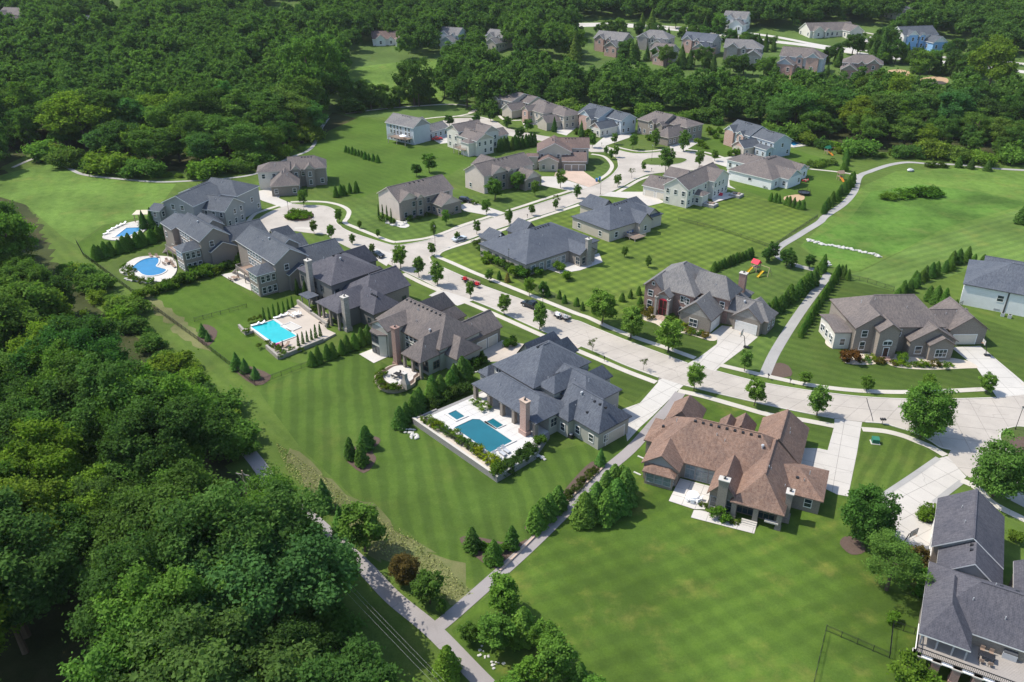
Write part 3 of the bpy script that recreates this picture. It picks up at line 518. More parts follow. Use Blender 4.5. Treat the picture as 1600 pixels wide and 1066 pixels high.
def vents_row(h, w, n, f0, f1, off=-.5):
    u0, u1, v0, v1 = w['r']
    for i in range(n):
        f = f0 + (f1 - f0) * i / max(1, n - 1)
        if w['ax'] == 'u': vent(h, w, u0 + (u1 - u0) * f, (v0 + v1) / 2 + off)
        else: vent(h, w, (u0 + u1) / 2 + off, v0 + (v1 - v0) * f)
def column(h, u, v, s, z0, z1, mat, cap='kerb'):
    b = MB(); b.box(u - s/2, u + s/2, v - s/2, v + s/2, z0, z1); b.box(u - s/2 - .08, u + s/2 + .08, v - s/2 - .08, v + s/2 + .08, z0, z0 + .5); o = b.obj('column', mat, h); MB().box(u - s/2 - .12, u + s/2 + .12, v - s/2 - .12, v + s/2 + .12, z1 - .18, z1).obj('capital', cap, o)
def steps(h, u, v, wd, n, rz=0, mat='kerb'):
    b = MB()
    for i in range(n): b.box(-wd/2, wd/2, -.34 * (n - i), .02 * i, .17 * i, .17 * (i + 1))
    b.obj('steps', mat, h, (u, v, 0), rz)
def loc_poly(o, rot, pts): c, s = math.cos(R(rot)), math.sin(R(rot)); return [(o[0] + u * c - v * s, o[1] + u * s + v * c) for u, v in pts]
# ---- house with the red roof
ws = [W(-6, 18, 0, 13, 3.4, 'u', 'hh', .8, win=0), W(9.6, 18, -6.8, 8, 3.3, 'v', 'hg', .95, win=0, ins=(0, 0, 1.6, 0)), W(5.8, 10.7, -6.3, 2, 3.3, 'v', 'gg', 1.2, win=0), W(15, 23.1, -.3, 8.7, 3.0, 'u', 'gh', .5), W(10.2, 18.5, 8, 20.5, 3, 'v', ('g', 2.4), 1.05), W(-6.1, .1, 11, 19, 3, 'v', ('g', 1.9), 1.1), W(5.4, 9.6, 12, 17.8, 3, 'v', ('g', 1.3), 1.3), W(3.2, 6.8, 12, 16.8, 3, 'v', ('g', 1.2), 1.3), W(-7.8, 1, 4.2, 12, 3, 'u', 'hg', .6), W(-6.1, .5, -3, 5, 3.4, 'v', 'gg', .72, win=0, gm='side_grey'), W(-5.5, .1, -4.3, -1.5, 2.75, 'u', (1.3, 1.3), .55, win=0)]
h = house('brick_house', 'sprawling single storey brick house under a steep red brown shingle roof', (28.7, 109.7), -25, ws, 'roof_red', 'brick_taupe', trim='trim_white', fascia='trim_brown', seed=3)
for s, wd in ((7.2, 1.5), (9.2, 1.9), (11.2, 1.5)): window(h, ws, ws[0], 'v0', s, .35, wd, 1.75, glass='glass_light', trim='trim_grey', force=True); window(h, ws, ws[0], 'v0', s, 2.3, wd, .75, glass='glass_light', trim='trim_grey', force=True)
for s in (.95, 2.4, 3.85): window(h, ws, ws[10], 'v0', s, .7, 1.2, 1.6, glass='glass_light', trim='trim_grey', force=True)
window(h, ws, ws[10], 'u1', 1.0, .7, .9, 1.6, glass='glass_light', trim='trim_grey', force=True); window(h, ws, ws[10], 'u0', 1.0, .7, .9, 1.6, glass='glass_light', trim='trim_white', force=True)
window(h, ws, ws[2], 'v0', .75, .8, .95, 1.9, glass='glass', trim='trim_grey', force=True); window(h, ws, ws[2], 'v0', 3.3, .5, .95, 2.2, glass='glass', trim='trim_grey', force=True); window(h, ws, ws[2], 'u0', 1.6, .8, .9, 1.7, trim='trim_grey', force=True)
for s in (1.9, 5.2): window(h, ws, ws[1], 'v0', s, .25, 2.5, 2.1, 'arch', 'trim_brown', 'glass', True)  # dark panels stand in for the shade inside the two open porch arches
for u in (10.3, 13.7, 17.3): column(h, u, -6.1, .8, 0, 3.3, 'brick_taupe')
chimney(h, 8.25, -6.35, 1.5, .95, 0, 6.9, 'brick_taupe'); chimney(h, 18.05, -3.4, .95, 1.3, 0, 5.6, 'brick_taupe')
steps(h, 13.0, -6.5, 2.4, 3); vents_row(h, ws[0], 9, .27, .72); vent(h, ws[0], 12.2, 4.6, 'turb'); vent(h, ws[0], 8.2, 1.8, 'pipe'); vent(h, ws[1], 17, -.5, 'pipe'); vent(h, ws[8], -5.2, 7.2); vent(h, ws[0], -2.6, 5.5, 'pipe'); vent(h, ws[3], 18.5, 2.5)
garage_door(h, ws[4], 'u1', 3.2, 4.9, 2.4); garage_door(h, ws[4], 'u1', 9, 2.8, 2.4); MB().box(13.2 + 2, 17.3, -6.75, -6.2, 1.15, 1.4).obj('ledge', 'kerb', h)
slabbed('patio', loc_poly((28.7, 109.7), -25, [(0, -6.8), (4.3, -7.1), (5.9, -6.4), (5.9, -.1), (.2, -.1)]), .12, 'patio', R(-25), 2.2, True); slabbed('patio', loc_poly((28.7, 109.7), -25, [(4.3, -9.3), (14.2, -8.9), (14.2, -7.4), (9, -7.2), (5.9, -6.7), (4.3, -7.3)]), .1, 'patio', R(-25), 2.4, True)
# ---- slate roofed house with the raised pool terrace
ws = [W(-5.7, 13.1, -.2, 9.5, 4.4, 'u', (3.4, 4.3), .45, ins=(1.0, 0, 3.2, 0), win=0), W(-6, 6.4, 5.2, 21, 6.6, 'v', (8.2, 6), .65, win=0), W(5.4, 10.2, 7.0, 14, 6.4, 'v', 'hg', .9), W(5.5, 16.5, 9, 19, 5.6, 'u', 'gh', .58), W(11, 22.2, 6.6, 15.5, 3.9, 'u', ('g', 3.3), .85), W(12.3, 15.9, 5.2, 13, 3.9, 'v', ('h', 'g'), 1.3), W(-9.5, -4.7, 15, 25, 4.2, 'v', ('g', 1.6), 1.35), W(-6.2, -2, 18, 26, 4, 'v', ('g', 1.5), 1.4), W(5.7, 9.7, 17, 24, 3.6, 'v', ('g', 1.2), 1.1), W(-8.6, -5.4, 3.6, 12, 4.4, 'v', 'hg', .9)]
o2 = (-4.1, 129.7); h = house('stone_house', 'large house with slate grey hipped roofs behind a raised terrace and deep blue pool', o2, -49, ws, 'roof_slate', 'side_sage', 'side_sage', fascia='trim_dark', seed=5, base=0)
for s in (1.4, 3.4, 5.4, 7.4, 9.4): window(h, ws, ws[1], 'v0', s, 5.2, 1.5, .9, trim='trim_white', force=True)
for s in (1.3, 4.1, 6.9, 9.7, 12.4): window(h, ws, ws[0], 'v0', s, 1.35, 1.9, 2.3, glass='glass_light', trim='trim_tan', force=True)
window(h, ws, ws[0], 'u1', 1.2, 1.7, 1.5, 1.7, force=True, trim='trim_tan'); window(h, ws, ws[0], 'u1', 3.6, 1.7, 1.5, 1.7, force=True, trim='trim_tan')
for u in (-4.9, -.6, 3.2, 6.6, 8.9, 12.4): column(h, u, .3, .75, 0, 4.3, 'brick_taupe')
chimney(h, 10.5, -.6, 1.6, 1.0, 1.2, 8.3, 'brick_pink', 'paver_pink'); vents_row(h, ws[1], 5, .46, .62, -.55); vents_row(h, ws[2], 3, .42, .6, -.6); vents_row(h, ws[4], 3, .58, .82, -.8); vent(h, ws[4], 14.2, 10.2, 'turb'); vent(h, ws[4], 14.6, 8.3, 'pipe'); vent(h, ws[2], 6.8, 8.6, 'pipe'); vent(h, ws[4], 17.5, 8.4)
garage_door(h, ws[4], 'u1', 4.5, 4.9, 2.4)
# ---- house with taupe roof and curved terrace
ws = [W(-15.8, 6, 5.2, 17.5, 5.2, 'u', (4.6, 4.6), .75, win=0), W(-.6, 5.7, 0, 10, 4.1, 'v', (4, 'g'), 1.15, win=0, ins=(.2, 0, 2.0, 0)), W(-12.6, -6.4, 1.3, 9, 6.5, 'v', 'gg', .55, gm='trim_white'), W(2, 9.4, 6.7, 14.3, 3.6, 'u', ('g', 2.6), .78, win=0), W(-2, 6, 13, 24.1, 3.8, 'v', 'gg', .75, wm='brick_taupe', win=0), W(-14.5, -10, 15, 24.4, 3.9, 'v', ('g', 1.5), 1.4), W(-8.5, -4, 16, 22.5, 3.8, 'v', ('g', 1.5), 1.0)]
h = house('stucco_house', 'pale walled house with a broad taupe shingle roof and brick chimney beside the curved terrace', (-23, 146.3), -43.5, ws, 'roof_taupe', 'side_sage', 'side_sage', fascia='trim_brown', seed=8)
MB().prism([(-12, 1.6), (-11.2, .5), (-8.6, .5), (-7.4, 1.6)], 0, 5.2).obj('bay', 'side_cream', h); MB().prism([(-12.4, 2.2), (-12.3, 1.5), (-11.3, .2), (-8.5, .2), (-7.1, 1.5), (-7, 2.2)], 5.2, 5.45).obj('bay_roof', 'roof_taupe', h)
for z in (.5, 3.2):
    for s in (1.3, 2.7, 4.1): window(h, ws, ws[2], 'v0', s, z, 1.0, 1.7, trim='trim_dark', force=True); 
for u, z in ((-10.6, .5), (-9.3, .5), (-10.6, 3.1), (-9.3, 3.1)): f, g = win_mesh(1.0, 1.7, 'sq', 'trim_dark', 'glass'); o = link('window', f, h, (u, .5, z)); link('pane', g, o)
for s in (10.2, 11.6, 13.0): window(h, ws, ws[0], 'v0', s, 3.6, 1.1, 1.3, force=True); window(h, ws, ws[0], 'v0', s, .6, 1.1, 2.2, force=True)
for s in (2.2, 4.6): window(h, ws, ws[1], 'u1', s, 1.0, 1.5, 1.6, trim='trim_brown', force=True)
for s in (1.2, 3.0, 4.6): window(h, ws, ws[1], 'v0', s, .9, 1.3, 2.2, trim='trim_brown', force=True)
for u in (0, 2.7, 5.2): column(h, u, .5, .55, 0, 4.1, 'brick_taupe')
chimney(h, -2.7, .6, 1.3, 1.2, 0, 9.2, 'brick_red', 'brick_red'); vents_row(h, ws[0], 9, .22, .73, -.5); vent(h, ws[0], 0.5, 7.4, 'turb'); vent(h, ws[0], -4.5, 8, 'pipe'); vent(h, ws[3], 5, 9.4); vent(h, ws[1], 4, 3, 'pipe')
for s in (3.2, 6.6): garage_door(h, ws[4], 'u1', s + 1.2, 2.8, 2.3)
# ---- dark roofed house with teal pool
ws = [W(-16, -.5, 4.8, 20, 7, 'v', 'hh', .5), W(-2, 9, 8, 21.5, 5, 'v', 'hg', .65, wm='brick_taupe'), W(-.2, 9.2, -.1, 10, 4.6, 'v', 'hg', .6, ins=(0, 0, 2.6, 0), win=0), W(6, 14.8, 5.8, 14.3, 4.2, 'u', ('g', 3.7), .8), W(-18.5, -12, 18, 27, 4, 'v', ('g', 1.6), 1.2), W(-6, -2, 18, 23, 4, 'v', ('g', 1.2), 1.1)]
h = house('stone_house', 'dark roofed house with two stone chimneys beside the turquoise pool', (-46.5, 171.1), -45, ws, 'roof_dark', 'side_dark', 'side_dark', fascia='trim_dark', seed=11, trim='trim_dark')
for u in (.3, 2.3, 5.2, 8.6): column(h, u, .4, .5, 0, 4.5, 'brick_taupe')
for s in (1.4, 3.6, 5.8): window(h, ws, ws[2], 'v0', s, 1.6, 1.7, 2.2, trim='trim_brown', force=True)
chimney(h, 10.0, 1.6, 1.3, 1.3, 0, 8.6, 'stone_grey'); chimney(h, -8.7, 4.2, 1.3, 1.2, 0, 11.4, 'stone_grey'); vents_row(h, ws[0], 4, .44, .58); vents_row(h, ws[3], 4, .45, .68, -.9); vent(h, ws[2], 6, 4, 'turb'); vent(h, ws[0], -6.5, 12, 'turb')
garage_door(h, ws[1], 'v1', 5, 4.9, 2.4)
# ---- walkout houses with blue grey roofs
def walkout(label, o, rot, ws, seed, wall='side_taupe'):
    h = house('walkout_house', label, o, rot, ws, 'roof_blue', wall, wall, fascia='trim_white', seed=seed, p_win=.6); return h
ws = [W(-2.7, 20.4, 0, 9.6, 8, 'u', 'gg', .65, win=0), W(3, 11.5, 6, 12, 8, 'u', 'gg', .7), W(13.6, 19.8, -4.8, 2, 6, 'v', ('h', 'g'), .5, win=0), W(12, 21.6, 3, 10.6, 4.6, 'u', 'gg', .55), W(6.3, 16, 9, 22.6, 4, 'v', 'gg', .6), W(-10, -3, 12, 19, 4, 'v', ('g', 1.5), .9), W(-4, 4, 8, 18, 4.2, 'v', 'gg', .6)]
h = walkout('three level taupe house with blue grey roof and sunroom facing the wide open back lawn', (-73.2, 201), -48.9, ws, 21)
def back_windows(h, ws, k, n, x0, x1, sun):
    for z in (.4, 3.4, 6.0):
        for i in range(n):
            s = x0 + (x1 - x0) * (i + .5) / n; window(h, ws, ws[k], 'v0', s, z, 1.25, 1.7 if z < 6 else 1.5, glass='glass_light', force=True)
    for z in (.7, 3.7):
        for s in (1.3, 2.75, 4.2): window(h, ws, ws[sun], 'u1', s, z, .95, 1.6, glass='glass', force=True); window(h, ws, ws[sun], 'v0', s, z, .95, 1.6, glass='glass_light', force=True)
def deck(h, u0, u1, v0, v1, z, mat='wood_deck', stairs=True):
    b = MB(); n = int((u1 - u0) / .3)
    for i in range(n): b.box(u0 + (u1 - u0) * i / n, u0 + (u1 - u0) * (i + .9) / n, v0, v1, z - .06, z)
    o = b.obj('deck', mat, h); r = MB()
    for p, q in (((u0, v0), (u1, v0)), ((u0, v0), (u0, v1)), ((u1, v0), (u1, v1))):
        r.obox(p, q, .08, z + .95, z + 1.02); r.obox(p, q, .06, z + .1, z + .15); m = int(max(abs(q[0] - p[0]), abs(q[1] - p[1])) / .35) + 1
        for i in range(m + 1): x = p[0] + (q[0] - p[0]) * i / m; y = p[1] + (q[1] - p[1]) * i / m; r.box(x - .03, x + .03, y - .03, y + .03, z, z + 1)
    r.obj('railing', 'wood_grey', o)
    for u in (u0 + .15, (u0 + u1) / 2, u1 - .15): MB().box(u - .1, u + .1, v0 + .05, v0 + .25, 0, z - .06).obj('post', 'wood_grey', h)
    if stairs:
        s = MB(); m = int(z / .18)
        for i in range(m): s.box(u0 - .28 * (m - i) , u0 - .28 * (m - i) + .32, v0 + .2, v0 + 1.4, z * (i + .5) / m - .05, z * (i + .5) / m)
        s.add([(u0 - .28*m, v0 + .2, 0), (u0, v0 + .2, z), (u0, v0 + .2, z - .3), (u0 - .28*m + .4, v0 + .2, 0)], [(0, 1, 2, 3)]); s.obj('stairs', 'wood_grey', h)
back_windows(h, ws, 0, 5, 6, 14.5, 2); deck(h, 4, 13.6, -3.6, .4, 2.9); window(h, ws, ws[0], 'u1', 3, 5.6, 1.1, 1.5, force=True); vent(h, ws[0], 5, 3.2, 'pipe'); vent(h, ws[0], 10, 4.2, 'turb'); garage_door(h, ws[4], 'u1', 9, 4.9, 2.3)
ws = [W(-.9, 16.2, 0, 8.8, 8, 'u', 'gg', .68, win=0), W(-1, 7.4, 5, 11.2, 8, 'u', 'gg', .7), W(9.6, 15.5, -5, 1, 6, 'v', ('h', 'g'), .5, win=0), W(8, 17, 2.2, 10, 4.6, 'u', 'gg', .55, win=0), W(1.5, 10.8, 9, 22.3, 4, 'v', 'gg', .6), W(-7.7, .5, -1.5, 8, 7.6, 'u', 'gg', .4), W(-12, -6, 8, 16, 4, 'v', ('g', 1.5), .8)]
h = walkout('three level taupe house with blue grey roof above the kidney shaped pool', (-95, 213.5), -47.8, ws, 23); back_windows(h, ws, 0, 4, 2, 9, 2); deck(h, .5, 9.4, -4, .4, 2.9); vent(h, ws[0], 4, 3, 'pipe'); vent(h, ws[0], 8, 3.6, 'turb'); vent(h, ws[0], 9.5, 1.5, 'pipe'); window(h, ws, ws[0], 'u1', 3, 5.8, 1.1, 1.5, force=True)
ws = [W(0, 12, 0, 16, 8, 'v', 'gg', .45), W(8, 20, 4, 14, 6, 'u', 'gg', .6), W(4, 18, 13, 25, 8, 'u', 'gh', .5), W(-3.5, 1, -2.5, 4, 6, 'u', 'gg', .4), W(-4, 6, 12, 24, 7, 'v', 'gg', .4)]
h = walkout('blue grey roofed house with a gable wall above the tan pergola and lap pool', (-107.5, 235.2), -20, ws, 27, 'side_grey'); vent(h, ws[0], 4, 5, 'pipe'); window(h, ws, ws[0], 'v0', 7, 6.2, 1.2, 1.5, force=True); window(h, ws, ws[0], 'v0', 3.5, 6.2, 1.2, 1.5, force=True)
# ---- near slate roofed house with the brick column porch
ws = [W(-.3, 12.1, 0, 9.2, 5, 'u', 'gg', .78), W(10.5, 17, 1, 9.2, 4.7, 'u', 'gg', .82, wm='brick_red'), W(15.5, 27, 0, 18, 5, 'v', 'hg', .68), W(20, 30.2, -.1, 5.8, 5, 'u', ('g', 4.5), .9, ins=(0, 4.2, 0, 0), win=0), W(18, 26, 5.7, 18, 5, 'v', 'gg', .7, ins=(0, 0, 0, 0)), W(9, 18, 10.5, 20, 4.5, 'u', 'gg', .7)]
h = house('brick_house', 'big house with slate grey roof, balcony and red brick porch columns', (66.3, 98), -119.1, ws, 'roof_dark', 'brick_taupe', 'side_grey', fascia='trim_white', seed=31)
for v in (.3, 2.6, 4.9, 7.2, 9.5, 11.8): column(h, 31.2, v, .95, 0, 2.75, 'brick_red')
b = MB()
for i in range(20): b.box(26.2 + i * .25, 26.43 + i * .25, .1, 12.2, 2.75, 2.9)
b.obj('balcony_floor', 'wood_grey', h); MB().box(26, 31.7, 0, 12.3, 2.6, 2.745).obj('balcony_beam', 'trim_white', h)
b = MB()
for p, q in (((31.5, .1), (31.5, 12.2)), ((26.4, .1), (31.5, .1))):
    b.obox(p, q, .1, 3.85, 3.95); b.obox(p, q, .07, 3.05, 3.1); m = 60 if q[1] > 5 else 26
    for i in range(m + 1): x = p[0] + (q[0] - p[0]) * i / m; y = p[1] + (q[1] - p[1]) * i / m; b.box(x - .02, x + .02, y - .02, y + .02, 2.9, 3.9)
b.obj('railing', 'metal_black', h)
for v in (.4, 2.2, 4.0, 5.5): MB().box(29.7, 29.9, v - .1, v + .1, 2.9, 5.05).obj('post', 'trim_grey', h)
for s in (1.2, 3.4): window(h, ws, ws[3], 'u1', s, 3.0, 1.8, 1.9, trim='trim_grey', force=True)
for s in (1.6, 4.2, 6.8, 9.4): window(h, ws, ws[4], 'u1', s, 3.0, 1.7, 1.9, trim='trim_tan', force=True)
vents_row(h, ws[1], 3, .15, .5, -.5); vents_row(h, ws[2], 4, .45, .75, -.6); vent(h, ws[2], 24.4, 9, 'pipe')
for s in (3, 8.5): garage_door(h, ws[0], 'v0', s, 4.6, 2.4, 'garage_white')
# ---- brick house with tall arched entry
ws = [W(-14, -.4, 3.6, 19, 6.4, 'v', (6.8, 6.8), .7, wm='brick_red'), W(-13.6, -8.4, 2.6, 9, 6.4, 'v', 'gg', .95, wm='brick_red', win=0), W(-3, 6.9, 6.8, 14.8, 6.4, 'u', ('g', 3.2), 1.02, wm='brick_red'), W(-2.8, 5.7, -.2, 9, 3.5, 'v', 'gg', .88, gm='stone_grey', win=0), W(8.2, 15.4, 5.4, 13.3, 3.5, 'v', 'gg', .82, gm='stone_grey', win=0), W(4, 16.5, 7, 13.4, 3.5, 'u', 'gh', .95), W(3.5, 8, 13, 20, 4, 'v', 'gh', .7), W(-9.2, -5.6, 1.2, 6, 5.6, 'v', 'gg', .8, win=0, wm='stone_grey')]
h = house('brick_house', 'red brick two storey house with a tall arched entry and grey shingle roof', (41.1, 166.3), -36.2, ws, 'roof_grey', 'brick_taupe', 'brick_red', fascia='trim_brown', seed=37)
window(h, ws, ws[1], 'v0', 1.6, .9, 1.2, 1.9, 'arch', force=True); window(h, ws, ws[1], 'v0', 1.6, 4.2, 1.2, 1.4, force=True); window(h, ws, ws[1], 'v0', 2.2, 7.2, .6, .6, 'arch', force=True); window(h, ws, ws[0], 'v0', 10.2, 4.2, 1.5, 1.5, force=True); window(h, ws, ws[0], 'v0', 10, .9, 1.2, 1.8, 'arch', force=True); window(h, ws, ws[3], 'v0', 3.6, .8, 1.9, 1.8, force=True)
window(h, ws, ws[7], 'v0', 1.4, .3, 1.9, 4.2, 'arch', 'red_canvas', 'door_dark', True); steps(h, -7.4, 1.3, 2.4, 4, mat='paver_pink'); chimney(h, 5.9, 16.4, 1.6, 1.2, 0, 9.8, 'brick_red', 'kerb')
garage_door(h, ws[3], 'u1', 3.2, 4.6, 2.4, 'garage_white'); garage_door(h, ws[4], 'v0', 3.2, 4.9, 2.4, 'garage_white'); vent(h, ws[5], 9.5, 9.3, 'turb')
for u in (-9, -5.8): column(h, u, 1.1, .55, 0, 5.4, 'stone_grey')
# ---- brown brick house with gabled entry
ws = [W(-1.1, 19, -.8, 14, 6.2, 'u', (6.4, 4.5), .6, wm='brick_taupe', win=0), W(-1.1, 8.3, -1.3, 5, 6.2, 'v', 'gg', .7, win=0), W(2.9, 8, -4, 1, 6.7, 'v', 'gg', .72, win=0), W(10.4, 21, -3.4, 8, 4, 'v', 'gg', .6, win=0), W(14, 19.9, -5, 0, 3.8, 'v', 'gg', .62, win=0), W(22, 31, 2.2, 13, 3.8, 'v', 'gg', .72, win=0), W(16, 28, 3, 12, 3.8, 'u', 'gg', .6), W(-4.6, 0, .6, 10, 4.3, 'u', 'gg', .12, wm='side_cream')]
h = house('brick_house', 'brown brick two storey house with steep gabled entry and curved flower bed', (75.7, 155.2), 1, ws, 'roof_taupe', 'brick_taupe', 'brick_taupe', fascia='trim_brown', seed=41)
for s in (2, 5.6): window(h, ws, ws[1], 'v0', s, .9, 1.1, 1.8, 'arch', force=True); window(h, ws, ws[1], 'v0', s, 4.0, 1.2, 1.5, force=True)
door(h, ws[2], 'v0', 2.1, .5); window(h, ws, ws[2], 'v0', 2.1, 3.4, 1.8, .8, 'arch', force=True); window(h, ws, ws[0], 'v0', 9.6, 3.9, 1.3, 1.6, force=True); window(h, ws, ws[0], 'v0', 9.4, .9, 1.1, 1.8, force=True); window(h, ws, ws[3], 'v0', 2, .9, 1.4, 1.7, force=True); window(h, ws, ws[4], 'v0', 2.6, .9, 2.4, 1.7, force=True); garage_door(h, ws[5], 'v0', 3.6, 5.2, 2.4, 'garage_tan'); steps(h, 5.4, -3.8, 2, 4, mat='brick_pink'); vent(h, ws[0], 2, 5, 'pipe')
for s in (1.2, 3.2): window(h, ws, ws[7], 'u0', s * 2, 1.6, .9, 1.1, force=True)
ws = [W(-.5, 32, -.5, 18, 5.6, 'u', 'hh', .45, win=0), W(3, 16, 17, 27, 4, 'u', 'gg', .4)]
h = house('siding_house', 'long white sided house with a hipped dark roof above two air conditioners', (111.5, 179.5), -31, ws, 'roof_slate', 'side_white', 'side_white', fascia='trim_dark', seed=43, trim='trim_grey'); window(h, ws, ws[0], 'v0', 8.2, 2.7, 1.3, 1.5, trim='trim_white', force=True); window(h, ws, ws[0], 'v0', 15, 2.7, 1.3, 1.5, trim='trim_white', force=True); vent(h, ws[0], 8, 6, 'pipe')
MB().box(7.4, 8.7, -.12, 0, .3, .7).obj('vent_panel', 'trim_grey', h); MB().box(9.4, 9.75, -.16, 0, 0, 5.4).obj('downpipe', 'trim_dark', h)
# ---- dark ranch houses on the striped lawn
ws = [W(0, 20.6, 0, 28, 3.7, 'v', 'hh', .47, win=0), W(17, 25, 15.8, 22.4, 3.6, 'u', 'gg', .6, wm='brick_taupe', win=0), W(-3.4, 4, 13, 20, 3.7, 'u', (1.6, 'g'), 1.0), W(-4.2, 3, 3.5, 9, 3.7, 'u', (1.6, 'g'), 1.0)]
h = house('ranch_house', 'dark slate roofed ranch house at the street corner with shrubs along its grey brick side', (-9.6, 211.7), -49.8, ws, 'roof_slate', 'stone_grey', 'stone_grey', fascia='trim_dark', seed=47)
for s in (4.5, 7.5, 10.5): window(h, ws, ws[0], 'v0', s, .9, 1.2, 1.7, trim='trim_dark', glass='glass', force=True)
for s in (2.5, 5.5, 8.2, 10, 11.8, 13.6): window(h, ws, ws[0], 'u1', s, .5, 1.4, 2.1, trim='trim_white', glass='glass_light', force=True)
window(h, ws, ws[1], 'v0', 6.4, .5, 1.5, 2.0, 'arch', 'trim_tan', force=True); window(h, ws, ws[1], 'u1', 1.4, .6, 1.3, 1.8, 'arch', 'trim_tan', force=True); chimney(h, 24.9, 19, 1.0, 1.5, 0, 7.6, 'stone_grey'); vents_row(h, ws[0], 6, .42, .6, .6); vent(h, ws[0], 4, 5, 'turb'); vent(h, ws[0], 16, 9, 'pipe'); garage_door(h, ws[3], 'u0', 2.2, 2.8, 2.3)
poly('patio', loc_poly((-9.6, 211.7), -49.8, [(20.2, 8.2), (24.6, 8.8), (26.5, 14.4), (26.4, 23.4), (21, 27.5), (20.2, 23)]), .1, 'patio', world=True)
ws = [W(0, 16.6, 0, 24, 3.8, 'v', 'hh', .5, win=0), W(10, 18.4, 11.2, 17.2, 3.8, 'u', 'gg', .9), W(-7, 3, 10, 17, 3.8, 'u', (1.6, 'g'), .9), W(8, 16, 17, 23.5, 3.8, 'u', 'gg', .7), W(1, 9, 18, 25.5, 3.8, 'v', ('g', 1.6), .7)]
h = house('ranch_house', 'dark slate roofed ranch house with a timber rear deck and blue seat cushions', (18.1, 234.6), -50.4, ws, 'roof_slate', 'side_tan', 'side_tan', fascia='trim_dark', seed=51)
for s in (3, 12): window(h, ws, ws[0], 'v0', s, .9, 1.1, 1.5, force=True)
window(h, ws, ws[0], 'u1', 3, .9, 1.2, 1.6, force=True); vents_row(h, ws[0], 6, .4, .62, .6); vent(h, ws[0], 11, 10, 'turb'); deck(h, 16.4, 21, 6.5, 11.2, .7, stairs=False)
# ---- taupe two storey houses along the side street
ws = [W(-.4, 21.6, 0, 12.6, 6.3, 'u', 'gg', .55, win=0), W(0, 7.2, -.6, 6, 6.3, 'v', 'gg', .7, wm='brick_taupe'), W(5.6, 9.2, -1.1, 4, 6, 'v', 'gg', .9, wm='brick_taupe'), W(11.7, 20.3, -6.2, 6, 3.8, 'v', 'gg', .62, wm='brick_taupe'), W(9, 20, -.3, 6, 6.2, 'u', 'gg', .3, wm='brick_taupe')]
h = house('two_storey_house', 'taupe roofed house with tall thin cypresses against its blank beige gable wall', (-35.3, 240.7), 41, ws, 'roof_taupe', 'side_beige', 'side_beige', fascia='trim_tan', seed=53, trim='trim_grey'); vent(h, ws[0], 6, 5, 'pipe')
ws = [W(-2.9, 21, -1.5, 9.8, 6.3, 'u', 'gg', .58, win=0), W(.4, 8, -2.2, 5, 6.3, 'v', 'gg', .62, wm='brick_taupe'), W(7, 10.4, -2.6, 3, 6, 'v', 'gg', .8, wm='brick_taupe'), W(10.2, 18.4, -8.4, 5, 3.8, 'v', 'gg', .68, wm='brick_taupe'), W(8, 18, 8, 19, 4.6, 'v', 'gg', .55)]
h = house('two_storey_house', 'taupe roofed beige sided house with a bushy tree at its front corner', (-8.5, 271.4), 42, ws, 'roof_taupe', 'side_beige', 'side_beige', fascia='trim_tan', seed=57, trim='trim_grey'); window(h, ws, ws[0], 'u0', 3, 1, 1, 1.4, force=True)
ws = [W(0, 8, 1.3, 9, 3.8, 'v', 'gg', .45), W(-.5, 13, 6, 19, 6.3, 'v', 'gg', .5), W(5, 20, 12, 22, 6.3, 'u', 'gg', .6), W(9, 18.6, 3, 13, 3.6, 'u', 'gg', .45, wm='brick_taupe', win=0), W(-4.5, .3, 4, 9, 5, 'u', 'gg', .3)]
h = house('two_storey_house', 'reddish brown roofed house with stacked gables and a paved garage court', (9.7, 295.2), -2, ws, 'roof_brown', 'side_tan', 'side_tan', fascia='trim_white', seed=61)
for s in (2, 4.8, 7.4): garage_door(h, ws[3], 'v0', s, 2.4, 2.2, 'side_taupe')
ws = [W(-6, 7.6, -2.6, 9, 6.3, 'u', ('g', 4), .55, wm='brick_taupe'), W(-16.6, -5, -3.6, 5.5, 6.3, 'u', 'hg', .5), W(-12, -2, -12.8, 0, 3.6, 'v', 'hg', .7, wm='brick_taupe'), W(-.4, 3.6, -4, 2, 6.3, 'v', 'gg', .9, wm='brick_taupe'), W(-5, -1.4, -4, 2, 6.3, 'v', 'gg', .9, wm='brick_taupe')]
h = house('two_storey_house', 'taupe roofed house with a hipped garage at the head of the turning circle', (-74, 280.5), 12.5, ws, 'roof_taupe', 'side_cream', 'side_tan', fascia='trim_tan', seed=67); garage_door(h, ws[2], 'u0', 6, 4.9, 2.3)
ws = [W(-1.5, 16, -.2, 10.5, 7.2, 'u', 'gg', .6, win=0), W(8, 15.5, 9, 22, 3.6, 'v', 'gg', .6), W(5, 10, 8, 14, 7, 'v', 'gg', .6)]
h = house('siding_house', 'pale blue grey sided house with a crowded rear deck and a red car beside it', (-53.6, 346.3), -39, ws, 'roof_grey', 'side_blue', 'side_grey', fascia='trim_white', seed=71)
for z in (.5, 3.2, 5.2):
    for s in (3, 5, 7, 9, 12, 14): window(h, ws, ws[0], 'v0', s, z, 1.0, 1.4, force=True)
deck(h, 4, 14.5, -4, .2, 2.6, 'wood_deck', False)
ws = [W(-2.6, 6.2, 0, 14, 7.6, 'v', 'gg', .55), W(4, 18.4, 0, 9.5, 6.2, 'u', 'gg', .5), W(-2, 13, 8, 16.5, 7, 'u', 'gg', .6), W(2, 10, 14, 24, 3.8, 'v', 'gg', .6), W(11, 17, -3, 2, 5.4, 'v', 'hg', .4)]
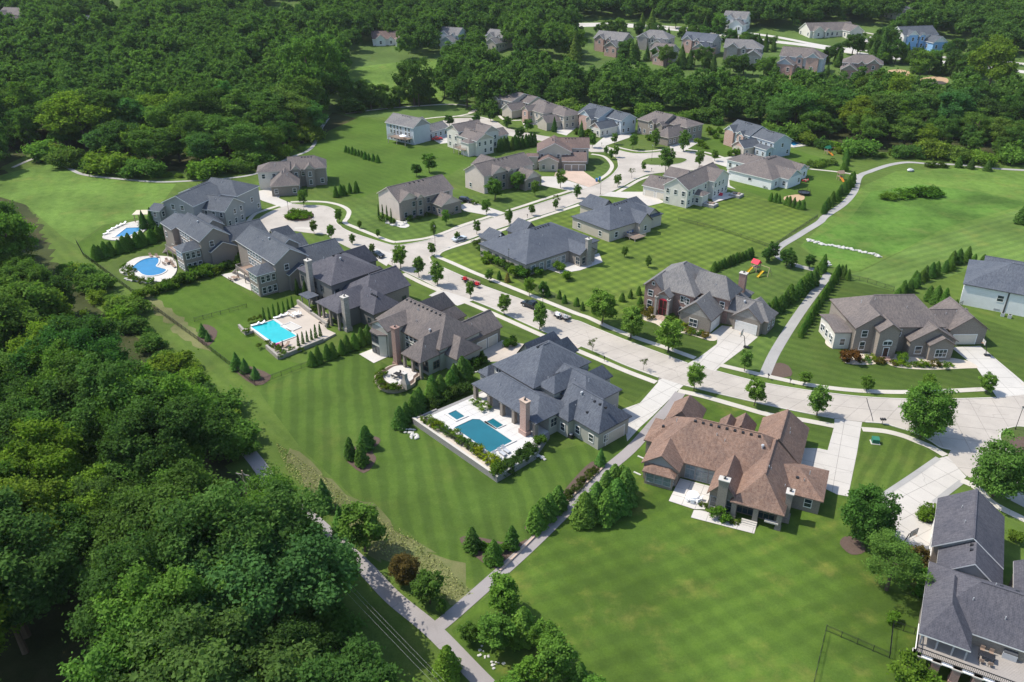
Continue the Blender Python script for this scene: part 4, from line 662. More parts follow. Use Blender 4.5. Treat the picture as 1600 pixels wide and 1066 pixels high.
h = house('siding_house', 'taupe roofed cream sided house with a small balcony deck over the lawn', (-26, 332.1), -50, ws, 'roof_taupe', 'side_cream', 'side_tan', fascia='trim_white', seed=73); deck(h, 8, 15, -4, .3, 2.5, 'wood_deck', False)
ws = [W(3, 18, -4, 12, 6.3, 'u', 'gg', .38), W(14, 25, 1, 12, 6, 'u', 'gg', .45), W(16, 24, -9, 3, 3.6, 'v', 'gg', .65, win=0), W(4, 9, -5, 3, 6.3, 'v', 'gg', .7)]
h = house('two_storey_house', 'taupe roofed house with white framed gable windows, last in the back row by the trees', (-8.7, 409.3), -50, ws, 'roof_taupe', 'side_tan', 'side_tan', fascia='trim_white', seed=79)
ws = [W(3, 17, -2, 14, 6.3, 'u', 'gh', .42), W(3, 8.4, -4.5, 4, 6.3, 'v', 'gg', .7, wm='brick_pink'), W(15, 26, 3, 14, 6, 'u', 'gh', .45), W(16, 23.6, -5, 5, 3.6, 'v', 'gg', .65, wm='side_tan', win=0)]
h = house('two_storey_house', 'taupe roofed house with a narrow brick front gable in the back row', (6.1, 383.4), -55, ws, 'roof_taupe', 'side_tan', 'side_tan', fascia='trim_tan', seed=83)
ws = [W(1, 15.6, -3, 13, 6.3, 'u', 'gg', .42), W(4, 12, -4.9, 4, 6.3, 'v', 'gg', .65, wm='brick_pink'), W(14, 25.4, 1.5, 11.5, 6.3, 'u', 'gg', .5), W(16, 23.3, -9, 3, 3.6, 'v', 'gg', .68, wm='side_cream', gm='brick_pink'), W(10, 13.5, -5.6, 2, 5.6, 'v', 'gg', .8, wm='stone_grey')]
h = house('two_storey_house', 'blue grey roofed back row house with pink brick gables between taupe ones', (31.2, 372.9), -52, ws, 'roof_blue', 'side_blue', 'side_blue', fascia='trim_white', seed=89)
ws = [W(-2.5, 12, 0, 14, 6.3, 'u', (4.5, 'g'), .48, wm='brick_taupe'), W(10, 22.6, 3.8, 15.3, 6.3, 'u', 'gh', .4), W(13.8, 22.1, -7.4, 7, 3.6, 'v', 'hg', .8, wm='brick_taupe'), W(5, 8.6, -1.2, 5, 6.3, 'v', 'gg', .8, wm='brick_taupe'), W(9.4, 13, -1, 4, 6, 'v', 'gg', .8, wm='brick_taupe')]
h = house('two_storey_house', 'taupe roofed brown brick house with hipped garage facing the oval island', (56.9, 355.6), -50, ws, 'roof_taupe', 'side_taupe', 'side_taupe', fascia='trim_tan', seed=97)
ws = [W(-18.5, -4, 6.5, 19.5, 6.3, 'u', 'gg', .52), W(-6, 8.6, 7.5, 18, 6.3, 'u', 'gg', .5), W(-18.4, -12.4, 5.6, 12, 6.3, 'v', 'gg', .75, wm='brick_pink'), W(-11, -6.6, 5.6, 12, 5.8, 'v', 'gg', .8, wm='brick_pink'), W(-5.6, 1.6, -1.4, 10, 3.6, 'v', 'gg', .68, wm='side_tan', gm='brick_pink'), W(1.4, 8.4, 4, 9, 3.8, 'u', 'gg', .4, wm='side_blue')]
h = house('two_storey_house', 'slate blue roofed house with pink brick gables backing onto a small white fenced pool', (93.1, 319), -61, ws, 'roof_blue', 'side_blue', 'side_blue', fascia='trim_white', seed=101)
ws = [W(-.6, 17.9, .2, 26, 3.7, 'v', 'hh', .44, win=0), W(12, 21.2, 5.5, 15.5, 3.6, 'u', 'gg', .5), W(12, 18.6, 17, 24, 3.6, 'u', 'gg', .6), W(-9, 4, 12, 22, 3.6, 'u', 'hg', .5)]
h = house('ranch_house', 'taupe roofed ranch house with a long white side wall and a row of small shrubs', (79, 286), -47, ws, 'roof_taupe', 'side_white', 'side_blue', fascia='trim_white', seed=103); vents_row(h, ws[0], 7, .4, .6, .7); window(h, ws, ws[0], 'v0', 9, 1.6, 1.2, 1.0, force=True); window(h, ws, ws[0], 'u1', 3, .9, 1.1, 1.5, force=True)
ws = [W(.4, 11, -2.6, 8, 3.6, 'u', 'gg', .5, win=0), W(10.2, 19.8, -5.6, 20, 6.3, 'v', 'gg', .66), W(13, 21.9, 8.6, 20.5, 6.3, 'u', 'gg', .48), W(18.4, 22.7, -.6, 4.6, 3.6, 'u', 'gh', .5), W(4, 12, 5, 13, 6, 'u', 'gg', .6)]
h = house('two_storey_house', 'taupe roofed cream house with rear sunroom and two raised planter boxes on the lawn', (46.1, 269.9), -40, ws, 'roof_taupe', 'side_cream', 'side_cream', fascia='trim_white', seed=107)
for s in (2.4, 7): garage_door(h, ws[0], 'v0', s + .2, 3.6, 2.3, 'garage_tan')
# ---- houses on the far rise
def far_house(label, px, rot, roof, wall, front, mir=1, L=19, D=11.5, hip='gg', sc_=1.15, one=False, seed=0):
    ze = 3.4 if one else 6.2; e2 = 'g' + hip[1]
    ws = [W(0, L, 0, D, ze, 'u', hip, .6), W(1.5, 7.5, -1.2, 6, ze, 'v', 'gg', .75, wm=front), W(8.2, 11.8, -.8, 5, ze - .3, 'v', 'gg', .85, wm=front), W(L - 8, L + .4, -7, 5, 3.6, 'v', 'gg', .65, wm=front)]
    if mir < 0:
        for k in ws:
            u0, u1, v0, v1 = k['r']; k['r'] = (L - u1, L - u0, v0, v1)
            if k['ax'] == 'u': k['ends'] = (k['ends'][1], k['ends'][0])
    p = G(*px); return house('two_storey_house' if not one else 'ranch_house', label, (p.x, p.y), rot, ws, roof, wall, wall, fascia='trim_white', seed=seed, scale=sc_, base=-3)
far_house('grey roofed pink brick house on the far rise next to the divided road', (926, 78), -38, 'roof_grey', 'side_taupe', 'brick_pink', seed=1)
far_house('pale hipped roof house above the tree belt beside the dark navy roof', (992, 76), -30, 'roof_grey', 'side_tan', 'stone_grey', hip='hh', seed=2)
far_house('partly hidden tan gabled house sunk in the tree belt', (1014, 94), -40, 'roof_taupe', 'side_tan', 'brick_pink', L=14, sc_=1.0, seed=3)
far_house('dark navy roofed house on the far rise', (1062, 80), -40, 'roof_slate', 'side_grey', 'brick_pink', seed=4)
far_house('tan stone house with grey hipped roof and a small pool on the far rise', (1128, 94), -20, 'roof_grey', 'side_taupe', 'stone_grey', hip='gh', sc_=1.2, seed=5)
far_house('taupe roofed house with a pale blue end wall on the far rise', (1214, 110), -28, 'roof_taupe', 'side_blue', 'brick_pink', -1, hip='hg', sc_=1.3, seed=6)
far_house('red brick house with taupe hipped roof beside bare tan soil on the far rise', (1312, 118), -22, 'roof_taupe', 'side_taupe', 'brick_red', -1, hip='hh', sc_=1.15, seed=7)
far_house('long low white gabled house beyond the divided road', (1264, 60), 12, 'roof_taupe', 'side_cream', 'side_cream', one=True, L=26, sc_=1.3, seed=8)
far_house('white and sky blue house beyond the divided road', (1408, 78), 14, 'roof_blue', 'side_white', 'side_sky', sc_=1.35, seed=9)
far_house('small white house with a grey gable among the far trees by the road', (1126, 46), -30, 'roof_grey', 'side_white', 'side_white', L=14, sc_=1.2, seed=10)
far_house('white house with a central brick chimney among the far trees', (684, 72), -25, 'roof_grey', 'side_blue', 'side_white', L=13, sc_=1.15, seed=11)
far_house('brown roofed cottage with white porch among the far trees', (582, 72), 10, 'roof_brown', 'side_white', 'side_white', one=True, L=20, sc_=1.2, seed=12)
far_house('grey roofed house half hidden in far trees', (757, 74), -35, 'roof_grey', 'side_tan', 'side_tan', L=13, sc_=1.1, seed=13)
far_house('taupe roof showing above the woods at the far edge', (0, 40), -20, 'roof_taupe', 'side_tan', 'side_tan', sc_=1.2, seed=14)
far_house('long blue grey roof showing above the dense woods', (105, 46), 4, 'roof_blue', 'side_grey', 'side_grey', one=True, L=40, hip='hh', sc_=1.2, seed=15)
far_house('pale grey roof at the end of the far side road', (1404, 32), 30, 'roof_grey', 'side_white', 'side_white', one=True, sc_=1.2, seed=16)
# ================================================================== VEGETATION
def unit(a): return a / np.maximum(np.linalg.norm(a, axis=1, keepdims=True), 1e-6)
def quads(name, pos, nrm, size, val, mat, aspect=.75):
    n = len(pos); r = unit(rng.normal(size=(n, 3))); t = unit(np.cross(nrm, r)); b = np.cross(nrm, t); s = size[:, None] * .5
    bend = nrm * (s * .35)
    P = np.stack([pos - t*s - b*s*aspect*.6, pos + t*s*.3 - b*s*aspect - bend, pos + t*s*1.1 + b*s*.2*aspect, pos - t*s*.2 + b*s*aspect - bend], 1).reshape(-1, 3)
    me = bpy.data.meshes.new(name); me.vertices.add(4 * n); me.vertices.foreach_set('co', P.astype(np.float32).ravel())
    me.loops.add(4 * n); me.loops.foreach_set('vertex_index', np.arange(4 * n, dtype=np.int32)); me.polygons.add(n); me.polygons.foreach_set('loop_start', np.arange(0, 4 * n, 4, dtype=np.int32))
    try: me.polygons.foreach_set('loop_total', np.full(n, 4, dtype=np.int32))
    except Exception: pass
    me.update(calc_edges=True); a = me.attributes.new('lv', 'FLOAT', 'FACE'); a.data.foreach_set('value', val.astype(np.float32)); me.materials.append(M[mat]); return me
def crown_broad(rx, rz, zc, ncl, nl, ls, mat='leaf', low=-.55, cr_=(.19, .36), gap=.45):
    d = unit(rng.normal(size=(ncl * 4, 3))); d = d[d[:, 2] > low]; az = np.arctan2(d[:, 1], d[:, 0]); ph = rng.uniform(0, 6.28, 4)
    keep = rng.uniform(size=len(d)) < 1 - gap + gap * np.sin(az * 2 + ph[0] + d[:, 2] * 2); d = d[keep][:ncl]; az = az[keep][:ncl]; k = len(d)
    rad = rng.uniform(.3, 1.0, k) ** .65 * rng.uniform(.8, 1.08, k); lop = 1 + gap * (.34 * np.sin(az * 2 + ph[1]) + .28 * np.sin(az * 3 + ph[2] + 2 * d[:, 2]))
    c = d * rad[:, None] * np.array([rx, rx, rz]); c[:, :2] *= lop[:, None]; c[:, 2] = c[:, 2] * (1 + .1 * np.sin(az + ph[3])) + zc
    r = rng.uniform(cr_[0], cr_[1], k) * rx; st = rng.uniform(.7, 1.4, (k, 3)) * np.array([1, 1, .72]); cv = rng.uniform(-.3, .26, k); wt = r ** 2 / (r ** 2).sum(); ci = rng.choice(k, nl, p=wt)
    dd = unit(rng.normal(size=(nl, 3)) + .6 * d[ci] + np.array([0, 0, .4])); rr = r[ci] * rng.uniform(.4, 1.05, nl) ** .6; tail = rng.uniform(size=nl) < .16; rr = np.where(tail, r[ci] * rng.uniform(1.0, 1.6, nl), rr)
    pos = c[ci] + dd * rr[:, None] * st[ci]; pos += rng.normal(size=pos.shape) * ls * .3
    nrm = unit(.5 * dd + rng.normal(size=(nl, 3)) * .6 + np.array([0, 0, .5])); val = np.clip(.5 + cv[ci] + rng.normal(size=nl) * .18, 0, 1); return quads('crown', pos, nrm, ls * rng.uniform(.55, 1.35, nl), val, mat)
def crown_cone(h, r, z0, nl, ls, mat='leaf_conifer', power=.8, tiers=0, blunt=.08):
    t = rng.uniform(0, 1, nl) ** 1.5; a = rng.uniform(0, 2 * math.pi, nl); k = (1 - t) ** power * (1 - blunt) + blunt * (1 - t); k *= np.minimum(1, .6 + t * 5)
    k *= 1 + .16 * np.sin(a * 3 + 7 * t + rng.uniform(0, 6)) + .13 * np.sin(a * 5 + 23 * t + rng.uniform(0, 6)) + .07 * np.sin(a * 9 - 31 * t)
    if tiers: k *= .72 + .42 * (1 - np.mod(t * tiers + .1 * np.sin(a * 5), 1.0))
    rr = r * k * rng.uniform(.7, 1.04, nl); pos = np.stack([rr * np.cos(a), rr * np.sin(a), z0 + t * (h - z0)], 1); nrm = unit(np.stack([np.cos(a), np.sin(a), np.full(nl, .55)], 1) + rng.normal(size=(nl, 3)) * .45)
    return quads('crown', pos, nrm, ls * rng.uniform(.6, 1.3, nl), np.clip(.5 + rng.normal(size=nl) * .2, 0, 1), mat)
def trunk_mesh(h, r, branches, reach, seed, mat='bark', top=None):
    rr = random.Random(seed); b = MB(); top = top or h; p = Vector((0, 0, -.1)); q = Vector((rr.uniform(-.2, .2), rr.uniform(-.2, .2), top * .45)); e = Vector((rr.uniform(-.5, .5), rr.uniform(-.5, .5), top))
    b.tube(p, q, r * 1.15, r * .8, 7).tube(q, e, r * .8, r * .25, 6)
    for i in range(branches):
        a = 2 * math.pi * i / branches + rr.uniform(-.4, .4); s = q.lerp(e, rr.uniform(0, .7)); f = s + Vector((math.cos(a), math.sin(a), rr.uniform(.5, 1.0))) * reach * rr.uniform(.6, 1); b.tube(s, f, r * .42, r * .12, 5)
    return b.mesh('trunk', mat)
TK = {}
def kind(name, variants): TK[name] = variants
kind('oak_near', [(trunk_mesh(16, .38, 6, 4, i, top=11), crown_broad(5.6 + .6 * (i % 3), 5.8 - .6 * (i % 2), 9.6, 170, 34000, .33, cr_=(.1, .23))) for i in range(5)])
kind('oak_mid', [(trunk_mesh(16, .38, 4, 4, i, top=11), crown_broad(5.2 + .6 * (i % 3), 6.5 - .8 * (i % 2), 8.9, 100, 11000, .52, low=-.75, cr_=(.12, .27))) for i in range(6)])
kind('oak_far', [(trunk_mesh(16, .38, 2, 3, i, top=11), crown_broad(5.4, 6.2, 8.8, 54, 3200, .9, low=-.75, cr_=(.15, .3))) for i in range(4)])
kind('locust', [(trunk_mesh(13, .28, 5, 3, i + 9, top=9), crown_broad(4.6, 5.4, 6.9, 70, 13000, .25, low=-.85, cr_=(.14, .28))) for i in range(2)])
kind('poplar', [(trunk_mesh(18, .3, 4, 2, i + 60, top=14), crown_broad(3.3, 7.6, 9.6, 90, 9000, .46, low=-.95, cr_=(.2, .4))) for i in range(2)])
kind('street', [(trunk_mesh(5.5, .09, 4, 1.0, i + 20, top=4), crown_broad(1.5, 2.2, 3.2, 60, 4600, .24, low=-.97, cr_=(.18, .34), gap=.15)) for i in range(3)])
kind('sapling', [(trunk_mesh(4, .05, 5, .8, i + 30, 'bark_pale', top=3.2), crown_broad(.95, 1.25, 2.5, 14, 420, .16, low=-.8)) for i in range(2)])
kind('pear', [(trunk_mesh(8, .14, 5, 1.6, i + 40, top=6), crown_broad(2.9, 3.5, 4.1, 110, 15000, .25, low=-.95, cr_=(.15, .28), gap=.15)) for i in range(2)])
kind('arborvitae', [(trunk_mesh(4, .07, 0, 1, i, top=2), crown_cone(4.2, .95 + .15 * i, .05, 3800, .2, power=.5, blunt=.25)) for i in range(3)])
kind('cypress', [(trunk_mesh(3, .05, 0, 1, i, top=1.5), crown_cone(3.0, .36, .05, 900, .15, power=.45, blunt=.25)) for i in range(2)])
kind('spruce', [(trunk_mesh(6, .12, 0, 1, i, top=5), crown_cone(6, 1.7, .25, 4200, .28, power=.9, tiers=9, blunt=.02)) for i in range(2)])
kind('shrub', [(None, crown_broad(.62, .5, .42, 12, 620, .14, 'leaf_shrub', low=-.6, cr_=(.3, .5))) for i in range(3)])
kind('hedge_shrub', [(None, crown_broad(.85, .85, .75, 16, 1500, .17, 'leaf_shrub', low=-.9, cr_=(.3, .5))) for i in range(3)])
kind('brush', [(None, crown_broad(2.4, 1.7, 1.4, 24, 2600, .34, 'leaf', low=-.7, cr_=(.25, .45))) for i in range(3)])
TREE_N = 0
def plant(name, kd, p, h, label, cat, group, color=(1, 1, 1), wide=1.0, rz=None, tilt=0):
    """one plant with its own trunk and crown; meshes are shared between plants of a kind"""
    global TREE_N
    TREE_N += 1; tr, crn = TK[kd][TREE_N % len(TK[kd])]; base = {'oak_near': 15.6, 'oak_mid': 15.4, 'oak_far': 15, 'locust': 12.4, 'poplar': 17.4, 'street': 5.4, 'sapling': 3.8, 'pear': 7.7, 'arborvitae': 4.2, 'cypress': 3, 'spruce': 6, 'shrub': .95, 'hedge_shrub': 1.65, 'brush': 3.1}[kd]
    s = h / base; rz = random.uniform(0, 6.28) if rz is None else rz; col = (*[c * random.uniform(.92, 1.08) for c in color], 1)
    if tr is None:
        o = link(name, crn, None, p, rz); o.scale = (s * wide, s * wide, s); o.color = col; return tag(o, label, cat, group)
    o = thing(name, label, cat, p, rz, group); o.scale = (s * wide, s * wide, s); link('trunk', tr, o); c = link('crown', crn, o); c.color = col; return o
DG, MG, LG, YG, BG = (.74, .8, .82), (1, 1, 1), (1.32, 1.22, 1.05), (1.7, 1.4, .85), (.78, .95, 1.15)
# ---- street trees (foot of the trunk, height in picture units)
def at_h(px, py, hp, z=0): return G(px, py, z), hp / (pxm(px, py) * .86)
for px, py, hp, w_ in [(626, 420, 34, 1.0), (655, 433, 31, .9), (684, 446, 37, 1.0), (735, 466, 25, .85), (788, 492, 32, .9), (843, 515, 41, .95), (1084, 611, 42, 1.0), (1178, 634, 44, 1.0), (1276, 650, 48, 1.05), (1163, 580, 32, .95)]:
    p, h_ = at_h(px, py, hp); plant('street_tree', 'street', p, h_, 'young leafy street tree in the grass verge of the main street', 'tree', 'street trees along the main street', (1.7, 1.45, 1.3) if px > 1000 else (1.55, 1.35, 1.2), w_ * .95)
for px, py, hp in [(940, 506, 50), (985, 528, 46), (1044, 550, 50)]:
    p, h_ = at_h(px, py, hp); plant('street_tree', 'street', p, h_, 'full round street tree in front of the red brick house', 'tree', 'three round trees before the red brick house', (1.6, 1.4, 1.15), 1.25)
for px, py, hp in [(1256, 602, 22), (1353, 611, 24), (1448, 611, 26), (1540, 614, 30)]:
    p, h_ = at_h(px, py, hp); plant('street_tree', 'street', p, h_, 'small street tree in front of the brown brick gabled house', 'tree', 'small trees before the brown brick house', LG, 1.2)
for px, py, hp, lb in [(1438, 683, 78, 'large round street tree beside the curved pavement and green utility box'), (1551, 776, 86, 'large round street tree whose shadow falls on the wide concrete circle'), (1348, 846, 84, 'dark dense round tree in a mulch ring beside the basketball court')]:
    p, h_ = at_h(px, py, hp); plant('round_tree', 'pear', p, h_ * 1.05, lb, 'tree', None, (.8, .85, .85) if px == 1348 else (1.35, 1.25, 1.15), 1.0)
p, h_ = at_h(1385, 922, 75); plant('round_tree', 'locust', p, h_ * 1.15, 'feathery light green tree on the big lawn below the basketball hoop', 'tree', None, (1.35, 1.3, 1.1), 1.15)
for px, py, hp in [(697, 352, 22), (760, 335, 22), (795, 351, 22), (745, 366, 20), (831, 337, 16), (715, 377, 14), (836, 307, 22), (868, 328, 15), (902, 310, 20), (876, 294, 26), (965, 292, 18), (954, 249, 14), (962, 246, 16), (925, 231, 20), (947, 242, 12), (960, 226, 16), (989, 234, 22), (1023, 231, 26), (1005, 268, 13), (1040, 270, 36), (1068, 237, 30), (1092, 262, 24), (1116, 252, 16), (1044, 263, 10)]:
    p, h_ = at_h(px, py, hp); plant('street_tree', 'street', p, h_, 'small street tree along the side street towards the back row', 'tree', 'small trees along the side street', (1.35, 1.25, 1.15), .9)
for px, py, hp in [(491, 366, 20), (518, 374, 22), (551, 382, 16), (530, 348, 20), (475, 322, 24), (562, 357, 12), (591, 372, 13), (616, 352, 10), (677, 368, 20), (582, 398, 16), (675, 400, 20)]:
    p, h_ = at_h(px, py, hp); plant('street_tree', 'street', p, h_, 'small street tree round the turning circle with the planted island', 'tree', 'small trees round the planted circle', (1.3, 1.15, 1.05), .85)
for px, py, hp in [(925, 551, 24), (1005, 579, 22), (925, 547, 8), (869, 323, 20), (987, 279, 16)]:
    p, h_ = at_h(px, py, hp); plant('sapling', 'sapling', p, max(1.8, h_), 'thin bare twigged sapling in the verge', 'tree', 'thin saplings in the verges', (.8, .62, .6), 1)
for px, py, hp in [(976, 402, 16), (1013, 418, 18), (823, 452, 0)]:
    if hp: p, h_ = at_h(px, py, hp); plant('lawn_tree', 'street', p, h_, 'lone young tree standing on the striped lawn', 'tree', 'lone young trees on the striped lawn', LG, .9)
for px, py, hp, c in [(827, 462, 26, LG), (794, 402, 10, MG), (849, 463, 22, DG), (765, 440, 18, LG)]:
    p, h_ = at_h(px, py, hp); plant('garden_tree', 'street', p, h_, 'small garden tree beside the corner ranch house shrubs', 'tree', 'garden trees by the corner ranch house', c, 1.0)
for px, py, hp, lb, kd, c in [(773, 312, 30, 'bushy tree at the beige gable corner of the house', 'street', (.9, 1, .9)), (808, 297, 26, 'bright green tree before the taupe front wing', 'street', LG), (671, 270, 26, 'leafy yard tree behind the cypress walled house', 'street', LG), (651, 276, 18, 'smaller leafy yard tree behind the cypress walled house', 'street', DG), (744, 196, 16, 'small round tree on the curved trail bend', 'street', DG), (767, 190, 14, 'small round tree by the back row drive', 'street', DG), (702, 198, 16, 'tree at the far turning circle', 'street', DG), (793, 200, 16, 'round tree before the back row lawns', 'street', MG), (825, 207, 18, 'rounded tree in front of the narrow brick gable', 'street', MG), (813, 219, 18, 'small tree on the back street verge', 'street', DG), (866, 206, 20, 'dark conifer by the back row driveway', 'spruce', DG), (908, 214, 22, 'dark conifer between two back row driveways', 'spruce', MG)]:
    p, h_ = at_h(px, py, hp); plant('yard_tree', kd, p, h_, lb, 'tree', None, c, 1.25 if kd == 'street' else .8)
# ---- conifers and hedges
def row(a, b_, n, kd, hp, label, cat, group, color=MG, jit=.25, wide=1.0, name=None):
    A, B = G(*a), G(*b_)
    for i in range(n):
        t = i / max(1, n - 1); p = A.lerp(B, t) + Vector((random.uniform(-jit, jit), random.uniform(-jit, jit), 0)); p.z = zg(p.y); m = (a[0] + (b_[0] - a[0]) * t, a[1] + (b_[1] - a[1]) * t)
        plant(name or {'arborvitae': 'conifer', 'cypress': 'cypress', 'spruce': 'spruce', 'shrub': 'shrub', 'hedge_shrub': 'hedge_shrub'}[kd], kd, p, hp / (pxm(*m) * .86) * random.uniform(.88, 1.12), label, cat, group, color, wide)
row((488, 572), (576, 536), 9, 'arborvitae', 25, 'full conifer in the row between the teal pool and the taupe roofed house', 'conifer', 'conifer row below the teal pool', (1.15, 1.2, 1), wide=1.1)
row((622, 668), (650, 648), 4, 'arborvitae', 33, 'dense conifer in the screen left of the slate house terrace', 'conifer', 'conifer screen by the raised terrace', (.9, 1, .95), .6, 1.2); row((648, 644), (734, 592), 9, 'arborvitae', 36, 'dense conifer in the screen left of the slate house terrace', 'conifer', 'conifer screen by the raised terrace', (1.1, 1.2, 1), .8, 1.25)
row((672, 640), (728, 612), 11, 'hedge_shrub', 16, 'clipped dark shrub in the hedge edging the pool terrace', 'shrub', 'hedge edging the pool terrace', (.55, .62, .75)); row((786, 741), (832, 712), 10, 'hedge_shrub', 18, 'silvery dark shrub in the hedge at the patio end', 'shrub', 'hedge at the patio end', (.5, .58, .75))
row((414, 502), (458, 483), 7, 'cypress', 20, 'slim dark cypress in the row at the upper edge of the teal pool', 'cypress', 'cypresses above the teal pool', (.85, 1, .9), .05); row((467, 543), (501, 528), 6, 'cypress', 21, 'slim dark cypress in the row at the lower edge of the teal pool', 'cypress', 'cypresses below the teal pool', (.85, 1, .9), .05)
row((465, 460), (478, 463), 2, 'arborvitae', 22, 'narrow conifer at the wall above the teal pool', 'conifer', 'two conifers at the wall above the teal pool', DG, .1, .6)
row((218, 468), (330, 428), 14, 'hedge_shrub', 15, 'rounded shrub in the hedge below the kidney shaped pool', 'shrub', 'hedge below the kidney pool', (1.0, 1.1, .8), .4, 1.15); row((330, 428), (375, 414), 6, 'hedge_shrub', 12, 'rounded shrub in the hedge below the kidney shaped pool', 'shrub', 'hedge below the kidney pool', (.8, .9, .8), .4, 1.1)
row((149, 407), (262, 372), 17, 'arborvitae', 21, 'bushy evergreen in the hedge between the two pools', 'conifer', 'hedge between the two pools', (1.05, 1.2, .95), .5, 1.25); row((230, 358), (252, 352), 4, 'spruce', 26, 'dark conifer by the small lap pool', 'conifer', 'dark conifers by the lap pool', (.8, .9, .9), .8)
row((1198, 500), (1268, 446), 13, 'arborvitae', 24, 'conifer in the row along the upper side of the trail beside the brick house', 'conifer', 'conifer row above the trail', (.95, 1.05, .9), .5, 1.2); row((1270, 444), (1288, 418), 4, 'arborvitae', 20, 'conifer in the row along the upper side of the trail beside the brick house', 'conifer', 'conifer row above the trail', (.95, 1.05, .9), .5, 1.2)
row((1250, 527), (1308, 432), 22, 'arborvitae', 17, 'conifer in the dense row along the lower side of the trail', 'conifer', 'conifer row below the trail', (1.0, 1.15, .9), .2, 1.1); row((1312, 430), (1324, 438), 3, 'arborvitae', 17, 'conifer behind the brown brick gabled house', 'conifer', 'conifers behind the brown brick house', MG, .5)
row((1116, 424), (1172, 402), 13, 'arborvitae', 14, 'clipped conifer in the hedge behind the brick house play lawn', 'conifer', 'hedge behind the play lawn', (.9, 1, .85), .2, 1.3)
for px, py, hp in [(1197, 410, 22), (1206, 405, 24), (1228, 416, 26), (1235, 420, 22), (1264, 420, 20)]: p, h_ = at_h(px, py, hp); plant('garden_tree', 'street', p, h_, 'dense little tree beside the bend of the upper trail', 'tree', 'trees at the trail bend', (.75, .82, .85), 1.25)
for px, py in [(856, 463), (874, 467), (882, 474), (901, 478), (910, 485), (957, 476), (972, 471), (985, 466), (998, 461), (1000, 477), (780, 437)]: p, h_ = at_h(px, py, 13); plant('conifer', 'arborvitae', p, h_, 'small cone shaped conifer at the edge of the striped lawn', 'conifer', 'small conifers round the striped lawn', (.95, 1.05, .85), 1.25)
p, h_ = at_h(793, 441, 14); plant('conifer', 'arborvitae', p, h_, 'browned dying conifer beside the pavement', 'conifer', None, (2.6, 1.3, 1.4), 1.2)
row((1400, 470), (1440, 440), 7, 'arborvitae', 20, 'conifer in the curving row beside the mown meadow', 'conifer', 'conifer row beside the mown meadow', (.95, 1.05, .9), .8, 1.2); row((1445, 438), (1504, 408), 10, 'arborvitae', 20, 'conifer in the curving row beside the mown meadow', 'conifer', 'conifer row beside the mown meadow', (.9, 1, .9), .8, 1.2)
for px, py, hp in [(1450, 470, 22), (1461, 474, 26), (1473, 480, 28), (1520, 414, 16), (1534, 416, 17), (1493, 480, 12)]: p, h_ = at_h(px, py, hp); plant('conifer', 'arborvitae', p, h_, 'single conifer standing in the gap between the right hand houses', 'conifer', 'conifers between the right hand houses', (1, 1.1, .95), 1.2)
for px, py, hp in [(837, 828, 42), (848, 815, 40), (858, 810, 42), (872, 796, 40)]: p, h_ = at_h(px, py, hp); plant('conifer', 'arborvitae', p, h_, 'tall leafy conifer in the clump on the pool house side of the path', 'conifer', 'conifer clump left of the path', (1.2, 1.25, 1.1), 1.35)
for px, py, hp in [(912, 817, 52), (946, 815, 56), (930, 800, 50), (962, 800, 56), (945, 788, 56), (976, 784, 56), (958, 775, 52), (970, 768, 44)]: p, h_ = at_h(px, py, hp); plant('conifer', 'arborvitae', p, h_, 'tall leafy conifer in the clump on the red roofed house side of the path', 'conifer', 'conifer clump right of the path', (1.25, 1.3, 1.15), 1.25)
for px, py, hp in [(738, 858, 40), (772, 878, 40), (800, 856, 40)]: p, h_ = at_h(px, py, hp); plant('conifer', 'arborvitae', p, h_ * .95, 'plump conifer in the triangular mulch bed by the path', 'conifer', 'conifers in the triangular bed', (.85, 1, .9), 1.3)
row((752, 858), (790, 860), 5, 'hedge_shrub', 11, 'low clipped shrub between the triangular bed conifers', 'shrub', 'low shrubs in the triangular bed', (.8, 1, .7), .3, 1.3)
for px, py, hp in [(548, 716, 34), (566, 726, 34), (573, 700, 36)]: p, h_ = at_h(px, py, hp); plant('conifer', 'arborvitae', p, h_, 'plump conifer in the mulch bed on the pool lawn', 'conifer', 'conifers in the pool lawn bed', (.8, .95, .9), 1.2)
p, h_ = at_h(938, 727, 28); plant('spruce', 'spruce', p, h_, 'blue green spruce beside the path at the slate house corner', 'spruce', None, (1.2, 1.45, 1.7), 1.1)
for px, py, hp in [(318, 526, 20), (326, 533, 14), (371, 577, 26), (384, 582, 22), (400, 592, 20)]: p, h_ = at_h(px, py, hp); plant('spruce', 'spruce', p, h_, 'small spruce in a mulch bed by the black back fence', 'spruce', 'small spruces by the back fence', (1.1, 1.35, 1.4), 1.3)
for px, py, hp, lb in [(508, 795, 50, 'blue spruce on the strip between trail and dry grass'), (534, 835, 50, 'dark spruce beside the trail bend')]: p, h_ = at_h(px, py, hp); plant('spruce', 'spruce', p, h_, lb, 'spruce', None, (1, 1.25, 1.3), 1.0)
p, h_ = at_h(570, 862, 82); plant('roadside_tree', 'street', p, h_, 'bright green pyramidal tree beside the trail', 'tree', None, (1.2, 1.2, 1), 1.1); p, h_ = at_h(633, 910, 46); plant('plum_tree', 'pear', p, h_, 'purple leaved plum tree beside the trail', 'tree', None, (1.3, .5, .9), 1.1); p, h_ = at_h(672, 943, 54); plant('roadside_tree', 'street', p, h_, 'small leafy tree with bare trunk beside the trail junction', 'tree', None, (.9, .95, .9), 1.25)
row((541, 238), (566, 246), 6, 'arborvitae', 10, 'low conifer in the short hedge on the far open lawn', 'conifer', 'short hedge on the far lawn', (.9, 1.1, .8), .2, 1.2); row((571, 249), (590, 254), 4, 'arborvitae', 10, 'low conifer in the short hedge on the far open lawn', 'conifer', 'short hedge on the far lawn', (.9, 1.1, .8), .2, 1.2)
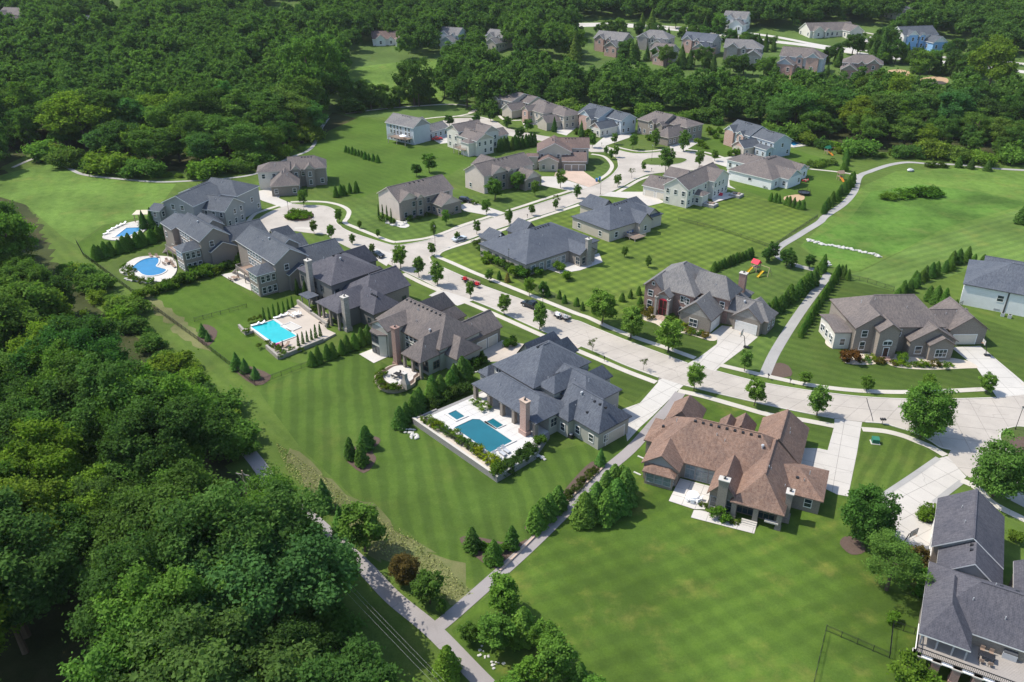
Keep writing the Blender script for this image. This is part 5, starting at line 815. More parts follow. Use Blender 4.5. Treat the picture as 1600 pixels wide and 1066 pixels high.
row((778, 238), (836, 228), 12, 'arborvitae', 18, 'conifer in the row between the back houses', 'conifer', 'conifer row between the back houses', DG, .5, 1.0)
row((1286, 334), (1332, 286), 14, 'arborvitae', 16, 'conifer in the row along the curve of the upper trail', 'conifer', 'conifer row along the trail curve', (.9, 1, .85), .6, 1.2); row((1322, 268), (1326, 236), 5, 'arborvitae', 18, 'conifer beside the swing yard', 'conifer', 'conifers beside the swing yard', (.9, 1, .85), 1.2, 1.2)
row((1204, 314), (1256, 328), 8, 'arborvitae', 13, 'conifer on the yard edge behind the white walled ranch', 'conifer', 'conifers behind the white walled ranch', (.95, 1.1, .85), .5, 1.2); row((1160, 282), (1198, 294), 9, 'shrub', 5, 'tiny shrub along the white ranch wall', 'shrub', 'shrubs along the white ranch wall', (.5, .5, .5), .2, 1.1)
row((525, 308), (556, 300), 5, 'arborvitae', 15, 'conifer beside the head of turning circle lawn', 'conifer', 'conifers on the circle lawn', (.9, 1.1, .8), .8, 1.1); row((1250, 262), (1300, 258), 5, 'shrub', 8, 'low shrub in the swing yard', 'shrub', 'low shrubs in the swing yard', MG, 1.5, 1.5)
row((1385, 312), (1420, 305), 5, 'shrub', 8, 'rank shrub clump in the wet meadow', 'shrub', 'shrub clumps in the wet meadow', (.9, 1.1, .7), 2, 1.8); row((1434, 306), (1462, 305), 7, 'shrub', 10, 'dark rush clump in the wet meadow', 'shrub', 'dark rush clumps in the wet meadow', (.55, .8, .5), .8, 1.8); row((1448, 261), (1475, 262), 5, 'shrub', 6, 'small dark shrub beside the far trail', 'shrub', 'dark shrubs beside the far trail', (.4, .45, .4), .5, 1.2)
for px, py, hp in [(1497, 262, 16), (1516, 264, 14), (1542, 267, 14), (1596, 350, 30)]: p, h_ = at_h(px, py, hp); plant('conifer', 'arborvitae', p, h_, 'rounded conifer by the far meadow trail', 'conifer', 'rounded conifers by the meadow trail', DG, 1.5)
def scatter_shrubs(pts, kd, hp, label, group, cols, wide=1.1, z=0):
    for px, py in pts: p, h_ = at_h(px, py, hp * random.uniform(.8, 1.2), z); plant('shrub', kd, p, h_, label, 'shrub', group, random.choice(cols), wide)
scatter_shrubs([(669, 660), (676, 664), (683, 668), (690, 671), (697, 674), (704, 680), (712, 685), (719, 690), (726, 694), (734, 700), (741, 704)], 'shrub', 9, 'rounded shrub in the gravel strip along the pool retaining wall', 'shrubs along the retaining wall', [(1, 1, .7), (.7, .8, .6), (1.5, 1.3, .5)], 1.2, 1.15)
scatter_shrubs([(748, 710), (756, 716), (767, 722), (778, 733)], 'shrub', 11, 'golden green ball shrub at the retaining wall corner', 'golden shrubs at the wall corner', [(1.9, 1.5, .5)], 1.2, 1.15); scatter_shrubs([(844, 694), (778, 740)], 'hedge_shrub', 18, 'dark upright shrub at the end of the pool patio', 'dark shrubs at the pool patio ends', [(.6, .7, .6)], 1.1, .9); scatter_shrubs([(758, 640), (744, 632)], 'shrub', 9, 'potted round shrub under the porch roof', 'potted shrubs by the porch', [(1.2, 1.2, .6)], 1.1, 1.2)
scatter_shrubs([(883, 782), (888, 776), (894, 770), (902, 763), (908, 756), (915, 750), (922, 743), (929, 737)], 'shrub', 8, 'small clipped shrub in the narrow mulch bed by the path', 'clipped shrubs by the path', [(.55, .5, .5)])
scatter_shrubs([(592, 590), (592, 598), (597, 604), (604, 608), (611, 609), (619, 609), (598, 586)], 'shrub', 8, 'low shrub ringing the curved terrace', 'shrubs ringing the curved terrace', [(1.1, 1, .6), (.8, .8, .5)], 1.1, .75)
scatter_shrubs([(1005, 492), (1014, 497), (1020, 490), (1052, 506), (1060, 508), (1067, 512), (1074, 519), (1080, 521), (1092, 524), (1099, 527), (1048, 500), (1000, 488)], 'shrub', 9, 'flowering shrub in the gravel bed of the red brick house', 'shrubs of the red brick house', [(1.5, 1.3, .5), (.8, .8, .6), (1.4, .7, .6), (.6, .75, .7)], 1.2)
scatter_shrubs([(1346, 566), (1354, 566), (1360, 562), (1372, 567), (1395, 570), (1404, 571), (1416, 572), (1428, 572), (1438, 572), (1447, 574), (1460, 573), (1472, 574), (1484, 573), (1378, 566)], 'shrub', 7.5, 'small bed shrub in front of the brown brick gabled house', 'shrubs of the brown brick house', [(1.5, 1.4, .5), (.8, .9, .7), (1.0, .6, .6), (.9, 1.1, 1.2)], 1.1)
p, h_ = at_h(1327, 566, 20); plant('plum_shrub', 'hedge_shrub', p, h_, 'dark red leaved shrub at the brown brick house corner', 'shrub', None, (1.0, .3, .5), 1.2); p, h_ = at_h(1408, 566, 15); plant('garden_shrub', 'hedge_shrub', p, h_, 'bright green upright shrub beside the entry steps', 'shrub', None, (1.3, 1.4, .8), .9); p, h_ = at_h(1437, 888, 34); plant('plum_shrub', 'hedge_shrub', p, h_, 'purple leaved bush beside the driveway of the near slate house', 'shrub', None, (.9, .42, .75), 1.15); p, h_ = at_h(1436, 925, 34); plant('garden_shrub', 'hedge_shrub', p, h_, 'clipped green bush against the near slate house wall', 'shrub', None, (.8, 1.1, .7), .9)
for px, py, hp, lb in [(1446, 811, 22, 'ball topiary in a small bed by the garage drive'), (1125, 813, 20, 'cone shaped evergreen in the gravel by the brick chimney'), (1393, 972, 16, 'low dark bush on the lawn by the black fence'), (1415, 1062, 40, 'yellow green bush below the brick porch columns'), (1440, 1075, 30, 'second yellow green bush by the porch'), (1585, 846, 18, 'bush beside the garage wall of the near slate house')]: p, h_ = at_h(px, py, hp); plant('garden_shrub', 'hedge_shrub', p, h_, lb, 'shrub', None, (1, 1.1, .7), 1.1)
scatter_shrubs([(1105, 792), (1113, 798), (1096, 790), (1142, 818), (1150, 820), (1135, 815), (1156, 816)], 'shrub', 5, 'tiny plant in the gravel beside the patio walk', 'tiny plants beside the patio walk', [(.8, .7, .6)])
scatter_shrubs([(755, 398), (764, 404), (772, 410), (782, 414), (790, 421), (797, 424), (760, 410), (805, 432), (813, 433), (750, 388), (886, 437), (874, 424), (842, 430), (820, 431)], 'hedge_shrub', 14, 'leafy shrub along the side of the corner ranch house', 'shrubs along the corner ranch house', [(.9, 1.1, .8), (1.2, 1.3, .8), (.7, .8, .7)])
scatter_shrubs([(452, 340), (458, 336), (464, 334), (470, 336), (477, 335), (462, 341), (472, 342), (482, 340), (455, 343), (480, 336)], 'shrub', 6, 'low shrub filling the turning circle island', 'shrubs on the circle island', [(.9, 1.1, .6)], 1.6, .14)
scatter_shrubs([(206, 424), (198, 428), (204, 434), (212, 438), (222, 441), (234, 442), (196, 420), (300, 425), (312, 424), (322, 420), (345, 424), (352, 418), (338, 428)], 'shrub', 7, 'flowering shrub round the kidney shaped pool deck', 'shrubs round the kidney pool', [(1, .9, .5), (.9, .8, .7), (.9, 1.1, .6)], 1.1, .2)
scatter_shrubs([(400, 500), (392, 502), (408, 498), (388, 520), (404, 542), (436, 548), (444, 553), (456, 547), (470, 548), (430, 544), (420, 536), (490, 488), (495, 492), (440, 557)], 'shrub', 6, 'small planting along the turquoise pool wall', 'plants along the turquoise pool wall', [(.9, 1, .6), (.8, .7, .5)], 1.1, .5)
scatter_shrubs([(1100, 232), (1115, 212), (1124, 208), (1130, 222), (1092, 228), (1108, 210), (1118, 216), (900, 210), (918, 212), (926, 214), (1142, 244), (1152, 243), (1013, 219), (1022, 222)], 'hedge_shrub', 9, 'rounded shrub before the back row houses', 'shrubs before the back row', [(1, 1.1, .7), (.7, .8, .6)])
scatter_shrubs([(598, 344), (606, 347), (614, 349), (656, 342), (668, 338), (640, 344), (704, 336), (732, 285), (742, 320)], 'shrub', 6, 'low shrub against the cypress walled house', 'shrubs by the cypress walled house', [(.7, .8, .6)]); row((592, 341), (612, 347), 4, 'cypress', 20, 'tall thin cypress against the beige gable wall', 'cypress', 'cypresses at the beige wall', (.5, .6, .6), .05, .7)
scatter_shrubs([(756, 566), (744, 572), (738, 576), (750, 568), (792, 543), (800, 540)], 'hedge_shrub', 13, 'dark shrub against the garage wall of the taupe roofed house', 'shrubs by the garage wall', [(.5, .65, .55)])
# clump at the bottom of the picture beside the path
for px, py, hp, kd, c, wd in [(786, 960, 66, 'street', (1.2, 1.25, 1), 1.2), (818, 1000, 60, 'arborvitae', (1.5, 1.45, 1.1), 1.4), (775, 1015, 62, 'street', (1.2, 1.2, 1), 1.25), (735, 1005, 38, 'street', (.9, 1, .9), 1.2), (850, 1020, 52, 'street', (1.3, 1.3, .9), 1.3), (868, 1060, 70, 'street', (1.3, 1.3, 1), 1.15), (830, 1075, 56, 'street', (1.4, 1.4, 1), 1.2), (905, 1072, 46, 'arborvitae', (1.2, 1.3, 1), 1.3), (930, 1100, 48, 'street', (1.3, 1.3, 1), 1.3), (790, 1110, 56, 'street', (1.4, 1.4, 1), 1.5), (960, 1110, 44, 'arborvitae', (1.5, 1.4, 1), 1.3), (700, 1055, 56, 'arborvitae', (1.3, 1.4, .9), 1.2), (690, 960, 26, 'street', (.9, 1, .8), 1.0), (985, 1120, 46, 'street', (1.4, 1.4, .9), 1.2)]:
    p, h_ = at_h(px, py, hp); plant('young_tree', kd, p, h_, 'bright leafy young tree in the clump beside the lower path', 'tree', 'tree clump beside the lower path', c, wd)
for px, py, h_, c in ((438, 862, 12.5, LG), (470, 905, 11, MG), (505, 960, 12.5, LG)):
    plant('broadleaf_tree', 'oak_near', G(px, py), h_, 'leafy tree leaning over the trail at the edge of the wood', 'tree', 'trees leaning over the trail', c, 1.0)
# ---- the woods: every near tree is a thing of its own
def inside(p, poly_):
    c = False; j = len(poly_) - 1
    for i in range(len(poly_)):
        a, b_ = poly_[i], poly_[j]
        if (a[1] > p[1]) != (b_[1] > p[1]) and p[0] < (b_[0] - a[0]) * (p[1] - a[1]) / (b_[1] - a[1]) + a[0]: c = not c
        j = i
    return c
def fill(px, d, seed):
    pg = [tuple(G(*p)[:2]) for p in px]; rr = random.Random(seed); xs_ = [p[0] for p in pg]; ys_ = [p[1] for p in pg]; out = []; nx = int((max(xs_) - min(xs_)) / d) + 2; ny = int((max(ys_) - min(ys_)) / (d * .87)) + 2
    for j in range(ny):
        for i in range(nx):
            p = (min(xs_) + (i + .5 * (j % 2)) * d + rr.uniform(-.36, .36) * d, min(ys_) + j * d * .87 + rr.uniform(-.36, .36) * d)
            if inside(p, pg): out.append(p)
    return out
def spx(p, z=0):
    s, c = math.sin(PITCH), math.cos(PITCH); dd = p[1] * c + (CAM_H - z) * s; uu = p[1] * s - (CAM_H - z) * c; return 800 + FOC * p[0] / dd, 533 - FOC * uu / dd, dd
WEST = [(-120, 1300), (-120, 640), (-120, 420), (15, 350), (48, 425), (88, 498), (146, 575), (202, 655), (255, 715), (292, 790), (350, 860), (415, 915), (460, 960), (505, 1045), (560, 1130), (600, 1220), (600, 1300), (262, 1300), (250, 1120), (245, 1010), (225, 940), (170, 915), (90, 920), (50, 980), (35, 1100), (20, 1300)]
NORTHW = [(-140, 330), (-200, 186), (-200, 120), (-100, 60), (560, 70), (530, 120), (540, 168), (508, 178), (495, 214), (440, 236), (380, 262), (300, 272), (200, 262), (120, 240), (60, 236), (5, 268)]
BELT = [(700, 165), (690, 150), (700, 108), (820, 126), (900, 132), (1000, 140), (1100, 151), (1200, 157), (1300, 160), (1400, 160), (1500, 166), (1600, 176), (1750, 180), (1750, 255), (1600, 254), (1500, 248), (1420, 238), (1330, 228), (1240, 212), (1140, 192), (1050, 184), (960, 180), (880, 172), (780, 176)]
cand = [(p, 'w') for p in fill(WEST, 8.0, 1)] + [(p, 'n') for p in fill(NORTHW, 11.5, 2)] + [(p, 'b') for p in fill(BELT, 10.2, 3)]
cand = [c for c in cand if -160 < spx(c[0], 8)[0] < 1760 and spx(c[0], 16)[1] < 1150]
cand.sort(key=lambda c: spx(c[0], 8)[2]); NIND = 300
wood = {'w': ('broadleaf tree in the dense wood outside the black back fence', 'trees of the wood outside the back fence'), 'n': ('broadleaf tree in the wood beyond the sunny meadow', 'trees of the wood beyond the meadow'), 'b': ('broadleaf tree in the tree belt behind the back row of houses', 'trees of the belt behind the houses')}
rest = []
for i, (p, z) in enumerate(cand):
    dist = spx(p, 8)[2]; rr = random.random(); x, y, _ = spx(p)
    h_ = random.uniform(13, 20.5) if z == 'w' else random.uniform(12, 23.5) * (1 if z != 'b' else .85)
    if z == 'n' and y > 232: h_ *= .72
    if z == 'b' and y > 215: h_ *= .75
    if z == 'w' and y < 540: h_ = random.uniform(8, 13)
    if z == 'w' and 480 < x < 760 and y > 900: h_ *= .95
    colr, cw = (YG, 'yellow green') if rr < .06 else (LG, 'light green') if rr < .34 else (MG, 'mid green') if rr < .66 else (DG, 'dark green') if rr < .9 else (BG, 'blue green')
    bri = random.uniform(.8, 1.2); colr = tuple(c * bri for c in colr)
    if z == 'w': colr = tuple(c * .92 for c in colr)
    kz = random.random(); kd = 'locust' if kz < .14 else 'poplar' if kz < .26 and z != 'w' else 'oak_near' if dist < 165 else 'oak_mid'
    if kd == 'poplar': h_ *= 1.1
    if i < NIND: plant('broadleaf_tree', kd, (p[0], p[1], zg(p[1])), h_, cw + ' ' + wood[z][0], 'tree', cw + ' ' + wood[z][1], colr, random.uniform(.95, 1.25) if z == 'w' else random.uniform(1.0, 1.45))
    else: rest.append((p[0], p[1], h_, colr))
# undergrowth along the wood edges
for px, n, g in (([(115, 430), (190, 495), (270, 570), (340, 650), (385, 715)], 40, 'w'), ([(330, 790), (380, 845), (440, 905), (500, 960), (545, 1020)], 16, 'w'), ([(70, 244), (130, 262), (200, 274), (300, 277), (390, 262), (450, 240), (495, 212)], 32, 'n'), ([(1200, 208), (1260, 222), (1330, 240), (1420, 244), (1500, 252), (1600, 256)], 32, 'b'), ([(770, 178), (880, 183), (960, 188), (1050, 186), (1140, 196)], 30, 'b'), ([(540, 172), (570, 168), (600, 166), (640, 162), (680, 160)], 16, 'n')):
    q = cr([Vector(p) for p in px], 8)
    for i in range(n):
        k = q[int(i / n * (len(q) - 1))]; p = G(k.x + random.uniform(-12, 12), k.y + random.uniform(-4, 4)); plant('brush', 'brush', p, random.choice([1.6, 2.2, 3, 4, 5.2, 7] if g != 'w' else [1.4, 2, 2.6, 3.4, 4.2]), {'w': 'tangled bush at the foot of the wood by the back fence', 'n': 'bright bush at the foot of the wood beyond the meadow', 'b': 'leafy bush at the foot of the tree belt'}[g], 'bush', {'w': 'bushes by the back fence', 'n': 'bushes beyond the meadow', 'b': 'bushes of the tree belt'}[g], random.choice([LG, MG, YG]), random.uniform(1, 1.4))
for px, py, hp, c in [(545, 172, 36, LG), (560, 170, 40, MG), (580, 172, 36, DG), (600, 170, 34, LG), (625, 168, 30, MG), (648, 165, 62, DG), (655, 166, 40, MG), (672, 162, 24, LG), (730, 168, 50, DG), (752, 172, 46, LG)]:
    p, h_ = at_h(px, py, hp); plant('clump_tree', 'oak_mid', p, h_, 'tree in the clump beside the far curved trail', 'tree', 'clump beside the far curved trail', c, .9)
for px, py, hp, lb, c in [(1390, 190, 66, 'bright green tree standing out of the belt', YG), (1540, 150, 72, 'tall yellow green tree at the roadside end of the belt', YG), (1435, 128, 40, 'yellow green tree before the divided road', LG), (1355, 170, 50, 'rusty green tree in the belt', (1.3, 1.0, .8)), (490, 175, 100, 'bright tall tree on the meadow edge of the wood', LG), (30, 430, 90, 'large tree at the left meadow corner', LG), (15, 380, 60, 'round tree beside the left meadow', MG)]:
    p, h_ = at_h(px, py, hp); plant('broadleaf_tree', 'oak_mid', p, h_, lb, 'tree', None, c, .95)
rr = random.Random(12)
for x0, y0, x1, y1, n, hh in ((900, 58, 1000, 52, 9, 7), (1010, 58, 1130, 66, 14, 6), (1135, 70, 1210, 80, 9, 7), (1280, 96, 1310, 100, 5, 7), (1330, 88, 1420, 104, 10, 9), (1420, 112, 1600, 130, 12, 9), (960, 92, 1110, 110, 10, 8), (1110, 112, 1210, 120, 8, 7), (1230, 130, 1310, 138, 7, 7), (1480, 88, 1580, 96, 9, 9), (1375, 76, 1390, 80, 4, 12), (1000, 44, 1130, 50, 9, 9), (880, 52, 900, 100, 6, 12)):
    for i in range(int(n * 1.5)):
        t = rr.random(); p = G(x0 + (x1 - x0) * t, y0 + (y1 - y0) * t + rr.uniform(-4, 5)); plant('far_yard_tree', 'oak_mid' if rr.random() < .6 else 'spruce', p, hh * rr.uniform(.8, 1.7), 'yard tree scattered among the houses and road of the far rise', 'tree', 'yard trees of the far rise', rr.choice([MG, LG, DG, DG]), 1.0)
# dead tree in the belt
p, h_ = at_h(1384, 168, 50); dt = thing('dead_tree', 'bare grey dead tree standing in the tree belt', 'tree', p); b = MB(); rr = random.Random(4); b.tube((0, 0, 0), (0, 0, h_ * .5), .45, .3)
for i in range(16):
    a = rr.uniform(0, 6.28); s = Vector((0, 0, h_ * rr.uniform(.3, .5))); m = s + Vector((math.cos(a), math.sin(a), 1.2)) * h_ * .17; b.tube(s, m, .2, .13, 5)
    for j in range(3): e = m + Vector((math.cos(a + rr.uniform(-1, 1)), math.sin(a + rr.uniform(-1, 1)), rr.uniform(.6, 1.4))) * h_ * .16; b.tube(m, e, .1, .03, 4)
b.obj('trunk', 'bark_pale', dt)
# far woods: one mass, instanced
FAR = [(-200, 110), (-200, -25), (1800, -25), (1800, 148), (1690, 150), (1600, 140), (1480, 124), (1400, 118), (1330, 110), (1130, 100), (1000, 96), (880, 92), (700, 108), (620, 96), (540, 90), (530, 72), (200, 62), (-100, 62)]
holes = [[(880, 66), (900, 52), (1000, 46), (1100, 52), (1200, 64), (1320, 80), (1420, 94), (1500, 102), (1620, 114), (1700, 122), (1700, 200), (1600, 192), (1500, 184), (1400, 174), (1300, 172), (1100, 166), (1000, 154), (900, 146), (860, 120)],
 [(840, 50), (860, 32), (1000, 32), (1200, 46), (1420, 72), (1620, 92), (1700, 104), (1700, 126), (1400, 98), (1200, 72), (1000, 50)], [(1250, 80), (1256, 44), (1395, 40), (1430, 10), (1445, 30), (1400, 62), (1345, 84)], [(1395, 100), (1400, 64), (1480, 60), (1540, 78), (1540, 110)], [(1118, 62), (1120, 44), (1165, 44), (1165, 64)], [(674, 98), (680, 62), (724, 62), (726, 98)], [(566, 98), (575, 64), (632, 64), (632, 98)], [(750, 100), (756, 66), (796, 66), (796, 100)], [(540, 124), (560, 104), (660, 92), (690, 100), (690, 165), (540, 168)], [(1390, 50), (1400, 18), (1440, 18), (1430, 48)], [(95, 74), (100, 40), (200, 40), (200, 74)], [(-30, 66), (-20, 34), (45, 34), (45, 66)], [(540, 104), (530, 76), (600, 74), (600, 92)], [(150, 34), (150, -6), (205, -6), (210, 34)], [(380, 30), (440, 0), (480, 10), (500, 40), (480, 46)]]
hw = [[tuple(G(*q)[:2]) for q in hh] for hh in holes]
for p in fill(FAR, 11.0, 5):
    if not any(inside(p, hh) for hh in hw) and -120 < spx(p, zg(p[1]))[0] < 1720: rr = random.random(); rest.append((p[0], p[1], random.uniform(12, 21) * (.65 if 900 < spx(p, zg(p[1]))[0] < 1500 and spx(p, zg(p[1]))[1] > 84 else 1), LG if rr < .25 else MG if rr < .6 else DG))
protos = bpy.data.collections.new('far_tree_kinds'); cols = [LG, MG, DG, YG, BG]; k = 0
for tr, crn in TK['oak_far']:
    for c in (LG, MG, DG):
        ob = bpy.data.objects.new('far_crown_%d' % k, crn); ob.color = (*[x * random.uniform(.85, 1.1) for x in c], 1); protos.objects.link(ob); k += 1
pm = bpy.data.meshes.new('woods'); pm.from_pydata([(x, y, zg(y) - .3) for x, y, h_, c in rest], [], []); at = pm.attributes.new('sz', 'FLOAT', 'POINT'); at.data.foreach_set('value', [h_ / 15 for x, y, h_, c in rest]); at = pm.attributes.new('rz', 'FLOAT', 'POINT'); at.data.foreach_set('value', [random.uniform(0, 6.28) for _ in rest])
wo = tag(link('woods', pm), 'mass of far broadleaf woods filling the rise behind the houses', 'woods', kind='stuff')
ng = bpy.data.node_groups.new('woods_instances', 'GeometryNodeTree'); ng.interface.new_socket('Geometry', in_out='INPUT', socket_type='NodeSocketGeometry'); ng.interface.new_socket('Geometry', in_out='OUTPUT', socket_type='NodeSocketGeometry')
N = ng.nodes; gi = N.new('NodeGroupInput'); go = N.new('NodeGroupOutput'); ci = N.new('GeometryNodeCollectionInfo'); ci.inputs[0].default_value = protos; ci.inputs['Separate Children'].default_value = True; ci.inputs['Reset Children'].default_value = True
ip = N.new('GeometryNodeInstanceOnPoints'); ip.inputs['Pick Instance'].default_value = True; a1 = N.new('GeometryNodeInputNamedAttribute'); a1.data_type = 'FLOAT'; a1.inputs[0].default_value = 'sz'; a2 = N.new('GeometryNodeInputNamedAttribute'); a2.data_type = 'FLOAT'; a2.inputs[0].default_value = 'rz'; cx = N.new('ShaderNodeCombineXYZ'); rv = N.new('FunctionNodeRandomValue'); rv.data_type = 'INT'; rv.inputs[4].default_value = 0; rv.inputs[5].default_value = k - 1
Lk = ng.links; Lk.new(gi.outputs[0], ip.inputs['Points']); Lk.new(ci.outputs[0], ip.inputs['Instance']); Lk.new(a1.outputs[0], ip.inputs['Scale']); Lk.new(a2.outputs[0], cx.inputs[2]); Lk.new(cx.outputs[0], ip.inputs['Rotation']); Lk.new(rv.outputs[2], ip.inputs['Instance Index']); Lk.new(ip.outputs[0], go.inputs[0])
md = wo.modifiers.new('trees', 'NODES'); md.node_group = ng
print('TREES', len(cand), 'rest', len(rest))
# rank tufts in the dry strip
tp = []
pg = [tuple(G(*q)[:2]) for q in [(430, 690), (500, 740), (560, 792), (640, 836), (700, 886), (738, 928), (700, 940), (640, 908), (590, 860), (520, 800), (450, 740)]]
while len(tp) < 3500:
    p = (random.uniform(min(q[0] for q in pg), max(q[0] for q in pg)), random.uniform(min(q[1] for q in pg), max(q[1] for q in pg)))
    if inside(p, pg): tp.append(p)
tp = np.array(tp); n = len(tp); me = quads('tufts', np.column_stack([tp, rng.uniform(.02, .14, n)]), unit(rng.normal(size=(n, 3)) + [0, 0, .8]), rng.uniform(.15, .36, n), rng.uniform(0, 1, n), 'leaf_plain'); o = link('dry_tufts', me); o.color = (.36, .36, .17, 1); tag(o, 'pale dry tall grass between the mown lawn and the trail', 'grass', kind='stuff')
# ================================================================== POOLS, TERRACES, FENCES, VEHICLES, SMALL THINGS
def ring(pts, wid):
    n = len(pts); a = sum(pts[i].x * pts[(i+1) % n].y - pts[(i+1) % n].x * pts[i].y for i in range(n)); sg = 1 if a > 0 else -1; out = []
    for i in range(n):
        d = (pts[(i+1) % n] - pts[i-1]).normalized(); d1 = (pts[i] - pts[i-1]).normalized(); k = max(.5, abs(d.dot(d1))); out.append(pts[i] + Vector((d.y, -d.x)) * sg * wid / k)
    return out
def pool(label, pts, z, water, coping='conc_pool', wid=.4):
    """sunk basin: coping ring, water lying 12 cm below it"""
    c = sum(pts, Vector((0, 0))) / len(pts); h = thing('swimming_pool', label, 'pool', (c.x, c.y, z)); P = [p - c for p in pts]; Q = ring(P, wid); b = MB(); n = len(P)
    b.add([(p.x, p.y, .16) for p in P] + [(p.x, p.y, .16) for p in Q] + [(p.x, p.y, .0) for p in P] + [(p.x, p.y, 0) for p in Q], [(i, (i+1) % n, n + (i+1) % n, n + i) for i in range(n)] + [((i+1) % n, i, 2*n + i, 2*n + (i+1) % n) for i in range(n)] + [(n + i, n + (i+1) % n, 3*n + (i+1) % n, 3*n + i) for i in range(n)]); b.obj('coping', coping, h)
    MB().prism([tuple(p) for p in P], .01, .06).obj('water', water, h); return h
def L2(o, rot, pts): return [Vector(p) for p in loc_poly(o, rot, pts)]
# raised terrace of the slate house
T2 = L2(o2, -49, [(-6.8, -13.2), (16.9, -12.6), (16.3, -3.2), (13.4, -.8), (-6.4, -.8)])
h = thing('retaining_terrace', 'raised terrace held by a long grey block retaining wall around the deep blue pool', 'terrace', (o2[0], o2[1], 0), R(-49))
b = MB(); b.prism([(-6.8, -13.2), (16.9, -12.6), (16.3, -3.2), (13.4, 3), (-6.4, 3)], -.3, 1.1); b.obj('fill', 'block_grey', h)
b = MB(); b.obox((-7, -13.2), (17.1, -12.6), .4, 0, 1.3); b.obox((16.9, -12.8), (16.3, -3.2), .4, 0, 1.3); b.obox((-6.8, -13.3), (-6.7, -8), .4, 0, 1.3); b.obj('retaining_wall', 'block_grey', h)
b = MB(); b.obox((-7.1, -13.2), (17.2, -12.6), .5, 1.3, 1.4); b.obox((16.9, -12.8), (16.3, -3.2), .5, 1.302, 1.402); b.obj('wall_cap', 'kerb', h)
MB().prism([(-6.6, -12.9), (16.6, -12.3), (16.5, -10.9), (-6.4, -11.4)], 1.0, 1.16).obj('gravel_strip', 'gravel', h)
pav = [Vector((-5.6, -10.6)), Vector((14, -10.4)), Vector((15, -4)), Vector((13, -.3)), Vector((13, 3.2)), Vector((-5.6, 3.2))]
for i in range(12):
    for j in range(9):
        cp = clip_cell(pav, Vector((-4.9 + i * 1.7, -9.8 + j * 1.7)), Vector((1, 0)), Vector((0, 1)), .83, .83)
        if cp and area(cp) > .2: MB().prism([tuple(p) for p in cp], 1.05, 1.2 + random.uniform(-.003, .003)).obj('paver', 'conc_pool', h)
MB().prism([tuple(p) for p in pav], 1.0, 1.17).obj('paving_bed', 'patio', h)
pool('deep blue rectangular pool on the raised terrace', L2(o2, -49, [(.6, -9.3), (11, -9.3), (11, -4.0), (1.6, -4.0), (.6, -5)]), 1.2, 'water_deep'); pool('small square spa beside the deep blue pool', L2(o2, -49, [(-3.9, -7.4), (-1.1, -7.4), (-1.1, -5.5), (-3.9, -5.5)]), 1.2, 'water_deep'); pool('shallow tanning shelf joined to the deep blue pool', L2(o2, -49, [(3, -3.6), (6, -3.6), (6, -1.9), (3, -1.9)]), 1.2, 'water_deep', wid=.25)
def fence(label, px, hgt=1.25, step=2.2, group=None, mat='metal_black', world=False, name='metal_fence'):
    pts = [Vector(p) for p in px] if world else W2(px); h = thing(name, label, 'fence', (pts[0].x, pts[0].y, 0), 0, group); o = pts[0]; rails = MB(); pick = MB()
    for a, c in zip(pts[:-1], pts[1:]):
        a = a - o; c = c - o; L = (c - a).length; n = max(1, round(L / step))
        for k in range(n + (1 if c + o == pts[-1] else 0)):
            p = a.lerp(c, k / n); MB().box(p.x - .03, p.x + .03, p.y - .03, p.y + .03, 0, hgt + .08).obj('post', mat, h)
        for z in (.15, hgt - .2, hgt): rails.obox(a, c, .025, z, z + .028)
        m = int(L / .14)
        for k in range(m): p = a.lerp(c, (k + .5) / m); pick.add([(p.x - .012, p.y, .1), (p.x + .012, p.y, .1), (p.x + .012, p.y, hgt), (p.x - .012, p.y, hgt)], [(0, 1, 2, 3)])
    rails.obj('rail', mat, h); po = pick.obj('pickets', mat, h); po['kind'] = 'stuff'; return h
fence('long black metal fence separating the back lawns from the wood', [(120, 380), (131, 401), (149, 414), (220, 468), (304, 529), (399, 603)]); fence('black metal fence crossing the lawn below the teal pool', [(399, 603), (440, 588), (486, 571)]); fence('black metal fence between two open back lawns', [(304, 503), (345, 492), (386, 481)], 1.1); fence('low black metal fence round the small yard by the brick porch', [(1266, 1090), (1290, 986), (1389, 1029), (1394, 981)], 1.1, 1.9); fence('short black fence beside the near slate house', [(1394, 981), (1428, 992)], 1.3, 1.5)
fence('black metal fence behind the brown brick gabled house', [(1317, 433), (1355, 442), (1396, 455)]); fence('black metal fence along the upper trail', [(1209, 387), (1245, 362), (1277, 341)]); fence('black metal fence dividing the striped lawn', [(1060, 345), (1130, 362), (1205, 388)], 1.1); fence('thin dark railing along the slate house retaining wall', [tuple(p) for p in L2(o2, -49, [(-6.2, -12.2), (4, -11.9), (14, -11.6)])], 2.3, 1.9, world=True, name='railing'); fence('black fence panel behind the right hand conifers', [(1493, 482), (1503, 478)], 1.3)
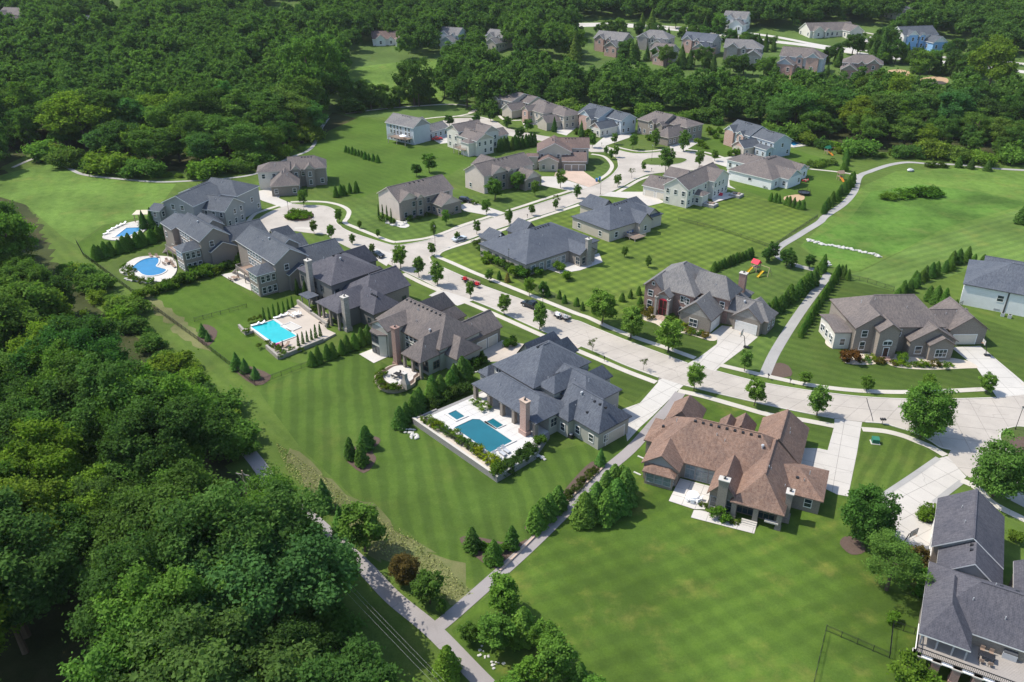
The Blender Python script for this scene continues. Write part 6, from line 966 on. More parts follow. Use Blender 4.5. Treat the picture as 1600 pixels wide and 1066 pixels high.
# turquoise pool terrace
o4 = (-46.5, 171.1); h = thing('pool_terrace', 'stone walled terrace with stairs round the turquoise pool', 'terrace', (o4[0], o4[1], 0), R(-45))
fr = lambda px, z=0: (lambda d: ((d.x * math.cos(R(45)) - d.y * math.sin(R(45))), (d.x * math.sin(R(45)) + d.y * math.cos(R(45)))))(Vector(G(px[0], px[1], z)[:2]) - Vector(o4))
tp_ = [fr(p) for p in [(376, 519), (432, 500), (466, 478), (478, 480), (512, 518), (525, 524), (504, 535), (436, 560), (420, 549), (430, 545), (396, 520), (385, 524)]]
MB().prism(tp_, -.2, .5).obj('paving', 'patio_tan', h)
for a, c, z1 in (((374, 512), (385, 524), .9), ((417, 545), (436, 562), 1.0), ((436, 562), (505, 534), .9), ((466, 478), (487, 494), 1.7), ((487, 494), (512, 512), 1.2)): MB().obox(fr(a), fr(c), .5, 0, z1).obj('retaining_wall', 'stone_grey', h)
for i in range(7): a = fr((497 + i * 1.6, 508 - i * 1.9)); c = fr((507 + i * 1.6, 513 - i * 1.9)); MB().obox(a, c, .5, 0, .3 + .2 * i).obj('step', 'patio_tan', h)
pool('turquoise rectangular pool on the stone walled terrace', W2([(393.5, 514.8), (427.7, 503.6), (463.8, 528.6), (429.6, 541)]), .5, 'water_teal'); pool('shallow white bench pool attached to the turquoise pool', W2([(440, 513), (454, 507.5), (470, 515), (456, 521)]), .5, 'conc_new', wid=.25)
# kidney and lap pools
dk = cr(W2([(187, 423), (205, 408), (225, 402), (260, 402), (274, 408), (276, 425), (262, 440), (240, 441), (212, 436), (194, 430)]), 5, True); hh = tag(MB().prism([tuple(p) for p in dk], -.1, .3).obj('pool_deck', ['patio']), kind='structure')
pool('kidney shaped blue pool with a pale stone deck', cr(W2([(207, 421), (218, 411), (230, 406), (246, 405), (248, 412), (244, 418), (252, 421), (260, 424), (252, 430), (236, 433), (224, 431), (216, 425)]), 4, True), .3, 'water_blue')
dk = cr(W2([(160, 371), (178, 358), (205, 348), (228, 346), (232, 355), (215, 370), (190, 376), (172, 376)]), 5, True); tag(MB().prism([tuple(p) for p in dk], -.1, .25).obj('pool_deck', ['conc_new']), kind='structure'); pool('angular bright blue lap pool below the pergola', W2([(180, 372), (198, 358), (220, 357), (220, 362), (200, 371)]), .25, 'water_blue')
dk = W2([(1238, 220), (1262, 228), (1240, 231), (1220, 226)]); tag(MB().prism([tuple(p) for p in dk], -.1, .2).obj('pool_deck', ['conc_new']), kind='structure'); pool('small pale pool behind the slate blue roofed house', W2([(1232, 225), (1240, 221.5), (1250, 226), (1240, 229)]), .2, 'water_blue')
pool('little backyard pool of a house on the far rise', [Vector(G(*p)[:2]) for p in [(1192, 94), (1204, 93), (1206, 96), (1194, 97)]], zg(G(1198, 95).y) + .2, 'water_blue')
for c_ in ((1190, 236), (1310, 138), (1400, 116), (1460, 127), (1230, 124)): poly('bare_soil', [(c_[0] - 22, c_[1] - 3), (c_[0], c_[1] - 7), (c_[0] + 20, c_[1] - 4), (c_[0] + 18, c_[1] + 4), (c_[0] - 14, c_[1] + 5)], .12, 'sand', smooth=3) if c_[1] < 150 else None
# curved terrace and outdoor fireplace of the taupe roofed house
tc = cr(W2([(586, 592), (588, 602), (596, 610), (612, 615), (632, 612), (648, 603), (650, 596), (656, 588), (632, 575), (612, 575), (596, 584)]), 5, True); c0 = sum(tc, Vector((0, 0))) / len(tc)
h = thing('curved_terrace', 'rounded block walled terrace with pale paving and fire feature', 'terrace', (c0.x, c0.y, 0)); MB().prism([tuple(p - c0) for p in tc], -.1, .75).obj('retaining_wall', 'block_tan', h); MB().prism([tuple((p - c0) * .93) for p in tc], .5, .78).obj('planting_ring', 'mulch', h); MB().prism([tuple((p - c0) * .74 + Vector((.5, .8))) for p in tc], .5, .82).obj('paving', 'patio', h)
p = G(634, 606, .8); fp = thing('outdoor_fireplace', 'stepped stone outdoor fireplace on the curved terrace', 'fireplace', (p.x, p.y, .8), R(-45)); b = MB(); b.box(-1, 1, -.5, .5, 0, 1.2); b.add([(-1, -.5, 1.2), (1, -.5, 1.2), (1, .5, 1.2), (-1, .5, 1.2), (-.4, -.35, 2.2), (.4, -.35, 2.2), (.4, .35, 2.2), (-.4, .35, 2.2)], [(0, 1, 5, 4), (1, 2, 6, 5), (2, 3, 7, 6), (3, 0, 4, 7)]); b.box(-.4, .4, -.35, .35, 2.2, 3.4); b.obj('body', 'stone_grey', fp); MB().box(-.5, .5, -.45, .45, 3.4, 3.5).obj('cap', 'kerb', fp); MB().box(-.5, .5, .49, .53, .2, .9).obj('firebox', 'metal_black', fp)
poly('patio', [(561, 554), (584, 568), (608, 557), (586, 544)], .1, 'patio'); poly('patio', loc_poly((-73.2, 201), -48.9, [(-1, -6), (6, -5.6), (14, -4.6), (14, 0), (0, 0)]), .1, 'patio', world=True)
def boulders(px, n, label, name='rock_pile', size=.5, sp=.9):
    q = cr(W2(px), 8); c = q[0]; h = thing(name, label, 'rocks', (c.x, c.y, 0))
    for i in range(n):
        p = q[int(i / n * (len(q) - 1))] - c; s = size * random.uniform(.6, 1.3); MB().blob((p.x + random.uniform(-sp, sp), p.y + random.uniform(-sp, sp), s * .4), (s, s * .8, s * .55), i, 1, jit=.25).obj('rock', 'rock_white', h)
boulders([(634, 668), (640, 676), (646, 684), (654, 678)], 30, 'pile of white boulders below the retaining wall end', size=.36); boulders([(1264, 376), (1290, 383), (1330, 390), (1378, 402)], 150, 'long line of white rip rap stones across the meadow', 'stone_line', .42, .75); boulders([(1288, 410), (1296, 416)], 14, 'small heap of white stones at the drain outlet', size=.6); boulders([(600, 346), (612, 352), (630, 352), (634, 347)], 26, 'white edging stones at the cypress walled house', size=.5, sp=.4); boulders([(196, 437), (222, 442), (238, 443)], 16, 'low boulder edge of the kidney pool', size=.5, sp=.2)
boulders([(838, 712), (846, 716), (854, 721)], 5, 'five pale stepping stones on the lawn by the terrace', 'stepping_stones', .45, .15); boulders([(722, 592), (740, 584), (752, 578)], 8, 'pale stepping stones beside the garage wall', 'stepping_stones', .4, .2); boulders([(742, 1020), (770, 1028), (760, 1040), (830, 1045)], 18, 'scattered pale rocks among the lower path trees', size=.22, sp=1.2)
# ---- vehicles
def vehicle(label, cat, px, rz, paint, kindv='sedan', name='parked_car', L=4.7):
    p = G(*px); h = thing(name, label, cat, (p.x, p.y, .05), rz); wd = .92
    if kindv == 'truck': prof = [(-2.9, .55), (-2.9, 1.15), (-1.2, 1.15), (-1.2, 1.2), (-.9, 1.85), (.5, 1.85), (1.15, 1.25), (2.6, 1.1), (2.85, .95), (2.9, .5)]; gl = [(-.95, 1.25), (-.8, 1.78), (.45, 1.78), (.95, 1.28)]; ax = (-1.85, 1.85); wd = 1.0
    elif kindv == 'suv': prof = [(-2.3, .45), (-2.35, 1.0), (-2.15, 1.65), (.3, 1.7), (1.0, 1.1), (2.15, .98), (2.3, .75), (2.3, .42)]; gl = [(-2.0, 1.1), (-1.95, 1.55), (.2, 1.6), (.75, 1.12)]; ax = (-1.4, 1.4)
    else: prof = [(-2.3, .42), (-2.35, .95), (-1.7, 1.0), (-1.0, 1.42), (.25, 1.45), (1.0, 1.0), (2.1, .88), (2.3, .65), (2.3, .4)]; gl = [(-1.5, 1.02), (-.95, 1.37), (.2, 1.4), (.85, 1.02)]; ax = (-1.4, 1.4)
    b = MB(); n = len(prof)
    def y_(z): return wd if z < 1.15 else wd - (z - 1.15) * .32
    vs_ = [(x, -y_(z), z) for x, z in prof] + [(x, y_(z), z) for x, z in prof]; b.add(vs_, [tuple(range(n)), tuple(range(n, 2 * n))[::-1]] + [(i, n + i, n + (i+1) % n, (i+1) % n) for i in range(n)]); b.obj('body', paint, h)
    for s in (-1, 1): MB().add([(x, s * (y_(z) + .012), z) for x, z in gl], [(0, 1, 2, 3) if s > 0 else (3, 2, 1, 0)]).obj('side_window', 'glass', h)
    k = len(prof)
    for i in range(k - 1):
        (x0, z0), (x1, z1) = prof[i], prof[i+1]
        if z1 > 1.35 and z0 < 1.3 and z0 > .9 or z0 > 1.35 and z1 < 1.3 and z1 > .9:
            nx = Vector((-(z1 - z0), 0, x1 - x0)).normalized() * .012; a = [(x0 + (x1 - x0) * t + nx.x, yy, z0 + (z1 - z0) * t + nx.z) for t, yy in ((.1, -.72), (.1, .72), (.9, .66), (.9, -.66))]; MB().add(a, [(0, 1, 2, 3)]).obj('windscreen', 'glass', h)
    if kindv == 'truck': MB().box(-2.8, -1.25, -.8, .8, 1.15, 1.16).obj('bed', 'metal_black', h)
    for x in ax:
        for s in (-1, 1):
            r_ = .36 if kindv != 'truck' else .42; t_ = MB().tube((x, s * (wd - .2), r_), (x, s * (wd + .03), r_), r_, r_, 14).obj('wheel', 'tyre', h); MB().tube((x, s * (wd + .028), r_), (x, s * (wd + .05), r_), r_ * .6, r_ * .5, 10).obj('rim', 'metal_grey', t_)
    for s in (-.65, .65): MB().box(prof[-2][0] - .06, prof[-2][0] + .03, s - .18, s + .18, .68, .82).obj('headlight', 'lamp_glass', h); MB().box(prof[0][0] - .03, prof[0][0] + .05, s - .15, s + .15, .75, .9).obj('tail_light', 'red_paint', h)
    return h
AS = math.atan2((G(906, 503) - G(780, 456)).y, (G(906, 503) - G(780, 456)).x); BS = math.atan2((G(860, 313) - G(720, 355)).y, (G(860, 313) - G(720, 355)).x)
vehicle('black pickup truck parked at the kerb with a trailer behind it', 'pickup', (831, 481), AS + math.pi, 'car_black', 'truck', 'pickup_truck')
def trailer(label, px, rz, wood, L=4.6, load=True):
    p = G(*px); h = thing('trailer', label, 'trailer', (p.x, p.y, .05), rz); MB().box(-L/2, L/2, -1, 1, .5, .62).obj('bed', wood, h); b = MB()
    for s in (-1, 1):
        b.obox((-L/2, s), (L/2, s), .05, .95, 1.02)
        for k in range(6): b.tube((-L/2 + L * k / 5, s, .6), (-L/2 + L * k / 5, s, 1.0), .03, .03, 5)
    b.obox((L/2, -1), (L/2, 1), .05, .95, 1.02); b.tube((L/2, 0, .55), (L/2 + 1.3, 0, .5), .06, .05, 5); b.obj('frame', 'metal_black', h)
    for x in (-.5, .4):
        for s in (-1, 1): w_ = MB().tube((x, s * 1.02, .33), (x, s * 1.22, .33), .33, .33, 12).obj('wheel', 'tyre', h); MB().tube((x, s * 1.21, .33), (x, s * 1.24, .33), .2, .17, 10).obj('rim', 'metal_grey', w_)
    return h
trailer('open utility trailer hitched behind the black pickup', (877, 496), AS + math.pi, 'wood_grey'); trailer('landscaping trailer loaded with reddish machines parked at the kerb', (736, 442), AS + math.pi, 'wood_deck', 5.2)
for px, m, lb in (((872, 494), 'white_cloth', 'white mower on the trailer behind the pickup'), ((884, 498), 'metal_grey', 'grey mower on the trailer behind the pickup'), ((727, 438), 'red_paint', 'red ride on mower on the landscaping trailer'), ((738, 443), 'wood_deck', 'brown equipment crate on the landscaping trailer'), ((746, 446), 'red_paint', 'red mower at the tail of the landscaping trailer')):
    p = G(*px, .65); mo = thing('mower', lb, 'mower', (p.x, p.y, .68), AS); MB().box(-.6, .6, -.45, .45, .2, .45).box(-.6, -.1, -.3, .3, .45, .85).box(.1, .4, -.25, .25, .45, .9).obj('body', m, mo); MB().box(-.75, .3, -.6, .6, .1, .2).obj('cutting_deck', 'metal_black', mo)
    for x in (-.5, .5):
        for s in (-.5, .5): MB().tube((x, s - .08, .2), (x, s + .08, .2), .2, .2, 9).obj('wheel', 'tyre', mo)
vehicle('silver sedan parked on the side street', 'car', (718, 376), BS, 'car_silver', 'sedan'); vehicle('dark sport utility car parked in the cypress house driveway', 'car', (728, 316), R(-25), 'car_black', 'suv'); vehicle('bright red car beside the pale blue sided house', 'car', (683, 219), R(20), 'red_paint', 'sedan'); vehicle('dark blue car half hidden behind the dark roofed house', 'car', (590, 401), R(-40), 'car_black', 'sedan')
for px, c in (((932, 284), 'blue_plastic'), ((937, 282), 'blue_plastic')):
    p = G(*px); h = thing('rubbish_bin', 'blue wheeled bin standing at the brick paved drive', 'bin', (p.x, p.y, .05), 0, 'blue bins at the drive'); MB().add([(-.3, -.35, .05), (.3, -.35, .05), (.3, .35, .05), (-.3, .35, .05), (-.36, -.42, 1.1), (.36, -.42, 1.1), (.36, .42, 1.1), (-.36, .42, 1.1)], [(3, 2, 1, 0), (0, 1, 5, 4), (1, 2, 6, 5), (2, 3, 7, 6), (3, 0, 4, 7)]).obj('body', c, h); MB().box(-.4, .4, -.46, .46, 1.1, 1.18).obj('lid', c, h)
    for s in (-.3, .3): MB().tube((s - .05, .4, .12), (s + .05, .4, .12), .12, .12, 8).obj('wheel', 'tyre', h)
# ---- lamps, mailboxes, hoops, poles
for px, hp, lb in (((848, 478), 24, 'black lamp post beside the parked pickup'), ((795, 424), 33, 'black lamp post beside the corner ranch house'), ((680, 385), 38, 'black lamp post at the street junction'), ((938, 304), 20, 'grey lamp post where the side street bends'), ((451, 331), 14, 'lamp post at the turning circle'), ((1018, 252), 24, 'lamp post on the oval island'), ((1586, 672), 37, 'black lamp post on the large round island')):
    p, h_ = at_h(*px, hp); h_ = max(3.5, min(h_, 6.5)); h = thing('street_lamp', lb, 'lamp', p); MB().tube((0, 0, 0), (0, 0, .5), .14, .1, 8).tube((0, 0, .4), (0, 0, h_ - .5), .06, .045, 8).obj('pole', 'metal_black', h); lp = MB().tube((0, 0, h_ - .5), (0, 0, h_ - .1), .12, .2, 6).obj('lantern', 'lamp_glass', h); MB().tube((0, 0, h_ - .1), (0, 0, h_ + .12), .26, .03, 6).obj('cap', 'metal_black', lp)
for px, n, lb in (((1378, 663), 3, 'cluster of three mailboxes on one post by the driveway'), ((613, 414), 1, 'mailbox near the dark roofed house driveway'), ((824, 341), 1, 'mailbox beside the side street kerb'), ((1018, 268), 1, 'mailbox beside the oval island street'), ((940, 228), 1, 'mailbox at the back row driveway'), ((944, 565), 1, 'mailbox by the pavement before the slate house'), ((1200, 593), 1, 'mailbox at the foot of the upper trail'), ((1234, 600), 1, 'mailbox before the brown brick house')):
    p = G(*px); h = thing('mailbox', lb, 'mailbox', p); MB().tube((0, 0, 0), (0, 0, 1.0), .06, .05, 6).obj('post', 'metal_black', h)
    for k in range(n): x = (k - (n - 1) / 2) * .38; MB().box(x - .13, x + .13, -.28, .28, 1.0, 1.2).tube((x, -.28, 1.2), (x, .28, 1.2), .13, .13, 8).obj('box', 'metal_black', h)
def hoop(label, px, rz, col='metal_black', hgt=3.4):
    p = G(*px); h = thing('basketball_hoop', label, 'hoop', (p.x, p.y, .06), rz); MB().box(-.4, .4, -.9, .3, 0, .28).obj('base', col, h); MB().tube((0, 0, .2), (0, .5, 2.6), .09, .07, 6).tube((0, .5, 2.6), (0, 1.1, 3.0), .06, .05, 6).obj('pole', 'metal_black', h); bb = MB().box(-.9, .9, 1.1, 1.14, 2.75, 3.8).obj('backboard', 'lamp_glass', h); b = MB()
    for x in (-.9, .83): b.box(x, x + .07, 1.08, 1.16, 2.75, 3.8)
    for z in (2.72, 3.76): b.box(-.9, .9, 1.08, 1.16, z, z + .07)
    b.box(-.3, .3, 1.145, 1.16, 3.4, 3.45).box(-.3, -.25, 1.145, 1.16, 3.05, 3.45).box(.25, .3, 1.145, 1.16, 3.05, 3.45); b.obj('board_frame', 'metal_black', bb); r_ = MB()
    for k in range(10): a, c = 2 * math.pi * k / 10, 2 * math.pi * (k + 1) / 10; r_.tube((.23 * math.cos(a), 1.4 + .23 * math.sin(a), 3.05), (.23 * math.cos(c), 1.4 + .23 * math.sin(c), 3.05), .02, .02, 4)
    r_.obj('rim', 'orange_plastic', h)
hoop('basketball hoop on the driveway of the red brick house', (1164, 543), R(60)); hoop('basketball hoop with a white board beside the brown brick house drive', (1540, 556), R(80)); hoop('basketball hoop with clear board over the near concrete court', (1410, 852), R(-150))
p = G(1367, 692); h = thing('utility_box', 'green electrical cabinet on a concrete pad in the striped corner lawn', 'utility box', (p.x, p.y, 0), R(-10)); MB().box(-.8, .8, -.7, .7, 0, .12).obj('pad', 'kerb', h); MB().box(-.6, .6, -.5, .5, .12, .95).obj('cabinet', 'green_metal', h); MB().add([(-.63, -.53, .95), (.63, -.53, .95), (.63, .53, 1.12), (-.63, .53, 1.12), (-.63, .53, .95), (.63, .53, .95)], [(0, 1, 2, 3), (3, 2, 5, 4), (0, 3, 4), (1, 5, 2)]).obj('lid', 'green_metal', h)
for px in ((1566, 494), (1577, 497)): p = G(*px); h = thing('air_conditioner', 'grey air conditioner standing by the white sided wall', 'air conditioner', p, R(-30), 'air conditioners by the white wall'); MB().box(-.4, .4, -.4, .4, 0, .85).obj('casing', 'metal_grey', h); MB().tube((0, 0, .85), (0, 0, .92), .33, .3, 12).obj('fan_guard', 'metal_black', h)
p = G(892, 684); h = thing('air_conditioner', 'dark air conditioner against the slate house garage wall', 'air conditioner', p, R(-49)); MB().box(-.4, .4, -.4, .4, 0, .8).obj('casing', 'metal_black', h); MB().tube((0, 0, .8), (0, 0, .86), .32, .3, 12).obj('fan_guard', 'metal_grey', h)
# utility pole with wires
p = G(378, 737, 10.3); p.z = 0; h = thing('utility_pole', 'wooden utility pole with crossarm and wires at the wood edge', 'pole', p); MB().tube((0, 0, 0), (0, 0, 10.5), .16, .1, 8).obj('pole', 'skin_wood', h); MB().obox((-1.1, .3), (1.1, -.3), .1, 9.7, 9.82).obj('crossarm', 'bark_pale', h); b = MB()
e = (G(690, 1066, 9.9) - p) * 1.25
for s in (-1, 0, 1):
    a = Vector((s * 1.0, -s * .3, 9.9 if s else 10.4)); pr = a
    for k in range(1, 13): t = k / 12; q = a.lerp(Vector((e.x + s, e.y - s * .3, 9.9)), t) - Vector((0, 0, 6 * t * (1 - t) * .5)); b.tube(pr, q, .006, .006, 4, cap=False); pr = q
b.obj('wire', 'lamp_glass', h)
# ---- play equipment
def playset(label, px, rz, roofm, slidem, slides=1):
    p = G(*px); h = thing('playset', label, 'playset', p, rz)
    for x in (-.8, .8):
        for y in (-.8, .8): MB().box(x - .07, x + .07, y - .07, y + .07, 0, 2.6).obj('post', 'skin_wood', h)
    MB().box(-.9, .9, -.9, .9, 1.3, 1.4).obj('platform', 'wood_deck', h); MB().add([(-1.1, -1.1, 2.5), (1.1, -1.1, 2.5), (1.1, 1.1, 2.5), (-1.1, 1.1, 2.5), (-1.1, 0, 3.5), (1.1, 0, 3.5)], [(0, 1, 5, 4), (2, 3, 4, 5), (3, 0, 4), (1, 2, 5)]).obj('roof', roofm, h)
    for k in range(slides):
        b = MB(); x = -.4 + k * 3.4; z = 1.35; b.add([(x - .35, -.9, z), (x + .35, -.9, z), (x + .35, -3.3, .15), (x - .35, -3.3, .15), (x - .35, -.9, z + .25), (x + .35, -.9, z + .25), (x + .35, -3.3, .4), (x - .35, -3.3, .4)], [(0, 3, 2, 1), (0, 4, 7, 3), (1, 2, 6, 5), (0, 1, 2, 3)]); b.obj('slide', slidem, h)
    b = MB(); b.tube((.9, 0, 2.3), (4.2, 0, 2.3), .07, .07, 6).tube((4.2, 0, 2.3), (4.5, -1, 0), .07, .07, 6).tube((4.2, 0, 2.3), (4.5, 1, 0), .07, .07, 6); b.obj('swing_beam', 'skin_wood', h)
    for x in (1.8, 3.0): MB().tube((x - .2, 0, 2.3), (x - .2, 0, .55), .02, .02, 4).tube((x + .2, 0, 2.3), (x + .2, 0, .55), .02, .02, 4).box(x - .25, x + .25, -.12, .12, .5, .56).obj('swing', 'metal_black', h)
playset('wooden playset with red canopy and two yellow slides', (1180, 424), R(-50), 'red_canvas', 'yellow_plastic', 2); playset('wooden playset with green canopy and orange slide', (1292, 241), R(30), 'green_canvas', 'orange_plastic'); playset('timber playset with orange slide beside the trail conifers', (1312, 281), R(10), 'wood_deck', 'orange_plastic')
p = G(1256, 304); h = thing('trampoline', 'round black trampoline on the yard behind the white ranch', 'trampoline', p); MB().tube((0, 0, .7), (0, 0, .74), 2.1, 2.1, 20).obj('mat', 'metal_black', h)
for k in range(8): a = 2 * math.pi * k / 8; MB().tube((2.1 * math.cos(a), 2.1 * math.sin(a), 0), (2.1 * math.cos(a), 2.1 * math.sin(a), 2.2), .04, .04, 5).obj('pole', 'metal_black', h)
b = MB()
for k in range(20): a, c = 2 * math.pi * k / 20, 2 * math.pi * (k + 1) / 20; b.add([(2.1 * math.cos(t), 2.1 * math.sin(t), z) for t, z in ((a, .7), (c, .7), (c, .95), (a, .95))], [(0, 1, 2, 3)])
b.obj('skirt', 'metal_black', h)
for px in ((1105, 309), (1110, 322), (1142, 313), (1150, 307)):
    if px[0] in (1110, 1150): p = G(*px); h = thing('raised_planter', 'square stone raised planter box on the lawn behind the cream house', 'planter', p, R(-40), 'raised planter boxes'); MB().box(-2, 2, -1.8, 1.8, 0, .9).obj('box', 'block_grey', h); MB().box(-1.7, 1.7, -1.5, 1.5, .9, .95).obj('paving', 'patio', h); MB().box(-1, .2, -.9, .2, .95, 1.4).box(.4, 1.2, -.6, .8, .95, 1.35).obj('seat', 'wood_deck', h)
poly('patio', [(1108, 306), (1140, 302), (1150, 308), (1115, 318)], .3, 'patio'); p = G(1122, 306); h = thing('outdoor_sofa', 'red cushioned outdoor sofa behind the cream house', 'sofa', p, R(-40)); MB().box(-1.4, 1.4, -.4, .4, .3, .7).obj('seat', 'red_canvas', h); MB().box(-1.4, 1.4, .4, .6, .3, 1.1).obj('backrest', 'red_canvas', h)
# ---- garden furniture
p = G(1082, 779); h = thing('patio_table', 'round table and chairs under white covers on the red roofed house patio', 'table', (p.x, p.y, .12)); b = MB(); n = 20
b.tube((0, 0, .74), (0, 0, .8), 1.0, .97, n); b.tube((0, 0, .12), (0, 0, .74), 1.12, 1.0, n, cap=False); b.obj('cover', 'white_cloth', h); MB().tube((0, 0, 0), (0, 0, .7), .25, .12, 8).obj('leg', 'metal_black', h)
for k in range(4):
    a = -2.5 + k * .7; q = p + Vector((math.cos(a) * 1.3, math.sin(a) * 1.3, 0)); c = thing('patio_chair', 'white covered chair round the covered patio table', 'chair', (q.x, q.y, .12), a + math.pi / 2, 'covered chairs round the patio table'); MB().box(-.3, .3, -.3, .3, .08, .5).obj('seat', 'white_cloth', c); MB().box(-.3, .3, -.34, -.24, .5, .85).obj('backrest', 'white_cloth', c)
    for x in (-.22, .22): MB().box(x - .03, x + .03, -.25, -.19, 0, .08).box(x - .03, x + .03, .19, .25, 0, .08).obj('leg', 'metal_black', c)
def lounger(px, rz, z, lb, gr, m='white_cloth'):
    p = G(*px, z); h = thing('sun_lounger', lb, 'sun lounger', p, rz, gr); MB().box(-.35, .35, -1, .4, .25, .36).obj('seat', m, h); MB().add([(-.35, .4, .3), (.35, .4, .3), (.35, 1.0, .75), (-.35, 1.0, .75), (-.35, .4, .38), (.35, .4, .38), (.35, 1.0, .83), (-.35, 1.0, .83)], [(0, 1, 2, 3)[::-1], (4, 5, 6, 7), (0, 1, 5, 4), (1, 2, 6, 5), (2, 3, 7, 6), (3, 0, 4, 7)]).obj('backrest', m, h)
    for x in (-.3, .3):
        for y in (-.9, .3): MB().box(x - .03, x + .03, y - .03, y + .03, 0, .25).obj('leg', 'metal_grey', h)
for px in ((166, 366), (172, 361), (180, 357), (186, 354), (193, 351)): lounger(px, R(-30), .28, 'white lounger on the lap pool deck', 'loungers by the lap pool')
for px in ((236, 401), (246, 402), (262, 409), (268, 413), (272, 417)): lounger(px, R(40), .32, 'dark lounger on the kidney pool deck', 'loungers by the kidney pool', 'wood_deck')
for px in ((751, 704), (757, 708), (776, 714), (784, 709), (790, 705)): 
    if px[0] > 770: lounger(px, R(40), 1.22, 'grey lounger at the deep end of the blue pool', 'loungers by the deep blue pool', 'metal_grey')
for px in ((434, 497), (444, 494), (408, 507), (399, 509)): lounger(px, R(-60), .52, 'white lounger at the edge of the turquoise pool', 'loungers by the turquoise pool')
for px in ((436, 544), (448, 541)): lounger(px, R(-20), .52, 'brown lounger below the turquoise pool', 'brown loungers by the turquoise pool', 'wood_deck')
def table_set(px, rz, z, lb, m='wood_deck', col='wood_deck'):
    p = G(*px, z); h = thing('garden_table', lb, 'table', p, rz); MB().box(-.9, .9, -.5, .5, .68, .74).obj('top', m, h)
    for x in (-.8, .8):
        for y in (-.4, .4): MB().box(x - .04, x + .04, y - .04, y + .04, 0, .68).obj('leg', m, h)
    for k, (x, y, r_) in enumerate(((-.5, -.95, 0), (.5, -.95, 0), (-.5, .95, math.pi), (.5, .95, math.pi))):
        q = Matrix.Rotation(rz, 3, 'Z') @ Vector((x, y, 0)) + p; c = thing('garden_chair', 'chair drawn up to the ' + lb, 'chair', q, rz + r_, 'chairs at the ' + lb); MB().box(-.25, .25, -.25, .25, .4, .46).obj('seat', col, c); MB().box(-.25, .25, -.28, -.22, .46, .9).obj('backrest', col, c)
        for a in (-.22, .22):
            for d in (-.22, .22): MB().box(a - .025, a + .025, d - .025, d + .025, 0, .4).obj('leg', 'metal_black', c)
table_set((462, 494), R(-45), .52, 'white dining table by the turquoise pool wall', 'white_cloth', 'white_cloth'); table_set((622, 589), R(-40), .84, 'dark table on the curved terrace', 'metal_black', 'metal_black'); table_set((982, 364), R(-50), .72, 'table with blue chairs on the ranch deck', 'white_cloth', 'cushion_blue'); table_set((1258, 284), R(-40), .1, 'patio table behind the white ranch', 'wood_deck', 'red_canvas'); table_set((630, 219), R(-39), 2.7, 'deck table under a white umbrella', 'wood_deck', 'wood_deck'); table_set((262, 412), R(-48), .32, 'brown table beside the kidney pool'); table_set((366, 437), R(-48), .12, 'brown patio table under the walkout deck'); table_set((1540, 1030), R(-30), 2.92, 'dark dining table on the brick porch balcony', 'metal_black', 'wood_deck')
def umbrella(px, z, m, lb, open_=True, hgt=2.6, r_=1.6):
    p = G(*px, z); h = thing('parasol', lb, 'parasol', p); MB().tube((0, 0, 0), (0, 0, hgt), .035, .03, 6).obj('pole', 'metal_black', h); MB().tube((0, 0, 0), (0, 0, .1), .3, .28, 10).obj('base', 'metal_black', h); b = MB()
    if open_: b.tube((0, 0, hgt - .55), (0, 0, hgt + .05), r_, .03, 8, cap=False)
    else: b.tube((0, 0, hgt - 1.6), (0, 0, hgt), .2, .04, 8)
    b.obj('canopy', m, h)
umbrella((630, 220), 2.7, 'white_cloth', 'white open umbrella on the pale blue house deck'); umbrella((443, 547), .52, 'metal_black', 'closed black umbrella at the turquoise pool', False)
p = G(436, 540, .6); h = thing('pool_float', 'bright pink inflatable ring float in the turquoise pool', 'float', p); b = MB()
for k in range(12): a, c = 2 * math.pi * k / 12, 2 * math.pi * (k + 1) / 12; b.tube((.75 * math.cos(a), .75 * math.sin(a), .12), (.75 * math.cos(c), .75 * math.sin(c), .12), .22, .22, 8)
b.obj('ring', 'pink_plastic', h)
p = G(228, 345); h = thing('pergola', 'flat tan canopy pergola at the lap pool', 'pergola', p, R(5))
for x in (-2.6, 2.6):
    for y in (-1.8, 1.8): MB().box(x - .1, x + .1, y - .1, y + .1, 0, 2.7).obj('post', 'skin_wood', h)
MB().box(-3, 3, -2.2, 2.2, 2.7, 2.85).obj('canopy', 'tan_canvas', h)
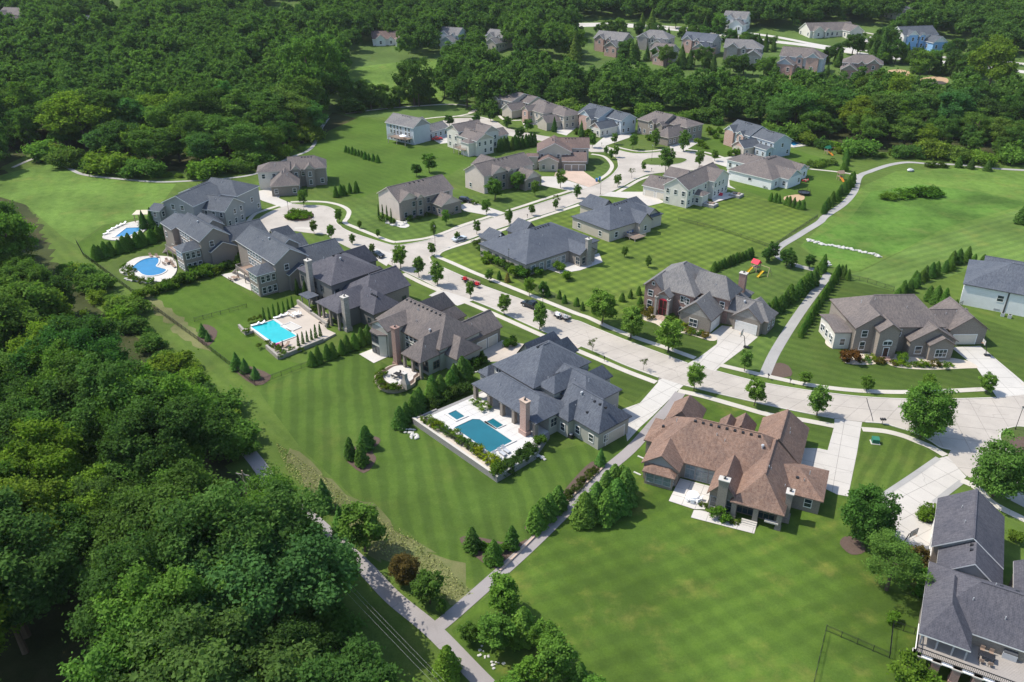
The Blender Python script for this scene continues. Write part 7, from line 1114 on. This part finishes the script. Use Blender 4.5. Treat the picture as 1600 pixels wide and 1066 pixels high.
p = G(485, 480); h = thing('grill_shelter', 'small flat grey roofed shelter above the pool wall', 'shelter', p, R(-45)); 
for x in (-1.6, 1.6):
    for y in (-1.1, 1.1): MB().box(x - .1, x + .1, y - .1, y + .1, 0, 3.2).obj('post', 'stone_grey', h)
MB().box(-2.1, 2.1, -1.6, 1.6, 3.2, 3.4).obj('roof', 'roof_slate', h)
p = G(1576, 1028, 2.9); h = thing('grill', 'grey covered grill on the brick porch balcony', 'grill', p, R(-30)); MB().box(-.8, .8, -.4, .4, 0, .9).obj('body', 'metal_grey', h); MB().tube((-.75, 0, .9), (.75, 0, .9), .38, .38, 10).obj('lid', 'trim_dark', h)
for px, lb in (((708, 141), 'white swing frame on the far lawn'), ((1204 + 218, 268), 'white rock shaped drain cover on the meadow')):
    p = G(*px); h = thing('drain_cover' if px[0] > 1000 else 'swing_frame', lb, 'drain' if px[0] > 1000 else 'swing', p)
    if px[0] > 1000: MB().blob((0, 0, .5), (1.3, 1.0, .7), 3, 2).obj('cover', 'metal_grey', h)
    else: MB().tube((-1.5, 0, 2.2), (1.5, 0, 2.2), .08, .08).tube((-1.5, 0, 2.2), (-1.8, -.9, 0), .07).tube((-1.5, 0, 2.2), (-1.8, .9, 0), .07).tube((1.5, 0, 2.2), (1.8, -.9, 0), .07).tube((1.5, 0, 2.2), (1.8, .9, 0), .07).obj('frame', 'trim_white', h)
for k, (x, y) in enumerate(((1003, 715), (997, 740))):
    p = G(x, y); tag(link('lawn_edging', MB().obox((-.7, .4), (.4, -.5), .3, 0, .12).mesh('lawn_edging', 'rock_white'), None, p), 'short curved pale edging stone on the lawn beside the red roofed house', 'edging', 'pale edging stones')


# ---- thin summer haze
t = NT('haze'); t.t.nodes.remove(t.b); pv = t.n('ShaderNodeVolumePrincipled'); pv.inputs['Color'].default_value = (.86, .92, 1, 1); pv.inputs['Density'].default_value = .00004; t.l(pv.outputs[0], t.out.inputs['Volume'])
tag(MB().box(-3200, 3200, -120, 3100, -1.5, 92).obj('haze', 'haze'), 'thin pale summer haze over the whole neighbourhood', 'haze', kind='stuff')
